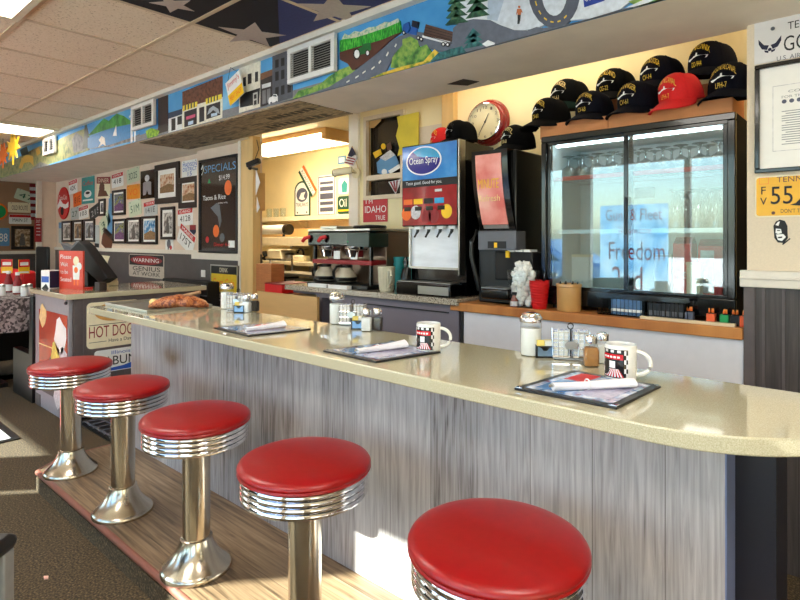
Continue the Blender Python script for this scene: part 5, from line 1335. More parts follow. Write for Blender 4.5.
x0,x1,y0,y1,z0,z1 = kbox((273.5,283.5,284,293), 2.46, .25)
t = thing('red_box', 'small red box beside the wooden crate in the kitchen opening', 'box', ((x0+x1)/2,2.55,z-.012))
B(t2x0,x1,2.44,2.7,z-.012,z1-.008).build('carton', MATS['red'], t, bevel=.003); B(t2x0,x1+.003,2.437,2.703,z1-.008,z1).build('lid', MATS['dark_red'], t)
# wall signs
def ksign(px, label, base, parts, name='kitchen_sign', tilt=0, Y=YK, r=.03, grp='signs on the kitchen wall', size=None):
    c, w_, h_ = kY(*px, Y)
    if size: w_, h_ = size
    t = thing(name, label, 'sign', (0,0,0), grp)
    MB().prism(rrect(w_,h_,min(r,w_*.2)),'y',-.008,-.001).build('plate', MATS[base], t)
    for nm, m, fn in parts:
        mb = MB(); fn(mb, w_, h_)
        if nm == 'text_bar': pieces(mb, nm, MATS[m], t)
        else: mb.build(nm, MATS[m], t)
    t.location = c; t.rotation_euler.y = math.radians(tilt); return t
M('slate', (84,88,108), .5, var=.08); M('dark_green', (20,70,50), .5, var=.1)
ksign((318,175,336,216.5), 'white parking-style sign with gray text bars on the kitchen wall', 'white', [
  ('border','slate',lambda m,w,h: m.ring(-w*.46,w*.46,-h*.47,h*.47,.012,-.0088,-.008)),
  ('text_bar','slate',lambda m,w,h: [m.box(-w*.36,w*.36,-.009,-.008,h*a,h*b) for a,b in ((.28,.34),(.12,.22),(-.08,.06),(-.22,-.14),(-.38,-.28))])], r=.05)
c, w_, h_ = kY(295,181,310.5,216)
t = thing('arched_sign', 'arched white and green lodge sign beside the parking-style sign', 'sign', (0,0,0))
MB().prism([(-w_/2,-h_/2),(w_/2,-h_/2),(w_/2,h_*.22)]+[(w_/2*math.cos(a),h_*.22+h_*.28*math.sin(a)) for a in [PI*k/10 for k in range(1,10)]]+[(-w_/2,h_*.22)],'y',-.01,-.001).build('plate', MATS['dark_green'], t)
MB().prism([(-w_*.43,-h_*.46),(w_*.43,-h_*.46),(w_*.43,h_*.2)]+[(w_*.43*math.cos(a),h_*.2+h_*.25*math.sin(a)) for a in [PI*k/10 for k in range(1,10)]]+[(-w_*.43,h_*.2)],'y',-.0108,-.01).build('white_face', MATS['white'], t)
MB().disc(0,h_*.1,w_*.36,-.0116,-.0108,20,h_*.2).build('dark_oval', MATS['slate'], t)
MB().prism([(-w_*.2,h_*.0),(-w_*.05,h_*.16),(w_*.22,h_*.18),(w_*.1,h_*.06),(w_*.2,-.01),(0,-.02)],'y',-.0124,-.0116).build('white_bird', MATS['white'], t)
mb = MB(); text(mb,'TRAILWAYS',-w_*.38,w_*.38,-h_*.23,-h_*.12,-.0116); mb.disc(-w_*.3,-h_*.4,.012,-.0116,-.0108,8); mb.disc(w_*.3,-h_*.4,.012,-.0116,-.0108,8); mb.build('lettering', MATS['ink'], t); t.location = c
ksign((300,169,316,193), 'orange, white and green street sign tilted behind the lodge sign', 'white', [
  ('orange_band','orange',lambda m,w,h: m.box(-w*.5,w*.5,-.009,-.008,h*.22,h*.5)),('green_band','dark_green',lambda m,w,h: m.box(-w*.5,w*.5,-.009,-.008,-h*.5,-h*.25)),
  ('lettering','slate',lambda m,w,h: text(m,'ROADWAY',-w*.42,w*.42,-h*.18,h*.14,-.0094))], tilt=52, size=(.40,.13), Y=4.28)
ksign((338,196,351,214), 'green sign with white letters low beside the post in the kitchen', 'dark_green', [('lettering','white',lambda m,w,h: text(m,'Oil',-w*.35,w*.2,-h*.1,h*.35,-.0094)),('stripe','yellow',lambda m,w,h: m.box(-w*.45,w*.45,-.009,-.008,-h*.35,-h*.25))])
ksign((339,178,351,194), 'pale sign with blue bird picture left of the beige post', 'white', [('blue_bird','teal',lambda m,w,h: m.prism([(-w*.2,-h*.4),(w*.2,-h*.4),(w*.25,h*.1),(0,h*.38),(-w*.25,h*.1)],'y',-.009,-.008))])
ksign((338.5,156,346,164), 'small blue and white card high on the kitchen wall', 'plate_blue', [('white_field','white',lambda m,w,h: m.box(-w*.35,w*.35,-.009,-.008,-h*.3,h*.3))], r=.005)
# row of small tumblers on the kitchen shelf
kg = thing('tumbler', 'clear tumbler standing on the kitchen wall shelf', 'glass', (0,0,0), 'tumblers on the kitchen shelf')
MB().lathe([(0,.003),(.024,.003),(.026,0),(.03,.004),(.034,.11),(.0325,.11),(.028,.008),(0,.008)],16).build('glass', MATS['jar_glass'], kg)
for i in range(6):
    p = at(269+i*3.4,214,4.2); o = kg if i == 0 else dup(kg); o.location = (p.x, 4.2-.04*(i%2), za)
# camera, phone box on the post
sc = thing('security_camera', 'black security camera on the tan post at the kitchen opening', 'camera', (0,0,0))
p = at(253,163.5,2.5)
mb = MB(); mb.xf = Matrix.Translation(p) @ Matrix.Rotation(math.radians(-18),4,'Y') @ Matrix.Rotation(math.radians(20),4,'Z'); mb.box(-.055,.065,-.022,.022,-.018,.022); mb.build('housing', MATS['black'], sc, bevel=.008)
mb = MB(); mb.ball((p.x-.04,p.y,p.z-.03),.018,12,8); mb.build('swivel', MATS['black_gloss'], sc)
MB().tube([(p.x-.04,p.y,p.z-.03),(p.x-.07,2.585,p.z-.03)],.010,8).build('bracket', MATS['black'], sc)
MB().tube([(p.x+.02,p.y,p.z+.02),(p.x-.01,2.56,p.z+.12),(p.x-.06,2.575,p.z+.2)],.003,6).build('cable', MATS['black'], sc)
wb = thing('wall_pocket', 'tan box with curled white papers on the right of the kitchen post', 'paper holder', (0,0,0))
x0,x1,y0,y1,z0,z1 = kbox((258,172,266,210), 2.62, .06)
B(-3.90,-3.86,2.59,2.69,z0,z1).build('box', MATS['tan_laminate'], wb)
MB().prism([(-3.86,z0+.12),(-3.80,z0+.22),(-3.86,z0+.34)],'y',2.60,2.604).build('paper', MATS['paper'], wb)
MB().prism([(-3.86,z0-.02),(-3.82,z0+.02),(-3.86,z0+.11)],'y',2.61,2.614).build('paper', MATS['paper'], wb)
# flag and lamp head on the beige post
fg = thing('small_flag', 'small American flag stuck on the beige post right of the opening', 'flag', (0,0,0))
ctr = at(352,162,2.93)
poly = [at(*q,2.93) for q in ((352,147),(357.5,158),(353,166),(344.5,163.5))]
poly = [(p.x,p.z) for p in poly]
MB().prism(poly,'y',2.928,2.932).build('white_cloth', MATS['rose_pale'], fg)
cn = [at(*q,2.93) for q in ((352,147),(355.8,154.5),(351.5,157),(348,155.5))]; MB().prism([(p.x,p.z) for p in cn],'y',2.926,2.934).build('blue_canton', MATS['navy'], fg)
mb = MB()
for k in range(3):
    q = [at(x,y,2.93) for x,y in ((347.5-k*1.2,156.8+k*2.4),(355.6-k*.9,158.8+k*2.4),(355.2-k*.9,160+k*2.4),(347-k*1.2,158+k*2.4))]
    mb.prism([(p.x,p.z) for p in q],'y',2.927,2.933)
pieces(mb, 'red_stripe', MATS['dark_red'], fg)
a = at(352,146,2.93); b = at(359,172,2.945); MB().tube([a,b],.003,6).build('stick', MATS['tan_laminate'], fg)
sp = thing('lamp_head', 'cream swivel spot head fixed to the beige post below the flag', 'lamp', (0,0,0))
a = at(334,173,2.80); b = at(352,170,2.86)
MB().tube([a, a+(b-a)*.6, b],[.03,.03,.024],14).build('head', MATS['cream'], sp)
MB().tube([a-(b-a)*.05, a+(b-a)*.02],[.024,.031],14).build('dark_lens', MATS['ink'], sp)
c = at(356,173,2.945)
MB().tube([b, c],.010,8).build('arm', MATS['cream'], sp)
mb = MB(); mb.xf = Matrix.Translation(c) @ Matrix.Rotation(PI/2,4,'X'); mb.cyl(0,0,-.012,.006,.04); mb.build('base_plate', MATS['cream'], sp)
# IDAHO sign
t = thing('idaho_sign', 'red IDAHO sign on the back wall above the coffee brewer', 'sign', (0,0,0))
c, w_, h_ = onY(363.5,197.5,387.5,222,2.979)
MB().box(-w_/2,w_/2,-.006,-.001,-h_/2,h_/2).build('plate', MATS['red_idaho'] if 'red_idaho' in MATS else M('red_idaho', (192,32,44), .45, var=.05), t)
mb = MB(); text(mb,'IDAHO',-w_*.42,w_*.46,-h_*.12,h_*.16,-.0068); text(mb,'I M',-w_*.38,-w_*.1,h_*.26,h_*.42,-.0068); text(mb,'TRUE',w_*.02,w_*.42,-h_*.42,-h_*.24,-.0068); mb.build('lettering', MATS['white'], t); t.location = c
# office window in the back wall
zb = at(385,199,2.98).z
t = struct(MB().ring(XW0-.015,XW1+.015,zb,zt,.03,2.955,2.985).build('window_9', MATS['wall_cream']))
zb = at(385,199,2.98).z
B(XW0,XW1,3.02,3.03,zb,zt).build('dark_pane', M('office_dark', (40,34,30), .12, var=.3, scale=6, coat=.3), t)
zl = at(385,176,2.98).z
B(XW0,XW1,2.96,3.02,zl-.025,zl+.012).build('ledge', MATS['wall_cream'], t)
cu = thing('torn_curtain', 'torn yellow paper curtain at the right of the dark office window', 'curtain', (0,0,0))
q = [at(*p,2.952) for p in ((397.5,117),(419,112),(419,152),(398,156),(400,148),(396.5,136),(399,126))]
M('yellow_paper', (226,204,70), .7, var=.12, scale=6); MB().prism([(p.x,p.z) for p in q],'y',2.945,2.952).build('sheet', MATS['yellow_paper'], cu)
q = [at(*p,3.005) for p in ((366,118),(382,116),(381,121),(374,128),(370,128),(371,190),(367,196))]
t = thing('torn_curtain', 'torn tan paper edge at the left of the dark office window', 'curtain', (0,0,0))
MB().prism([(p.x,p.z) for p in q],'y',3.0,3.006).build('sheet', MATS['tan_laminate'], t)
dc = thing('car_cutout', 'cutout picture of a blue car with yellow blocks on the dark office window', 'picture', (0,0,0))
def pp(pts, Y=3.005): return [(at(*p,Y).x, at(*p,Y).z) for p in pts]
MB().prism(pp([(378,173),(377,163),(383,156),(391,151),(396,156),(399,163),(392,172),(384,175)]),'y',3.0,3.006).build('blue_body', MATS['plate_blue'], dc)
MB().prism(pp([(380,158),(391,150),(396,155),(386,161)]),'y',2.997,3.0).build('pale_roof', MATS['rose_pale'], dc)
MB().prism(pp([(373.5,153),(381,149),(382.5,154),(376,158.5)]),'y',2.996,3.001).build('yellow_block', MATS['yellow'], dc)
MB().prism(pp(dsc(384,146.5,2.2,3)),'y',2.996,3.001).build('yellow_ball', MATS['yellow'], dc)
MB().prism(pp([(387,145),(391,142),(392.5,149),(388,150.5)]),'y',2.996,3.001).build('red_block', MATS['plate_brown'], dc)
MB().prism(pp(dsc(385,172,2.6,3)),'y',2.996,3.0).build('wheel', MATS['white'], dc); MB().prism(pp([(389,171),(400,164),(401,168),(391,174)]),'y',2.996,3.0).build('white_grille', MATS['white'], dc)
t = thing('pennant', 'small red and white striped pennant below the office window ledge', 'pennant', (0,0,0))
MB().prism(pp([(389,182),(402,179),(396,194)],2.955),'y',2.948,2.955).build('cloth', MATS['rose_pale'], t)
mb = MB()
for k in range(3): mb.prism(pp([(390.5+k*3.3,182-k*.6),(392+k*3.3,181.6-k*.6),(396.4+k*.5,191),(395.6+k*.5,192)],2.955),'y',2.946,2.948)
pieces(mb, 'red_stripe', MATS['dark_red'], t)

# ------------------------------------------------------------------ back bar
XG0 = at(284.5,0,2.43).x; XG1 = at(457,0,2.43).x; ZG = at(400,294.5,2.43).z; ZW = H-.336
gr = MB().box(XG0, XG1, 2.43, 2.95, ZG-.035, ZG).build('granite_worktop', MATS['granite'], bevel=.004); tag(gr, 'speckled granite worktop under the coffee brewer and juice dispenser', 'worktop')
M('bar_gray', (116,110,122), .5, var=.05, scale=4)
gc = thing('gray_cabinet', 'purple-gray cabinet under the granite worktop with a dark gap', 'cabinet', (-2.5,2.7,0))
xa = at(322,0,2.46).x; xb = at(331.5,0,2.46).x
B(at(316.5,0,2.46).x, xa, 2.46, 2.94, 0, ZG-.036).build('side_post', MATS['bar_gray'], gc)
ab = B(XG0+.01, at(316.5,0,2.46).x-.002, 2.50, 2.94, z+.002, ZG-.036).build('apron_board', MATS['bar_gray']); tag(ab, 'purple-gray apron board under the left end of the granite worktop', 'board')
B(xb, XG1-.01, 2.46, 2.94, 0, ZG-.036).build('body', MATS['bar_gray'], gc)
B(xa, xb, 2.62, 2.94, 0, ZG-.036).build('dark_gap', MATS['black'], gc)
B(xa, xb, 2.46, 2.62, ZG-.07, ZG-.036).build('gap_header', MATS['bar_gray'], gc)
B(at(362,0,2.45).x, at(448,0,2.45).x, 2.452, 2.462, ZG-.083, ZG-.077).build('groove', MATS['ink'], gc)
wsf = MB().box(at(450,0,2.45).x, XP-.010, 2.45, 2.96, ZW-.046, ZW).build('wood_worktop', MATS['shelf_wood'], bevel=.004); tag(wsf, 'orange-brown wooden worktop under the glass-door cooler', 'worktop')
wc = thing('white_cabinet', 'white panelled cabinet below the wooden worktop', 'cabinet', (-1,2.7,0))
M('white_panel', (226,226,234), .4, var=.02)
B(XG1+.005, XP-.010, 2.47, 2.94, .16, ZW-.047).build('front_panel', MATS['white_panel'], wc)
zg = at(600,368,2.465).z
B(XG1+.005, XP-.010, 2.462, 2.471, .165, zg-.012).build('lower_panel', MATS['white_panel'], wc); B(XG1+.005, XP-.010, 2.466, 2.4705, zg-.012, zg-.008).build('groove', MATS['slate'], wc)
B(XG1+.003, XG1+.016, 2.462, 2.48, 0, ZW-.047).build('dark_edge', MATS['ink'], wc); B(XG1+.02, XP-.03, 2.5, 2.94, 0, .16).build('plinth', MATS['black'], wc)

# --- coffee brewer
br = thing('coffee_brewer', 'black and steel twin coffee brewer on the granite worktop', 'coffee machine', (0,0,0))
bx0 = at(310,0,2.5).x; bx1 = at(369,0,2.5).x; bz = ZG; bt = at(340,229,2.55).z
yF, yB = 2.5, 2.935
mb = MB(); mb.box(bx0,bx1,2.66,yB,bz+.02,bt-.02); mb.build('tower', M('brewer_side', (118,96,80), .28, .6, var=.15, scale=3), br, bevel=.006)
B(bx0-.03,bx1,yF,2.68,bt-.115,bt-.015).build('head', MATS['black_gloss'], br, bevel=.012)
B(at(347,0,yF).x,bx1+.002,yF-.003,2.68,bt-.12,bt-.03).build('green_panel', M('deep_green',(28,46,40),.3,var=.1), br, bevel=.004)
B(bx0-.02,bx1+.01,yF-.005,yB,bt-.016,bt).build('top_plate', MATS['brushed'], br, bevel=.004)
MB().lathe([(0,bt),(.11,bt),(.115,bt+.01),(.11,bt+.022),(0,bt+.03)],24,(bx0+bx1)/2+.12,2.68).build('top_lid', MATS['black'], br)
B(bx0+.05,bx0+.22,2.55,2.75,bt,bt+.022).build('warmer_plate', MATS['brushed'], br, bevel=.004)
B(bx0-.01,bx1+.003,yF-.02,yB,bz,bz+.03).build('base', MATS['black'], br, bevel=.006)
for cx in (at(323.5,0,yF).x, at(347.5,0,yF).x+.02):
    MB().lathe([(0,bt-.185),(.055,bt-.185),(.066,bt-.15),(.072,bt-.135),(.074,bt-.115),(0,bt-.115)],28,cx,yF+.055).build('brew_basket', MATS['chrome'], br)
    MB().lathe([(.0745,bt-.142),(.077,bt-.138),(.0745,bt-.134)],28,cx,yF+.055).build('basket_band', MATS['brushed'], br)
for cx in (bx0-.02, bx0+.15):
    MB().tube([(cx+.03,yF-.004,bt-.05),(cx+.0,yF-.03,bt-.062),(cx-.02,yF-.035,bt-.085)],[.012,.014,.012],10).build('red_lever', MATS['red'], br)
B(bx0,bx1,yF+.02,2.66,bz+.155,bz+.185).build('red_shelf', MATS['dark_red'], br, bevel=.004)
for cx in (at(335,0,yF).x, at(352,0,yF).x): B(cx-.03,cx+.03,yF+.015,yF+.02,bz+.19,bz+.245).build('white_card', MATS['white'], br)
for x in (bx0+.01, bx1-.02): B(x-.008,x+.008,yF+.03,yF+.05,bz+.03,bt-.11).build('upright', MATS['black'], br)
for cx in (bx0+.09, bx0+.3): MB().lathe([(0,bz+.03),(.075,bz+.03),(.078,bz+.036),(0,bz+.04)],24,cx,yF+.06).build('hot_plate', MATS['black'], br)
MB().ball((at(345,0,yF).x+.03,yF-.003,bt-.085),.006,8,6).build('indicator_lamp', MATS['green'], br)
cf = thing('coffee_carafe', 'glass coffee carafe on the left plate of the brewer', 'carafe', (0,0,0), 'coffee carafes')
M('carafe_glass', (200,190,168), .1, var=.08, coat=.5)
MB().lathe([(0,0),(.06,0),(.072,.012),(.075,.03),(.064,.06),(.042,.082),(.040,.095)],28).build('bowl', MATS['carafe_glass'], cf)
MB().lathe([(.0,.092),(.042,.092),(.046,.1),(.044,.11),(0,.112)],24).build('lid', MATS['black'], cf); MB().lathe([(.073,.006),(.0765,.012),(.0775,.028),(.074,.03)],28).build('dark_band', MATS['black'], cf)
MB().tube([(.03,-.03,.105),(.05,-.07,.10),(.055,-.09,.07),(.05,-.085,.03)],.009,8).build('handle', MATS['black'], cf)
cf.location = (bx0+.09, yF+.06, bz+.0405); cf.rotation_euler.z = -.6
c2 = dup(cf, label='glass coffee carafe on the right plate of the brewer, behind the clutter'); c2.location = (bx0+.3, yF+.06, bz+.0405)
for i,(a_, b_, lab) in enumerate(((310,328,'long white ashtray-like dish at the left foot of the brewer'),(330,349,'long white dish at the right foot of the brewer'))):
    x0 = at(a_,0,2.455).x; x1 = at(b_,0,2.455).x
    t = thing('white_dish', lab, 'dish', ((x0+x1)/2,2.46,ZG), 'white dishes before the brewer')
    mb = MB(); mb.box(x0,x1,2.437,2.476,ZG,ZG+.006); mb.box(x0,x1,2.437,2.441,ZG+.006,ZG+.022); mb.box(x0,x1,2.472,2.476,ZG+.006,ZG+.022); mb.box(x0,x0+.005,2.441,2.472,ZG+.006,ZG+.022); mb.box(x1-.005,x1,2.441,2.472,ZG+.006,ZG+.022); mb.build('body', MATS['white'], t)
pt = thing('water_pitcher', 'ribbed clear plastic pitcher right of the coffee brewer', 'pitcher', (0,0,0))
seg = 40; vs = []; fs = []; prof = [(.045,0),(.05,.01),(.056,.06),(.060,.12),(.064,.145),(.062,.152)]
for k in range(seg):
    a = 2*PI*k/seg
    for r, z in prof: rr_ = r*(1+(.03 if k%2 else -.02)*(1 if .005 < z < .14 else 0)); vs.append((rr_*math.cos(a), rr_*.85*math.sin(a), z))
n = len(prof)
for k in range(seg):
    for i in range(n-1): fs.append((k*n+i, ((k+1)%seg)*n+i, ((k+1)%seg)*n+i+1, k*n+i+1))
fs.append(tuple(k*n for k in range(seg)))
pm = M('pitcher_plastic', (206,200,176), .2, var=.06, coat=.4)
MB().add(vs, fs).build('body', pm, pt, angle=10)
MB().tube([(.055,0,.135),(.09,0,.13),(.098,0,.10),(.09,0,.05),(.052,0,.03)],.009,8).build('handle', pm, pt); MB().prism([(-.075,.152),(-.05,.152),(-.05,.12)],'y',-.02,.02).build('spout', pm, pt)
p = at(386.5,290,2.53); pt.location = (p.x, 2.53, ZG); pt.rotation_euler.z = -.5
p = at(397,270,2.72)
cup0 = thing('teal_cup', 'teal cup in the left stack behind the ribbed pitcher', 'cup', (0,0,0), 'teal cups in the left stack')
MB().lathe([(0,.002),(.028,0),(.038,.085),(.036,.085),(.027,.006),(0,.006)],20).build('cup', MATS['teal'], cup0)
for q in range(8):
    o = cup0 if q == 0 else dup(cup0)
    if q > 3: o['label'] = 'teal cup in the right stack, half hidden by the juice dispenser'; o['group'] = 'teal cups in the right stack'
    o.location = (p.x+(.085 if q > 3 else 0), 2.74+(.02 if q > 3 else 0), ZG+.04*(q%4)+.0005)
bw_ = thing('black_bottle', 'black squeeze bottle between the pitcher and juice dispenser', 'bottle', (0,0,0))
MB().lathe([(0,0),(.03,0),(.032,.005),(.032,.10),(.022,.14),(.012,.15),(.012,.17),(0,.17)],18).build('body', MATS['black'], bw_); MB().lathe([(.0,.168),(.016,.168),(.016,.19),(.006,.215),(0,.215)],14).build('nozzle', MATS['black_gloss'], bw_)
p = at(404,290,2.52); bw_.location = (p.x-.01, 2.55, ZG)

# --- juice dispenser
jd = thing('juice_dispenser', 'Ocean Spray juice dispenser with blue and red front and steel splash panel', 'drink dispenser', (0,0,0))
jx0, jx1 = at(402,0,2.5).x, at(459,0,2.5).x; jt = at(430,143,2.5).z; jm = at(430,226,2.5).z
w_ = jx1-jx0
mb = MB(); mb.box(jx0+.01,jx1-.005,2.52,2.86,jm+.004,jt-.004); mb.box(jx0+.01,jx1-.005,2.578,2.86,ZG+.004,jm+.004); mb.build('cabinet', MATS['black_gloss'], jd)
B(jx1-.008,jx1+.002,2.50,2.56,ZG+.12,jt).build('steel_edge', MATS['brushed'], jd, bevel=.003)
B(jx0,jx1-.008,2.5,2.525,jm,jt).build('sign_panel', MATS['black_gloss'], jd, bevel=.004)
hh = jt-jm
def jz(v): return jm+hh*v
ramp_mat('juice_sky', [(.3,(30,110,200)),(.55,(70,150,225)),(.8,(130,195,240))], 5, .15, coat=.5)
B(jx0+.006,jx1-.014,2.4985,2.5,jz(.57),jt-.006).build('blue_field', MATS['juice_sky'], jd)
B(jx0+.006,jx1-.014,2.4985,2.5,jz(.48),jz(.57)).build('black_band', MATS['ink'], jd)
ramp_mat('juice_red', [(.3,(120,12,24)),(.55,(170,22,36)),(.8,(196,50,60))], 7, .15, coat=.5)
B(jx0+.006,jx1-.014,2.4985,2.5,jm+.006,jz(.48)).build('red_field', MATS['juice_red'], jd)
cx = jx0+w_*.40; cz = jz(.795)
M('logo_white', (245,248,252), .15, var=.02, coat=.4); M('logo_purple', (46,44,140), .15, var=.06, coat=.4); M('logo_cyan', (60,170,225), .15, var=.08, coat=.4)
MB().disc(cx,cz,w_*.315,2.4978,2.4985,40,hh*.175).build('logo_rim', MATS['logo_white'], jd)
MB().disc(cx,cz,w_*.29,2.4972,2.4978,40,hh*.16).build('logo_oval', MATS['logo_purple'], jd)
el = [(cx+w_*.29*math.cos(a), cz+hh*.16*math.sin(a)) for a in [math.radians(q) for q in range(5,140,9)]]
MB().prism(el+[(cx-w_*.10,cz+hh*.06),(cx+w_*.02,cz+hh*.04),(cx+w_*.14,cz+hh*.035)],'y',2.4968,2.4972).build('logo_wave', MATS['logo_cyan'], jd)
mb = MB(); text(mb,'Ocean Spray',cx-w_*.255,cx+w_*.255,cz-hh*.06,cz+hh*.05,2.4962); mb.build('logo_lettering', MATS['logo_white'], jd)
mb = MB(); text(mb,'Taste good. Good for you.',jx0+w_*.08,jx0+w_*.72,jz(.50),jz(.55),2.498); mb.build('slogan_lettering', MATS['logo_white'], jd)
B(jx0+w_*.60,jx0+w_*.72,2.498,2.4985,jz(.41),jz(.44)).build('small_panel', MATS['rose_pale'], jd)
for k,m in enumerate(('orange','yellow','ink','logo_cyan')):
    B(jx0+w_*(.04+.185*k),jx0+w_*(.20+.185*k),2.4975,2.4985,jz(.27),jz(.335)).build('flavour_panel', MATS[m], jd)
for k,(u,v,m) in enumerate(((.09,.155,'orange'),(.26,.17,'rose_pale'),(.45,.12,'dark_red'),(.58,.12,'dark_red'),(.80,.17,'yellow'))):
    MB().disc(jx0+w_*u,jz(v),w_*.09,2.4972,2.4985,18,hh*.085).build('fruit_picture', MATS[m], jd)
mb = MB()
for k in range(4): mb.box(jx0+w_*(.05+.2*k),jx0+w_*(.17+.2*k),2.496,2.4972,jz(.19),jz(.24))
pieces(mb, 'button', MATS['black_gloss'], jd)
M('splash_steel', (228,232,240), .35, .12, var=.1, scale=6, stretch=(1,1,4))
zt2 = jm-.002; zb2 = at(430,268,2.56).z
B(jx0+.02,jx1-.012,2.56,2.575,zb2,zt2).build('splash_panel', MATS['splash_steel'], jd)
MB().ring(jx0+.015,jx1-.010,zb2-.005,zt2,.012,2.545,2.562).build('splash_frame', MATS['brushed'], jd)
for k in range(4):
    x = jx0+w_*(.23+.2*k)
    MB().tube([(x,2.535,jm),(x,2.53,jm-.03),(x-.012,2.515,jm-.065)],[.012,.009,.006],8).build('tap_lever', MATS['black'], jd)
    B(x-.016,x+.03,2.52,2.55,jm-.018,jm).build('nozzle_block', MATS['logo_white'], jd)
B(jx0,jx1-.02,2.445,2.56,ZG,ZG+.075).build('drip_tray', MATS['black_gloss'], jd, bevel=.008)
B(jx0+.17,jx1-.03,2.443,2.446,ZG+.012,ZG+.058).build('steel_front', MATS['brushed'], jd); B(jx0+.01,jx1-.03,2.452,2.55,ZG+.075,ZG+.079).build('drip_grille', MATS['brushed'], jd)
MB().prism([(2.52,ZG+.08),(2.56,ZG+.08),(2.56,zb2),(2.535,zb2)],'x',jx0+.004,jx0+.02).build('side_cheek', MATS['black'], jd)
# --- second dispenser
sd = thing('soda_dispenser', 'black drink dispenser with curved pink lit front panel', 'drink dispenser', (0,0,0))
sx0, sx1 = at(471.5,0,2.5).x, at(507,0,2.5).x; stp = at(490,150,2.5).z; w_ = sx1-sx0; zlow = at(490,230,2.5).z
B(sx0+.005,sx1+.02,2.56,2.94,ZW,stp).build('cabinet', MATS['black'], sd, bevel=.008)
N = 14
def curved(mb, x0f, x1f, v0, v1, dy, th):
    vs = []; fs = []
    for i in range(N+1):
        v = v0+(v1-v0)*i/N; z = zlow+(stp-zlow)*v; y = 2.5+.055*(1-v)**2-dy; s = .018*(1-v)**2
        vs += [(x0f+s,y,z),(x1f+s,y,z),(x0f+s,y+th,z),(x1f+s,y+th,z)]
    for i in range(N):
        a = 4*i; fs += [(a,a+1,a+5,a+4),(a+2,a+6,a+7,a+3),(a,a+4,a+6,a+2),(a+1,a+3,a+7,a+5)]
    fs += [(0,2,3,1),(4*N,4*N+1,4*N+3,4*N+2)]
    return mb.add(vs, fs, True)
curved(MB(),sx0,sx1,0,1,0,.07).build('door', MATS['black_gloss'], sd)
pink = ramp_mat('pink_panel', [(.3,(214,112,104)),(.5,(234,156,146)),(.7,(246,200,186))], 6, .2, coat=.5)
pk_b = pink.node_tree.nodes['Principled BSDF']; pink.node_tree.links.new(pk_b.inputs['Base Color'].links[0].from_socket, pk_b.inputs['Emission Color']); pk_b.inputs['Emission Strength'].default_value = .06
curved(MB(),sx0+w_*.12,sx0+w_*.84,.07,.95,.004,.004).build('graphic_panel', pink, sd)
mb = MB(); text(mb,'MINUTE',sx0+w_*.2,sx0+w_*.78,zlow+(stp-zlow)*.52,zlow+(stp-zlow)*.64,2.497); mb.build('lettering', MATS['yellow'], sd)
mb = MB(); text(mb,'Refresh',sx0+w_*.2,sx0+w_*.8,zlow+(stp-zlow)*.36,zlow+(stp-zlow)*.44,2.502); mb.build('pale_lettering', MATS['rose_cream'], sd)
curved(MB(),sx0+w_*.14,sx0+w_*.84,.02,.065,.005,.004).build('steel_strip', MATS['brushed'], sd)
gz1 = at(498,231,2.5).z; gz0 = at(498,250,2.5).z
B(at(478,0,2.5).x,at(516,0,2.5).x,2.5,2.6,gz0,gz1).build('control_box', MATS['gray_plastic'], sd, bevel=.004)
xa = at(483,0,2.499).x; xb = at(506,0,2.499).x
B(xa+.03,xb,2.497,2.5,gz0+.008,gz0+.045).build('button_strip', MATS['ink'], sd); B((xa+xb)/2+.0,(xa+xb)/2+.018,2.496,2.497,gz0+.012,gz0+.038).build('yellow_button', MATS['yellow'], sd)
vz1 = at(515,252,2.52).z; vz0 = at(515,281,2.52).z
B(at(492,0,2.52).x,at(530,0,2.52).x,2.55,2.64,vz0,vz1).build('valve_box', MATS['black_matte'], sd, bevel=.005)
for k in range(3): B(at(505+8*k,0,2.518).x,at(511.5+8*k,0,2.518).x,2.545,2.62,vz1,vz1+.012).build('white_tab', MATS['white'], sd)
B(at(503,0,2.51).x,at(506,0,2.51).x,2.535,2.55,vz1-.03,vz1+.005).build('yellow_tap', MATS['yellow'], sd)
B(at(480,0,2.47).x,at(508,0,2.47).x,2.47,2.58,ZW+.03,ZW+.085).build('drip_tray', MATS['black_gloss'], sd, bevel=.01)
B(at(481,0,2.475).x,at(507,0,2.475).x,2.475,2.57,ZW+.085,ZW+.089).build('drip_grille', MATS['brushed'], sd)
MB().tube([(sx0+.0,2.56,zlow),(sx0-.02,2.53,zlow-.06),(sx0-.02,2.53,zlow-.14),(sx0+.01,2.56,ZW+.06)],.014,10).build('hose', MATS['black'], sd)
for x in (sx0+.03, sx1-.03): MB().cyl(x,2.62,ZW-.0,ZW+.02,.02).build('foot', MATS['black'], sd)
# ------------------------------------------------------------------ things along the wooden worktop
def onW(x, y): return atz(x, y, ZW)
tbp = thing('plastic_tub', 'clear plastic tub heaped with crumpled white packets by the soda dispenser', 'tub', (0,0,0))
glass_mat('tub_plastic', (252,253,253), .04)
p = at(522.5,306,2.497); R1 = .047
M('tub_wall', (214,212,206), .3, var=.05)
loft(MB(), [sq(R1*.86,0,.5), sq(R1,.185,.5), sq(R1*.96,.185,.5), sq(R1*.8,.006,.5)]).build('tub', MATS['tub_plastic'], tbp)
tbp.location = (p.x, 2.505, ZW); tbp.scale = (1.7,1,1)
random.seed(3)
crp = M('crumple_white', (242,240,236), .6, var=.12, scale=40)
stf = thing('creamer_packet', 'crumpled white packet heaped in the clear plastic tub', 'packet', (0,0,0), 'crumpled packets in the tub')
vs = []; fs = []; sg_ = 8
mb = MB(); mb.ball((0,0,0), .019, 9, 6, (1,.8,.7)); mb.v = [v*(1+random.uniform(-.22,.22)) for v in mb.v]; mb.sm = [False]*len(mb.sm); mb.build('packet', crp, stf, angle=5)
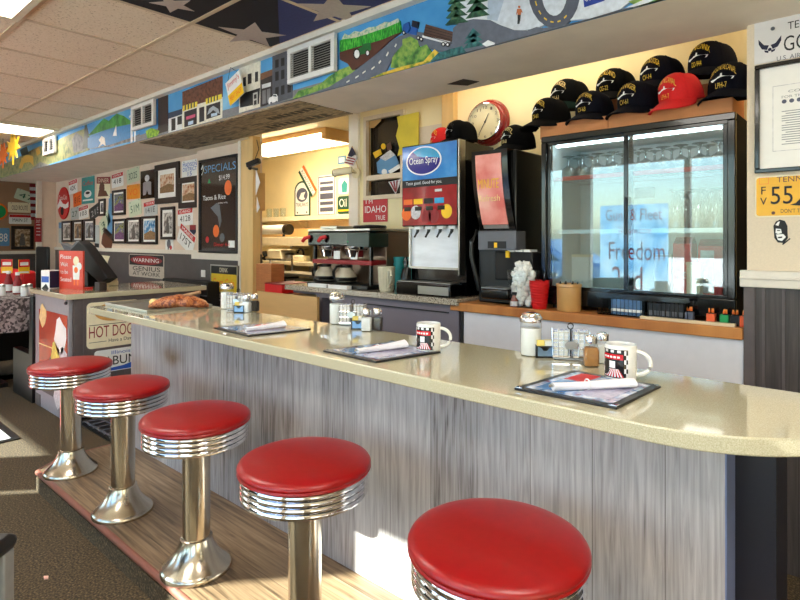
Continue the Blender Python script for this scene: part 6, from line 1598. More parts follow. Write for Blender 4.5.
for k in range(72):
    o = stf if k == 0 else dup(stf)
    lay = k//8; rr_ = .023 if lay < 7 else .015
    o.location = (p.x+math.cos(k*PI/4+lay*.4)*rr_*(2.3 if k%2 else 1.2), 2.505+math.sin(k*PI/4+lay*.4)*rr_, ZW+.024+lay*.0235)
    o.rotation_euler = (k*.7, k*1.1, k*1.9)
sy = thing('syrup_bottle', 'small glass syrup bottle with black cap in front of the plastic tub', 'bottle', (0,0,0))
MB().lathe([(0,0),(.019,0),(.021,.004),(.021,.034),(.013,.052),(.011,.062),(0,.062)],18).build('bottle', M('syrup',(120,66,58),.12,var=.2,scale=50,coat=.5), sy)
MB().lathe([(.0213,.006),(.0213,.03)],18).build('label_band', MATS['rose_pale'], sy); MB().cyl(0,0,.06,.075,.0135,seg=16).build('cap', MATS['black'], sy)
p = at(514.5,308,2.475); sy.location = (p.x, 2.475, ZW)
rb = thing('red_basket', 'red ribbed plastic cup-shaped basket stack right of the tub', 'basket', (0,0,0))
prf = [(0,0),(.034,0)]
for k in range(9): z = .008+k*.0105; r = .036+k*.0014; prf += [(r,z),(r+.0022,z+.003),(r+.0022,z+.007),(r,z+.0095)]
prf += [(.05,.108),(.046,.108),(.034,.006),(0,.006)]
MB().lathe(prf,32).build('basket', MATS['red'], rb)
p = at(539,310,2.5); rb.location = (p.x, 2.505, ZW); rb.scale = (1,1,1.28)
ck = thing('utensil_crock', 'tan crock full of black pens in front of the cooler', 'crock', (0,0,0))
M('crock_tan', (206,158,98), .35, var=.06, scale=12, coat=.3)
MB().lathe([(0,0),(.050,0),(.053,.004),(.054,.10),(.057,.103),(.0575,.112),(.055,.116),(.051,.116),(.050,.104),(.048,.008),(0,.008)],32).build('crock', MATS['crock_tan'], ck)
p = at(569,312,2.515); ck.location = (p.x, 2.515, ZW); ck.scale = (1.04,1.04,1.12); CK = p
pen = thing('black_pen', 'black pen standing in the tan crock', 'pen', (0,0,0), 'black pens in the crock')
MB().tube([(0,0,0),(0,0,.115)],.0045,8).build('barrel', MATS['black'], pen); MB().tube([(0,0,.113),(0,0,.128)],[.0052,.003],8).build('cap', MATS['black_gloss'], pen)
for k in range(8):
    o = pen if k == 0 else dup(pen)
    a = k*2*PI/8; o.location = (CK.x+.012*math.cos(a+2.6), 2.515+.012*math.sin(a+2.6), ZW+.012); o.rotation_euler = (-.20*math.sin(a), .20*math.cos(a), 0)
    o.location.x = CK.x+.018*math.cos(a); o.location.y = 2.515+.018*math.sin(a)
wb = thing('wire_basket', 'black wire basket with blue-white cartons in front of the cooler doors', 'basket', (0,0,0))
x0 = at(598,0,2.49).x; x1 = at(688,0,2.49).x
zt3 = at(640,299,2.49).z
mb = MB()
for z in (ZW+.004, zt3):
    mb.tube([(x0,2.485,z),(x1,2.485,z),(x1,2.54,z),(x0,2.54,z)],.003,6,True)
nb = 22
for k in range(nb+1):
    x = x0+(x1-x0)*k/nb
    mb.tube([(x,2.485,zt3),(x,2.485,ZW+.004),(x,2.54,ZW+.004),(x,2.54,zt3)],.0016,6)
mb.build('wire_frame', MATS['black_gloss'], wb)
B(x0-.005,x1+.005,2.482,2.486,zt3-.006,zt3+.016).build('top_band', MATS['black_gloss'], wb)
xa, xb = at(612,0,2.5).x, at(642,0,2.5).x
t = thing('sugar_carton', 'blue-white carton lying in the left part of the wire basket', 'carton', ((xa+xb)/2,2.51,ZW+.006))
B(xa,xb,2.494,2.530,ZW+.0065,zt3-.008).build('carton', MATS['steel_blue'], t); B(xa,xb,2.4935,2.494,ZW+.02,ZW+.032).build('white_stripe', MATS['white'], t)
M('cart_black', (34,34,40), .3, var=.2)
ct = thing('black_cartridge', 'black cartridge in the row on the right of the wire basket', 'cartridge', (0,0,0), 'black cartridges in the wire basket')
B(-.013,.013,-.017,.017,0,zt3-ZW-.018).build('case', MATS['cart_black'], ct, bevel=.003); B(-.009,.009,-.0175,-.017,.01,.03).build('gray_face', MATS['gray_plastic'], ct)
xs0, xs1 = at(648,0,2.5).x, at(684,0,2.5).x
nn = 6
for k in range(nn):
    o = ct if k == 0 else dup(ct); o.location = (xs0+(xs1-xs0)*(k+.5)/nn, 2.512, ZW+.0065)
wsx0, wsx1 = at(640,0,2.462).x, XP-.035
ws = B(wsx0, wsx1, 2.455, 2.478, ZW, ZW+.013).build('light_strip', M('pale_wood',(226,204,170),.5,var=.05,scale=8,stretch=(1,8,8)), bevel=.002); tag(ws, 'thin pale wooden strip lying along the front edge of the wooden worktop', 'wood strip')
# crayon cups
cc = thing('crayon_cup', 'slate gray crayon cup, leftmost of the five', 'cup', (0,0,0), 'crayon cups by the wing wall')
mb = MB(); s_ = .0125; mb.box(-s_,s_,-s_,-s_+.0015,0,.034); mb.box(-s_,s_,s_-.0015,s_,0,.034); mb.box(-s_,-s_+.0015,-s_+.0015,s_-.0015,0,.034); mb.box(s_-.0015,s_,-s_+.0015,s_-.0015,0,.034); mb.box(-s_,s_,-s_,s_,0,.002)
mb.build('cup', MATS['slate'], cc)
cr0 = thing('crayon', 'orange crayon with black band', 'crayon', (0,0,0), 'crayons in the cups')
MB().tube([(0,0,0),(0,0,.052)],.0034,8).build('wrapper', MATS['orange'], cr0); MB().tube([(0,0,.052),(0,0,.060)],[.0030,.0012],8).build('tip', M('crayon_tip',(250,150,60),.4,var=.05), cr0); MB().tube([(0,0,.036),(0,0,.043)],.0037,8).build('black_band', MATS['ink'], cr0)
first = True
M('crayon_orange', (236,100,50), .5, var=.05)
for k,(px, m, lab, cl_) in enumerate(((689.5,'slate','slate gray crayon cup, leftmost of the five','slate gray'),(711,'crayon_orange','orange crayon cup left of the green one','left orange'),(724.5,'green','green crayon cup between the orange and the black ones','green'),(735,'black','black crayon cup right of the green one','black'),(744.5,'crayon_orange','orange crayon cup cut by the edge of the wing wall','right orange'))):
    o = cc if k == 0 else dup(cc, label=lab)
    if k: c_ = o.children[0]; c_.data = c_.data.copy(); c_.data.materials[0] = MATS[m]
    p = at(px, 318, 2.50); o.location = (p.x, 2.505, ZW); o.scale = (1.2,1.2,1.2)
    for q in range(4):
        r = cr0 if first else dup(cr0); first = False
        r['label'] = 'orange crayon with black band standing in the %s crayon cup' % cl_; r['group'] = 'crayons in the %s cup' % cl_
        dx = (-.0055,.0055,-.005,.005)[q]; dy = (-.005,-.0055,.0055,.005)[q]
        r.location = (p.x+dx, 2.505+dy, ZW+.0025); r.rotation_euler = (random.uniform(-.06,.06), random.uniform(-.08,.08), q)

# ------------------------------------------------------------------ glass-door cooler
FX0, FX1 = at(541,0,2.55).x, at(735.5,0,2.55).x
FZ0 = ZW; FZ1 = at(640,124,2.55).z; FY0, FY1 = 2.55, 2.96
fr = thing('cooler', 'black countertop cooler with two glass doors and lit shelves', 'refrigerator', ((FX0+FX1)/2,2.75,FZ0))
zd1 = at(677,129.5,2.56).z; zd0 = at(640,291,2.56).z
mb = MB(); tk = .03
mb.box(FX0,FX0+tk,FY0+.02,FY1,FZ0+.02,FZ1); mb.box(FX1-tk,FX1,FY0+.02,FY1,FZ0+.02,FZ1); mb.box(FX0+tk,FX1-tk,FY0+.02,FY1,FZ1-tk,FZ1); mb.box(FX0+tk,FX1-tk,FY0+.02,FY1,FZ0+.02,zd0-.03)
mb.box(FX0+tk,FX1-tk,FY1-.015,FY1,zd0-.03,FZ1-tk)
mb.build('case', M('case_black',(16,16,18),.8,var=.1,spec=.15), fr, bevel=.004)
M('cooler_liner', (206,214,214), .5, var=.04)
B(FX0+tk,FX1-tk,FY1-.02,FY1-.016,zd0-.03,FZ1-tk).build('back_liner', MATS['cooler_liner'], fr)
for x in (FX0+tk, FX1-tk-.004): B(x,x+.004,FY0+.06,FY1-.02,zd0-.03,FZ1-tk).build('side_liner', MATS['cooler_liner'], fr)
B(FX0+tk,FX1-tk,FY0+.06,FY1-.02,FZ1-tk-.004,FZ1-tk).build('top_liner', MATS['cooler_liner'], fr); B(FX0+tk,FX1-tk,FY0+.06,FY1-.02,zd0-.03,zd0-.026).build('floor_liner', MATS['cooler_liner'], fr)
mb = MB(); mb.box(FX0,FX1,FY0,FY0+.025,FZ0+.02,zd0-.012); mb.box(FX0,FX1,FY0,FY0+.025,zd1+.012,FZ1); mb.box(FX0,FX0+.026,FY0,FY0+.025,zd0-.012,zd1+.012); mb.box(FX1-.03,FX1,FY0,FY0+.025,zd0-.012,zd1+.012)
mb.build('face_frame', MATS['black_gloss'], fr, bevel=.004)
for x in (FX0+.06, FX1-.06):
    for y in (2.6, 2.9): MB().cyl(x,y,FZ0,FZ0+.022,.018,seg=12).build('foot', MATS['black'], fr)
glass_mat('door_glass', (238,246,246), .14)
xm0, xm1 = at(624,0,2.56).x, at(632.5,0,2.56).x
for k,(a_, b_, y) in enumerate(((FX0+.022, xm1, 2.565), (xm0, FX1-.026, 2.553))):
    d = MB().ring(a_, b_, zd0-.018, zd1+.016, .019, y, y+.011).build('door', MATS['black_gloss'], fr, bevel=.002)
    B(a_+.018, b_-.018, y+.004, y+.008, zd0, zd1).build('glass', MATS['door_glass'], d)
    B(b_-.016 if k == 0 else a_+.004, b_-.006 if k == 0 else a_+.014, y-.006, y, zd0+.25, zd0+.42).build('finger_pull', MATS['black'], d)
zl_ = FZ1-tk-.03
B(FX0+.06,FX1-.06,FY0+.045,FY0+.062,zd1-.010,zd1-.002).build('led_strip', MATS['led'], fr)
zs1 = at(675,170,2.62).z; zs2 = at(685,230,2.62).z
M('shelf_red', (200,60,56), .4, var=.06)
for z, m in ((zs1,'shelf_red'),(zs2,'brushed')):
    s = MB()
    for k in range(34):
        x = FX0+.04+(FX1-FX0-.08)*k/33; s.tube([(x,FY0+.07,z-.004),(x,FY1-.03,z-.004)],.0016,5)
    for y in (FY0+.072, 2.75, FY1-.032): s.tube([(FX0+.035,y,z-.007),(FX1-.035,y,z-.007)],.0025,6)
    so_ = s.build('wire_shelf', MATS['brushed'], fr)
    B(FX0+.036,FX1-.036,FY0+.062,FY0+.068,z-.012,z+.008).build('price_rail', MATS[m], so_)
B(at(632,0,2.9).x-.0,at(652,0,2.9).x,FY1-.026,FY1-.02,at(600,200,2.93).z,at(600,190,2.93).z).build('vent_grille', MATS['gray_plastic'], fr)
gl = thing('goblet', 'clear goblet upside down on the red-edged shelf in the cooler', 'glass', (0,0,0), 'goblets on the upper cooler shelf')
glass_mat('goblet_glass', (214,222,222), .16)
MB().lathe([(.034,.001),(.036,.03),(.032,.055),(.012,.068),(.006,.075),(.005,.105),(.012,.112),(.031,.116),(.031,.118),(0,.119)],18).build('glass', MATS['goblet_glass'], gl)
for k in range(20):
    o = gl if k == 0 else dup(gl)
    o.location = (FX0+.085+(k%10)*(FX1-FX0-.17)/9+.012*(k//10), 2.68+.09*(k//10), zs1-.002)
pg = thing('pilsner_glass', 'tall pilsner glass upside down on the lower cooler shelf at right', 'glass', (0,0,0), 'pilsner glasses on the lower cooler shelf')
MB().lathe([(.036,.0),(.034,.05),(.025,.12),(.014,.155),(.010,.163),(.014,.170),(.032,.178),(.032,.181),(0,.182)],20).build('glass', MATS['goblet_glass'], pg)
for k,(px,y) in enumerate(((677,2.68),(698,2.68),(716,2.68),(686,2.80),(706,2.80))):
    o = pg if k == 0 else dup(pg); p = at(px,228,y); o.location = (p.x,y,zs2-.002)
zf = zd0-.0255
for k,(a_,b_,t_,lab) in enumerate(((673,691,237,'red carton with white lettering on the cooler floor, left of two'),(698,722,239,'red carton with gray front on the cooler floor, right of two'))):
    x0, x1 = at(a_,0,2.7).x, at(b_,0,2.7).x; zt4 = at((a_+b_)/2,t_,2.7).z
    t = thing('juice_carton', lab, 'carton', ((x0+x1)/2,2.75,zf), 'red cartons in the cooler')
    B(x0,x1,2.70,2.80,zf,zt4-.03).build('carton', MATS['red'], t); MB().prism([(2.70,zt4-.03),(2.80,zt4-.03),(2.755,zt4),(2.745,zt4)],'x',x0,x1).build('gable', MATS['dark_red'], t)
    if k: B(x0+.01,x1-.03,2.699,2.70,zf+.02,zt4-.05).build('gray_panel', MATS['rose_pale'], t)
    else: mb = MB(); text(mb,'SAUCE',x0+.02,x1-.02,zf+.08,zf+.11,2.6985); mb.build('lettering', MATS['white'], t)
for k,(a_,b_,t_,lab) in enumerate(((646,664,255,'white plastic tub on the cooler floor, right of the middle mullion'),(690,704,262,'slim cream bottle between the red cartons'),(560,580,255,'white box on the cooler floor at the left door'))):
    x0, x1 = at(a_,0,2.72).x, at(b_,0,2.72).x; zt4 = at((a_+b_)/2,t_,2.72).z
    t = thing('food_tub', lab, 'container', ((x0+x1)/2,2.85,zf), 'pale containers in the cooler')
    yy = 2.83 if k != 1 else 2.66
    B(x0,x1,yy,yy+.05,zf,zt4-.012).build('body', MATS['cream' if k == 1 else 'white'], t, bevel=.004); B(x0-.002,x1+.002,yy-.002,yy+.052,zt4-.012,zt4).build('lid', MATS['cream'], t)

# ------------------------------------------------------------------ cardboard boxes and caps on top
CBZ = 1.806
def cbox(x0, x1, y0, y1, z0, z1, lab):
    t = thing('cardboard_box', lab, 'box', ((x0+x1)/2,(y0+y1)/2,z0), 'cardboard boxes on the cooler')
    B(x0,x1,y0,y1,z0,z1).build('carton', MATS['cardboard'], t); xm = (y0+y1)/2
    B(x0+.002,x1-.002,xm-.002,xm+.002,z1,z1+.0006).build('flap_seam', MATS['crate_wood'], t); return t
bxm = -1.0
cbox(FX0-.03, bxm-.004, 2.60, 2.80, FZ1, CBZ, 'low orange-brown cardboard box on the left half of the cooler top')
cbox(bxm, FX1-.02, 2.60, 2.80, FZ1, CBZ, 'low orange-brown cardboard box on the right half of the cooler top')
cbox(FX0+.14, FX1-.04, 2.815, 2.95, FZ1, 1.932, 'taller cardboard box behind the lower row of caps on the cooler')
def capmesh(cloth, bill, trim, txt, txt2, label, tc='gold', ec='white'):
    t = thing('baseball_cap', label, 'cap', (0,0,0), 'baseball caps displayed above the back bar')
    rx, ry, hz = .083, .098, .118
    def dome(a, ph):                           # a: azimuth, ph: 0 rim .. 1 crown; front is -Y
        f = max(0, -math.sin(a))
        rr_ = math.cos(ph*PI/2)**(.62+.0*f); zz = math.sin(ph*PI/2)
        k = 1+.10*f*math.sin(ph*PI)
        return Vector((rx*rr_*math.cos(a)*k, ry*rr_*math.sin(a)*k, hz*zz**.9+.012*f*math.sin(ph*PI/2)))
    SG, RG = 36, 12; vs = []; fs = []
    for i in range(RG+1):
        for k in range(SG): vs.append(dome(2*PI*k/SG, i/RG*.995))
    for i in range(RG):
        for k in range(SG): fs.append((i*SG+k,i*SG+(k+1)%SG,(i+1)*SG+(k+1)%SG,(i+1)*SG+k))
    fs.append(tuple(RG*SG+k for k in range(SG))); fs.append(tuple(reversed(range(SG))))
    mb = MB(); mb.add(vs, fs, True); mb.build('crown', MATS[cloth], t)
    MB().ball((0,0,hz+.003),.007,10,6,(1,1,.6)).build('button', MATS[cloth], t)
    # seams
    mb = MB()
    for a in (PI*.5+.0, PI/6, 5*PI/6, -PI/6+0, -5*PI/6): mb.tube([dome(a,q/8*.97)*1.008 for q in range(9)],.0012,5)
    mb.build('seam', MATS[cloth], t)
    # bill
    vs = []; fs = []; NA, NR = 18, 6
    for s in (0, 1):
        for i in range(NR+1):
            for k in range(NA+1):
                a = -PI/2+(k/NA-.5)*PI*.92
                u = i/NR; c_ = math.cos((k/NA-.5)*PI*.96)
                r0 = Vector((rx*1.0*math.cos(a), ry*1.02*math.sin(a), 0)); ext = .072*c_**.55
                p = r0+Vector((math.cos(a)*ext*.35*u, -ext*u, 0))
                p.z = .006-.022*u*c_-.020*(abs(p.x)/rx)**2*(.4+.6*u)-.0035*s+.012*c_*(1-u)
                vs.append(p)
    n1 = (NR+1)*(NA+1)
    for s in (0,1):
        for i in range(NR):
            for k in range(NA):
                q = s*n1+i*(NA+1)+k; fs.append((q,q+1,q+NA+2,q+NA+1))
    for k in range(NA): q = NR*(NA+1)+k; fs.append((q,q+1,n1+q+1,n1+q)); fs.append((k,k+1,n1+k+1,n1+k))
    for i in range(NR):
        for k in (0, NA): q = i*(NA+1)+k; fs.append((q,q+NA+1,n1+q+NA+1,n1+q))
    mb = MB(); mb.add(vs, fs, True); mb.build('bill', MATS[bill], t)
    def wrap(vs2, s=1.012, arch=0):
        out = []
        for x, z in vs2:
            a = -PI/2+x/ry*1.0; zz = z+arch*(1-(x/.055)**2)
            ph = min(.95, max(.02, (zz-.010)/hz*.80)); out.append(dome(a, ph)*s+Vector((0,-.0012,0)))
        return out
    def lett(s, x0, x1, z0, z1, arch, m, nm):
        if s not in TC: TC[s] = text_verts(s)
        v2, f2 = TC[s]; mb = MB(); mb.add(wrap([(x0+(x1-x0)*u, z0+(z1-z0)*v) for u, v in v2], 1.014, arch), f2); mb.build(nm, MATS[m], t)
    lett(txt, -.058, .058, .058, .084, .022, tc, 'lettering')
    lett(txt2, -.022, .024, .024, .038, .0, tc, 'number_lettering')
    pl_ = [(-.05,.050),(-.02,.052),(-.012,.056),(-.004,.057),(-.002,.066),(.004,.066),(.006,.057),(.03,.053),(.052,.051),(.045,.044),(-.042,.044)]
    vv = []
    mb = MB(); mb.add(wrap(pl_,1.016), [tuple(range(len(pl_)))]); mb.build('ship_emblem', MATS[ec], t)
    return t
M('cap_navy', (13,14,24), .95, spec=.1, var=.15, scale=120); M('cap_black', (8,8,10), .95, spec=.1, var=.15, scale=120); M('cap_green', (12,32,28), .95, spec=.1, var=.12, scale=120); M('cap_red', (206,16,22), .8, var=.06, scale=120); M('cap_gold', (228,190,70), .7, var=.08, scale=120)
def place(c, x, Y, z, az, pitch=0, roll=0, s=1.0):
    p = at(x, 0, Y); c.location = (p.x, Y, z); c.rotation_euler = (math.radians(pitch), math.radians(roll), math.radians(az)); c.scale = (s, s, s)
LZ = CBZ+.002
place(capmesh('cap_black','cap_black',None,'USS RANGER','CV-61','black navy cap at the lower left corner of the cooler, bill overhanging the box','cap_gold'), 552, 2.68, LZ+.012, -24, 2, 0, 1.06)
place(capmesh('cap_navy','cap_navy',None,'USS KITTY HAWK','CV-63','navy cap with red and white badge, second from left in the lower row','cap_gold','rose_pale'), 595, 2.68, LZ+.012, -14, 3, 0, 1.02)
place(capmesh('cap_navy','cap_navy',None,'USS RANGER','CV-61','navy cap with silver ship, left of the red cap in the lower row','cap_gold'), 640, 2.68, LZ+.012, -20, 3, 0, 1.08)
place(capmesh('cap_red','cap_red',None,'GUADALCANAL','LPH-7','bright red cap with gold lettering, front of the cooler top','cap_gold'), 682, 2.65, LZ+.02, -24, 12)
place(capmesh('cap_navy','cap_navy',None,'USS GUADALCANAL','LPH-7','navy cap at the lower right, against the wing wall','cap_gold'), 734, 2.68, LZ+.014, -14, 2, 0, 1.1)
UZ = 1.934
place(capmesh('cap_black','cap_green',None,'USS RANGER','CV-61','black cap with dark green bill at the upper left of the stack','rose_cream'), 571, 2.87, UZ+.004, -18, 2, 0, 1.18)
place(capmesh('cap_black','cap_black',None,'USS ENGLAND','CG-22','black cap in the middle of the upper row with orange lettering','cap_gold'), 617, 2.87, UZ+.015, -12, 4, 0, 1.14)
place(capmesh('cap_navy','cap_navy',None,'USS TICONDEROGA','CV-14','navy cap with bright gold lettering above the red cap','gold'), 663, 2.87, UZ+.03, -20, 3, 0, 1.15)
place(capmesh('cap_navy','cap_navy',None,'USS MULLINNIX','DD-944','navy cap topmost at the upper right, close under the soffit','gold'), 713, 2.87, UZ+.05, -22, 4, 0, 1.14)
place(capmesh('cap_black','cap_black',None,'USS NIMITZ','CVN-68','black cap with pale lettering on top of the soda dispenser','rose_cream'), 519, 2.72, stp+.03, -22, 2)
place(capmesh('cap_black','cap_black',None,'USS MIDWAY','CV-41','black cap on top of the juice dispenser near its right end','black'), 462, 2.73, jt+.03, -25, 2)
place(capmesh('cap_red','cap_red',None,'MARINES','USMC','red cap behind the black cap on the juice dispenser','cap_gold'), 446, 2.84, jt+.03, -30, 2)
# ------------------------------------------------------------------ wall clock
ck = thing('wall_clock', 'round red-rimmed wall clock on the yellow back wall', 'clock', (0,0,0))
c = at(487,122.5,2.95)
mb = MB(); mb.xf = Matrix.Rotation(PI/2,4,'X')
R2 = .145
mb.lathe([(R2*.80,.0),(R2,0),(R2,.012),(R2*.97,.022),(R2*.94,.024),(R2*.93,.040),(R2*.90,.046),(R2*.86,.050),(R2*.84,.062),(R2*.80,.064),(R2*.79,.048)],56,caps=False); mb.build('rim', M('clock_red',(140,12,22),.25,var=.05,coat=.5), ck)
mb = MB(); mb.xf = Matrix.Rotation(PI/2,4,'X'); mb.lathe([(R2*.80,.058),(R2*.805,.066),(R2*.765,.068),(R2*.755,.05)],56,caps=False); mb.build('chrome_ring', MATS['chrome'], ck)
mb = MB(); mb.xf = Matrix.Rotation(PI/2,4,'X'); mb.cyl(0,0,.02,.050,R2*.775,seg=48); mb.build('dial', M('dial_cream',(236,226,190),.5,var=.03), ck)
mb = MB()
for k in range(1,13):
    a = PI/2-k*PI/6; s = str(k); x = R2*.62*math.cos(a); z = R2*.62*math.sin(a); ww = .007*len(s)
    text(mb, s, x-ww, x+ww, z-.009, z+.009, -.0508)
mb.build('numerals', M('numeral',(120,100,80),.5), ck)
for nm, a, l, r in (('hour_hand',math.radians(62),.055,.0032),('minute_hand',math.radians(238),.082,.0024)):
    MB().tube([(0,-.053,0),(l*math.cos(a),-.053,l*math.sin(a))],[r,r*.5],6).build(nm, MATS['ink'], ck)
mb = MB(); mb.xf = Matrix.Rotation(PI/2,4,'X'); mb.cyl(0,0,.05,.056,.005,seg=12); mb.build('hub', MATS['ink'], ck)
ck.location = (c.x, 2.979, c.z)
cdx = at(498.5,150,2.975).x; t = MB().tube([(cdx,2.974,c.z-.12),(cdx,2.974,1.2)],.0022,6).build('clock_cord', MATS['dial_cream']); tag(t, 'thin pale cord running down the wall from the clock', 'cord')
po = struct(B(at(443.5,0,2.95).x, at(455,0,2.95).x, 2.93, 2.979, 0, CZ-.01).build('trim_11', MATS['post_tan']))
wd = struct(B(XW1+.02, at(443,0,2.97).x, 2.97, 2.979, 1.2, 2.0).build('trim_12', MATS['wall_cream']))
# hole torn in the soffit
h = MB().prism([(at(452,95,2.4).x,2.36),(at(470,91,2.4).x,2.34),(at(476,92,2.4).x,2.43),(at(462,97,2.4).x,2.45)],'z',SZ-.0025,SZ-.0003).build('torn_patch', MATS['ink']); tag(h, 'small dark torn patch in the soffit above the clock', 'hole')

# ------------------------------------------------------------------ wing wall: plates, certificate, sticker
YW = 2.479
t = thing('air_force_plate', 'white Tennessee plate with dark winged emblem above the certificate', 'license plate', (0,0,0))
a = at(754.5,24,YW); zt5 = at(754.5,24,YW).z; zb5 = at(754.5,65,YW).z
W_ = .33; hh = zt5-zb5; x0 = a.x
B(x0,x0+W_,YW-.004,YW-.001,zb5,zt5).build('plate', M('plate_white',(226,222,222),.35,var=.02), t)
def L(name, s, u0, u1, v0, v1, m): mb = MB(); text(mb,s,x0+W_*u0,x0+W_*u1,zb5+hh*v0,zb5+hh*v1,YW-.0052); mb.build(name, MATS[m], t)
u = lambda px: (at(px,0,YW).x-x0)/W_
def L3(name, s, xa_, xb_, y1_, y0_, m): mb = MB(); text(mb,s,at(xa_,0,YW).x,at(xb_,0,YW).x,at(xa_,y0_,YW).z,at(xa_,y1_,YW).z,YW-.0052); mb.build(name, MATS[m], t)
L3('state_name','TENNESSEE',788,844,22.5,30,'ink'); L3('number_lettering','GO',784,809,37,52,'ink'); L3('lower_lettering','U.S. AIR FORCE',777,826,57,61.5,'gray_plastic')
emx = at(770,0,YW).x; emz = at(770,45.5,YW).z; sw_ = .036
mb = MB()
for s in (-1,1):
    mb.prism([(emx+s*sw_*.08,emz-.0),(emx+s*sw_*.5,emz+.004),(emx+s*sw_*1.0,emz+.028),(emx+s*sw_*.98,emz+.010),(emx+s*sw_*.7,emz-.010),(emx+s*sw_*.25,emz-.016)],'y',YW-.0055,YW-.004)
mb.disc(emx,emz-.016,.006,YW-.0055,YW-.004,12)
for s in (-1,1): mb.prism([(emx+s*.004,emz-.020),(emx+s*.018,emz-.016),(emx+s*.015,emz-.024),(emx+s*.005,emz-.028)],'y',YW-.0055,YW-.004)
mb.build('winged_emblem', MATS['navy'], t)
MB().disc(at(773,0,YW).x, at(773,29,YW).z,.007,YW-.0062,YW-.004,12).build('screw', MATS['gray_plastic'], t)
t = thing('framed_certificate', 'black-framed white certificate on the right wing wall', 'framed certificate', (0,0,0))
fx0 = at(755.5,0,YW).x; fz1 = at(755.5,67,YW).z; fz0 = at(755.5,174,YW).z; fw_ = .36
MB().ring(fx0,fx0+fw_,fz0,fz1,.016,YW-.022,YW-.001).build('frame', MATS['black_gloss'], t, bevel=.003)
B(fx0+.015,fx0+fw_-.015,YW-.008,YW-.002,fz0+.015,fz1-.015).build('mat', MATS['mat_white'], t)
dx0 = at(773,0,YW).x; dz1 = at(773,87,YW).z; dz0 = at(773,152,YW).z
MB().ring(dx0,fx0+fw_-(dx0-fx0),dz0,dz1,.002,YW-.009,YW-.008).build('document_edge', MATS['rose_pale'], t)
lx0 = at(782,0,YW).x; lx1 = fx0+fw_-(lx0-fx0)
mb = MB()
for k in range(15):
    z = at(782,112,YW).z-k*.0086; mb.box(lx0+(.012 if k%4==1 else 0),lx1-(.03 if k%5==2 else 0),YW-.0088,YW-.008,z-.0016,z+.0012)
mb.build('text_lines', M('faint_ink',(150,150,156),.6,var=.1), t)
mb = MB(); text(mb,'FOR THE YEAR ENDING',lx0,lx1,at(782,99,YW).z,at(782,96.5,YW).z,YW-.0086); text(mb,'COMMUNITY',lx0+.02,lx1-.02,at(782,94,YW).z,at(782,91.5,YW).z,YW-.0086); mb.build('lettering', MATS['faint_ink'], t)
for k in range(5): MB().disc(at(784.5+k*7.5,0,YW).x, at(784,102,YW).z,.0075,YW-.0088,YW-.008,16).build('round_badge', MATS['slate'], t)
t = thing('yellow_plate', 'yellow Tennessee license plate below the certificate', 'license plate', (0,0,0))
x0 = at(755,0,YW).x; zt5 = at(755,177,YW).z; zb5 = at(755,217.5,YW).z; W_ = .305; hh = zt5-zb5
MB().prism(rrect(W_,hh,.012,4,x0+W_/2,(zt5+zb5)/2),'y',YW-.004,YW-.001).build('white_rim', MATS['cream'], t)
M('plate_yellow',(238,178,20),.4,var=.04)
MB().prism(rrect(W_-.010,hh-.010,.010,4,x0+W_/2,(zt5+zb5)/2),'y',YW-.0048,YW-.004).build('plate', MATS['plate_yellow'], t)
def L2(name, s, a_, b_, y0, y1, m='ink'):
    mb = MB(); X0_ = at(a_,0,YW).x; X1_ = at(b_,0,YW).x; text(mb,s,X0_,X1_,at(a_,y1,YW).z,at(a_,y0,YW).z,YW-.0056); mb.build(name, MATS[m], t)
L2('state_name','TENNESSEE',777,828,177,182.5,'plate_brown'); L2('prefix_letter','F',761.5,766,187,194.5); L2('prefix_letter','V',760.5,767,198,205)
L2('number_lettering','55',771,793,187,204.5); L2('motto_lettering',"DON'T TREAD ON ME",781,830,209,213,'plate_brown')
MB().ring(at(759.5,0,YW).x,at(769,0,YW).x,at(760,184.5,YW).z,at(760,178,YW).z,.0012,YW-.0054,YW-.0048).build('sticker_outline', MATS['orange'], t)
MB().disc(at(773.5,0,YW).x,at(773.5,213,YW).z,.006,YW-.0062,YW-.0048,14).build('bolt', MATS['plate_brown'], t)
MB().prism([(at(p_,0,YW).x,at(p_,q_,YW).z) for p_,q_ in ((790,205),(796,203),(801,198),(806,196),(806,206))],'y',YW-.0056,YW-.0048).build('coiled_snake', MATS['ink'], t)
t = thing('face_sticker', 'black and white sticker of a bearded man in a cap below the yellow plate', 'sticker', (0,0,0))
def wp(pts): return [(at(p_,0,YW).x, at(p_,q_,YW).z) for p_,q_ in pts]
MB().prism(wp([(773.5,226),(776,221.5),(780,219.5),(785,221),(787.5,226),(787.5,232),(788,238),(784,243),(778,242.5),(774.5,238),(774,231)]),'y',YW-.002,YW-.001).build('black_ground', MATS['ink'], t)
mb = MB(); mb.prism(wp([(776,228.5),(781,229),(782,233),(778,234),(775.5,233)]),'y',YW-.0026,YW-.002); mb.prism(wp([(776,234.5),(783.5,234),(786,237),(782,241),(778,240)]),'y',YW-.0026,YW-.002); mb.prism(wp([(775.5,225),(778,221.8),(780,221.5),(778.5,226)]),'y',YW-.0026,YW-.002); mb.build('white_face', MATS['white'], t)
mb = MB(); mb.prism(wp([(777.5,237),(782.5,236.4),(782,238),(778.5,238.4)]),'y',YW-.003,YW-.0026); mb.prism(wp([(777,230),(780.5,230.2),(780,231),(777.3,231)]),'y',YW-.003,YW-.0026); mb.build('ink_lines', MATS['ink'], t)
MB().prism(wp([(782,244),(790,238),(790.5,239),(783,245)]),'y',YW-.002,YW-.001).build('signature', MATS['ink'], t)
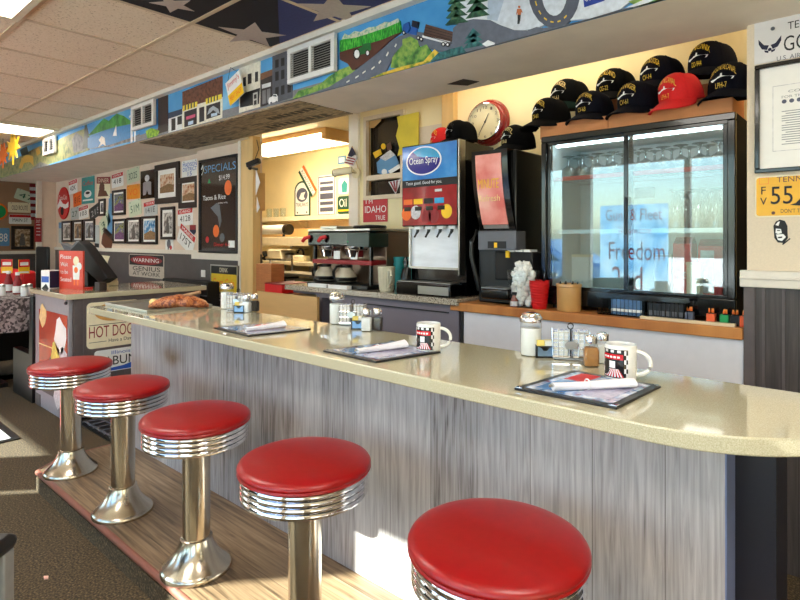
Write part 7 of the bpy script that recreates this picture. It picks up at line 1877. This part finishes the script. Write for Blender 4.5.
# ------------------------------------------------------------------ poster in the street window, seen mirrored in the cooler doors
YR = -1.79
t = thing('window_poster', 'pale blue poster with red lettering in the street window, mirrored in the cooler door', 'poster', (-2.36,YR,.44))
tm = bpy.data.materials.new('poster_paper'); tm.use_nodes = True; nn_ = tm.node_tree.nodes; ll = tm.node_tree.links
nn_.remove(nn_['Principled BSDF'])
df = nn_.new('ShaderNodeBsdfDiffuse'); tl = nn_.new('ShaderNodeBsdfTranslucent'); ms = nn_.new('ShaderNodeMixShader'); nz = nn_.new('ShaderNodeTexNoise'); nz.inputs['Scale'].default_value = 3; rp = nn_.new('ShaderNodeValToRGB')
rp.color_ramp.elements[0].color = lin((150,200,235)); rp.color_ramp.elements[1].color = lin((236,244,250)); rp.color_ramp.elements[0].position = .35; rp.color_ramp.elements[1].position = .65
ll.new(nz.outputs[0], rp.inputs[0]); ll.new(rp.outputs[0], df.inputs[0]); ll.new(rp.outputs[0], tl.inputs[0]); ms.inputs[0].default_value = .75; ll.new(df.outputs[0], ms.inputs[1]); ll.new(tl.outputs[0], ms.inputs[2]); ll.new(ms.outputs[0], nn_['Material Output'].inputs['Surface'])
B(-2.77,-1.96,YR,YR+.002,.44,1.65).build('sheet', tm, t)
mb = MB(); text(mb,'Guns & Fleet',-2.70,-2.03,1.46,1.60,YR+.003); text(mb,'Freedom',-2.66,-2.0,.98,1.2,YR+.003); text(mb,'2nd',-2.62,-2.25,.60,.90,YR+.003); text(mb,'Welcome home',-2.55,-2.15,1.30,1.38,YR+.003); mb.build('lettering', M('poster_red',(228,26,40),.6), t)

# parked car outside the street windows, mirrored in the cooler doors
car = thing('parked_car', 'blue car parked outside in the street, mirrored in the left cooler door', 'car', (-6.2,-6.2,-.1))
M('car_blue', (70,130,200), .25, .2, var=.04, coat=.6); M('car_glass', (40,50,60), .1, var=.1, coat=.5)
cx_, cy_, cz_ = -6.2, -6.2, -.1
pf = [(-2.1,.35),(-2.15,.62),(-1.95,.80),(-1.25,.88),(-.55,1.32),(.75,1.34),(1.35,.95),(2.05,.86),(2.15,.6),(2.1,.35)]
MB().prism([(cx_+a,cz_+b) for a,b in pf],'y',cy_-.85,cy_+.85).build('body', MATS['car_blue'], car, bevel=.08, seg=3)
for s in (-1,1):
    MB().prism([(cx_-1.05,cz_+.90),(cx_-.48,cz_+1.25),(cx_+.1,cz_+1.27),(cx_+.1,cz_+.90)],'y',cy_+s*.852-.004,cy_+s*.852+.004).build('side_window', MATS['car_glass'], car)
    MB().prism([(cx_+.16,cz_+.90),(cx_+.16,cz_+1.27),(cx_+.70,cz_+1.27),(cx_+1.15,cz_+.92)],'y',cy_+s*.852-.004,cy_+s*.852+.004).build('side_window', MATS['car_glass'], car)
    for a in (-1.35,1.35):
        w = MB(); w.xf = Matrix.Translation((cx_+a,cy_+s*.78,cz_+.32)) @ Matrix.Rotation(PI/2,4,'X'); w.lathe([(0,-.1),(.30,-.1),(.32,-.06),(.32,.06),(.30,.1),(0,.1)],28); wo = w.build('wheel', MATS['black_matte'], car)
        w = MB(); w.xf = Matrix.Translation((cx_+a,cy_+s*.885,cz_+.32)) @ Matrix.Rotation(PI/2,4,'X'); w.cyl(0,0,-.01,.01,.19,seg=20); w.build('hubcap', MATS['brushed'], wo)

p = atz(46, 578, .0); sc_ = MB().prism([(p.x-.012,p.y-.004),(p.x+.006,p.y-.008),(p.x+.014,p.y+.003),(p.x,p.y+.008)],'z',.0005,.005).build('paper_scrap', M('scrap_pink',(246,196,176),.8,var=.05)); tag(sc_, 'tiny pink paper scrap lying on the dark carpet at lower left', 'scrap')
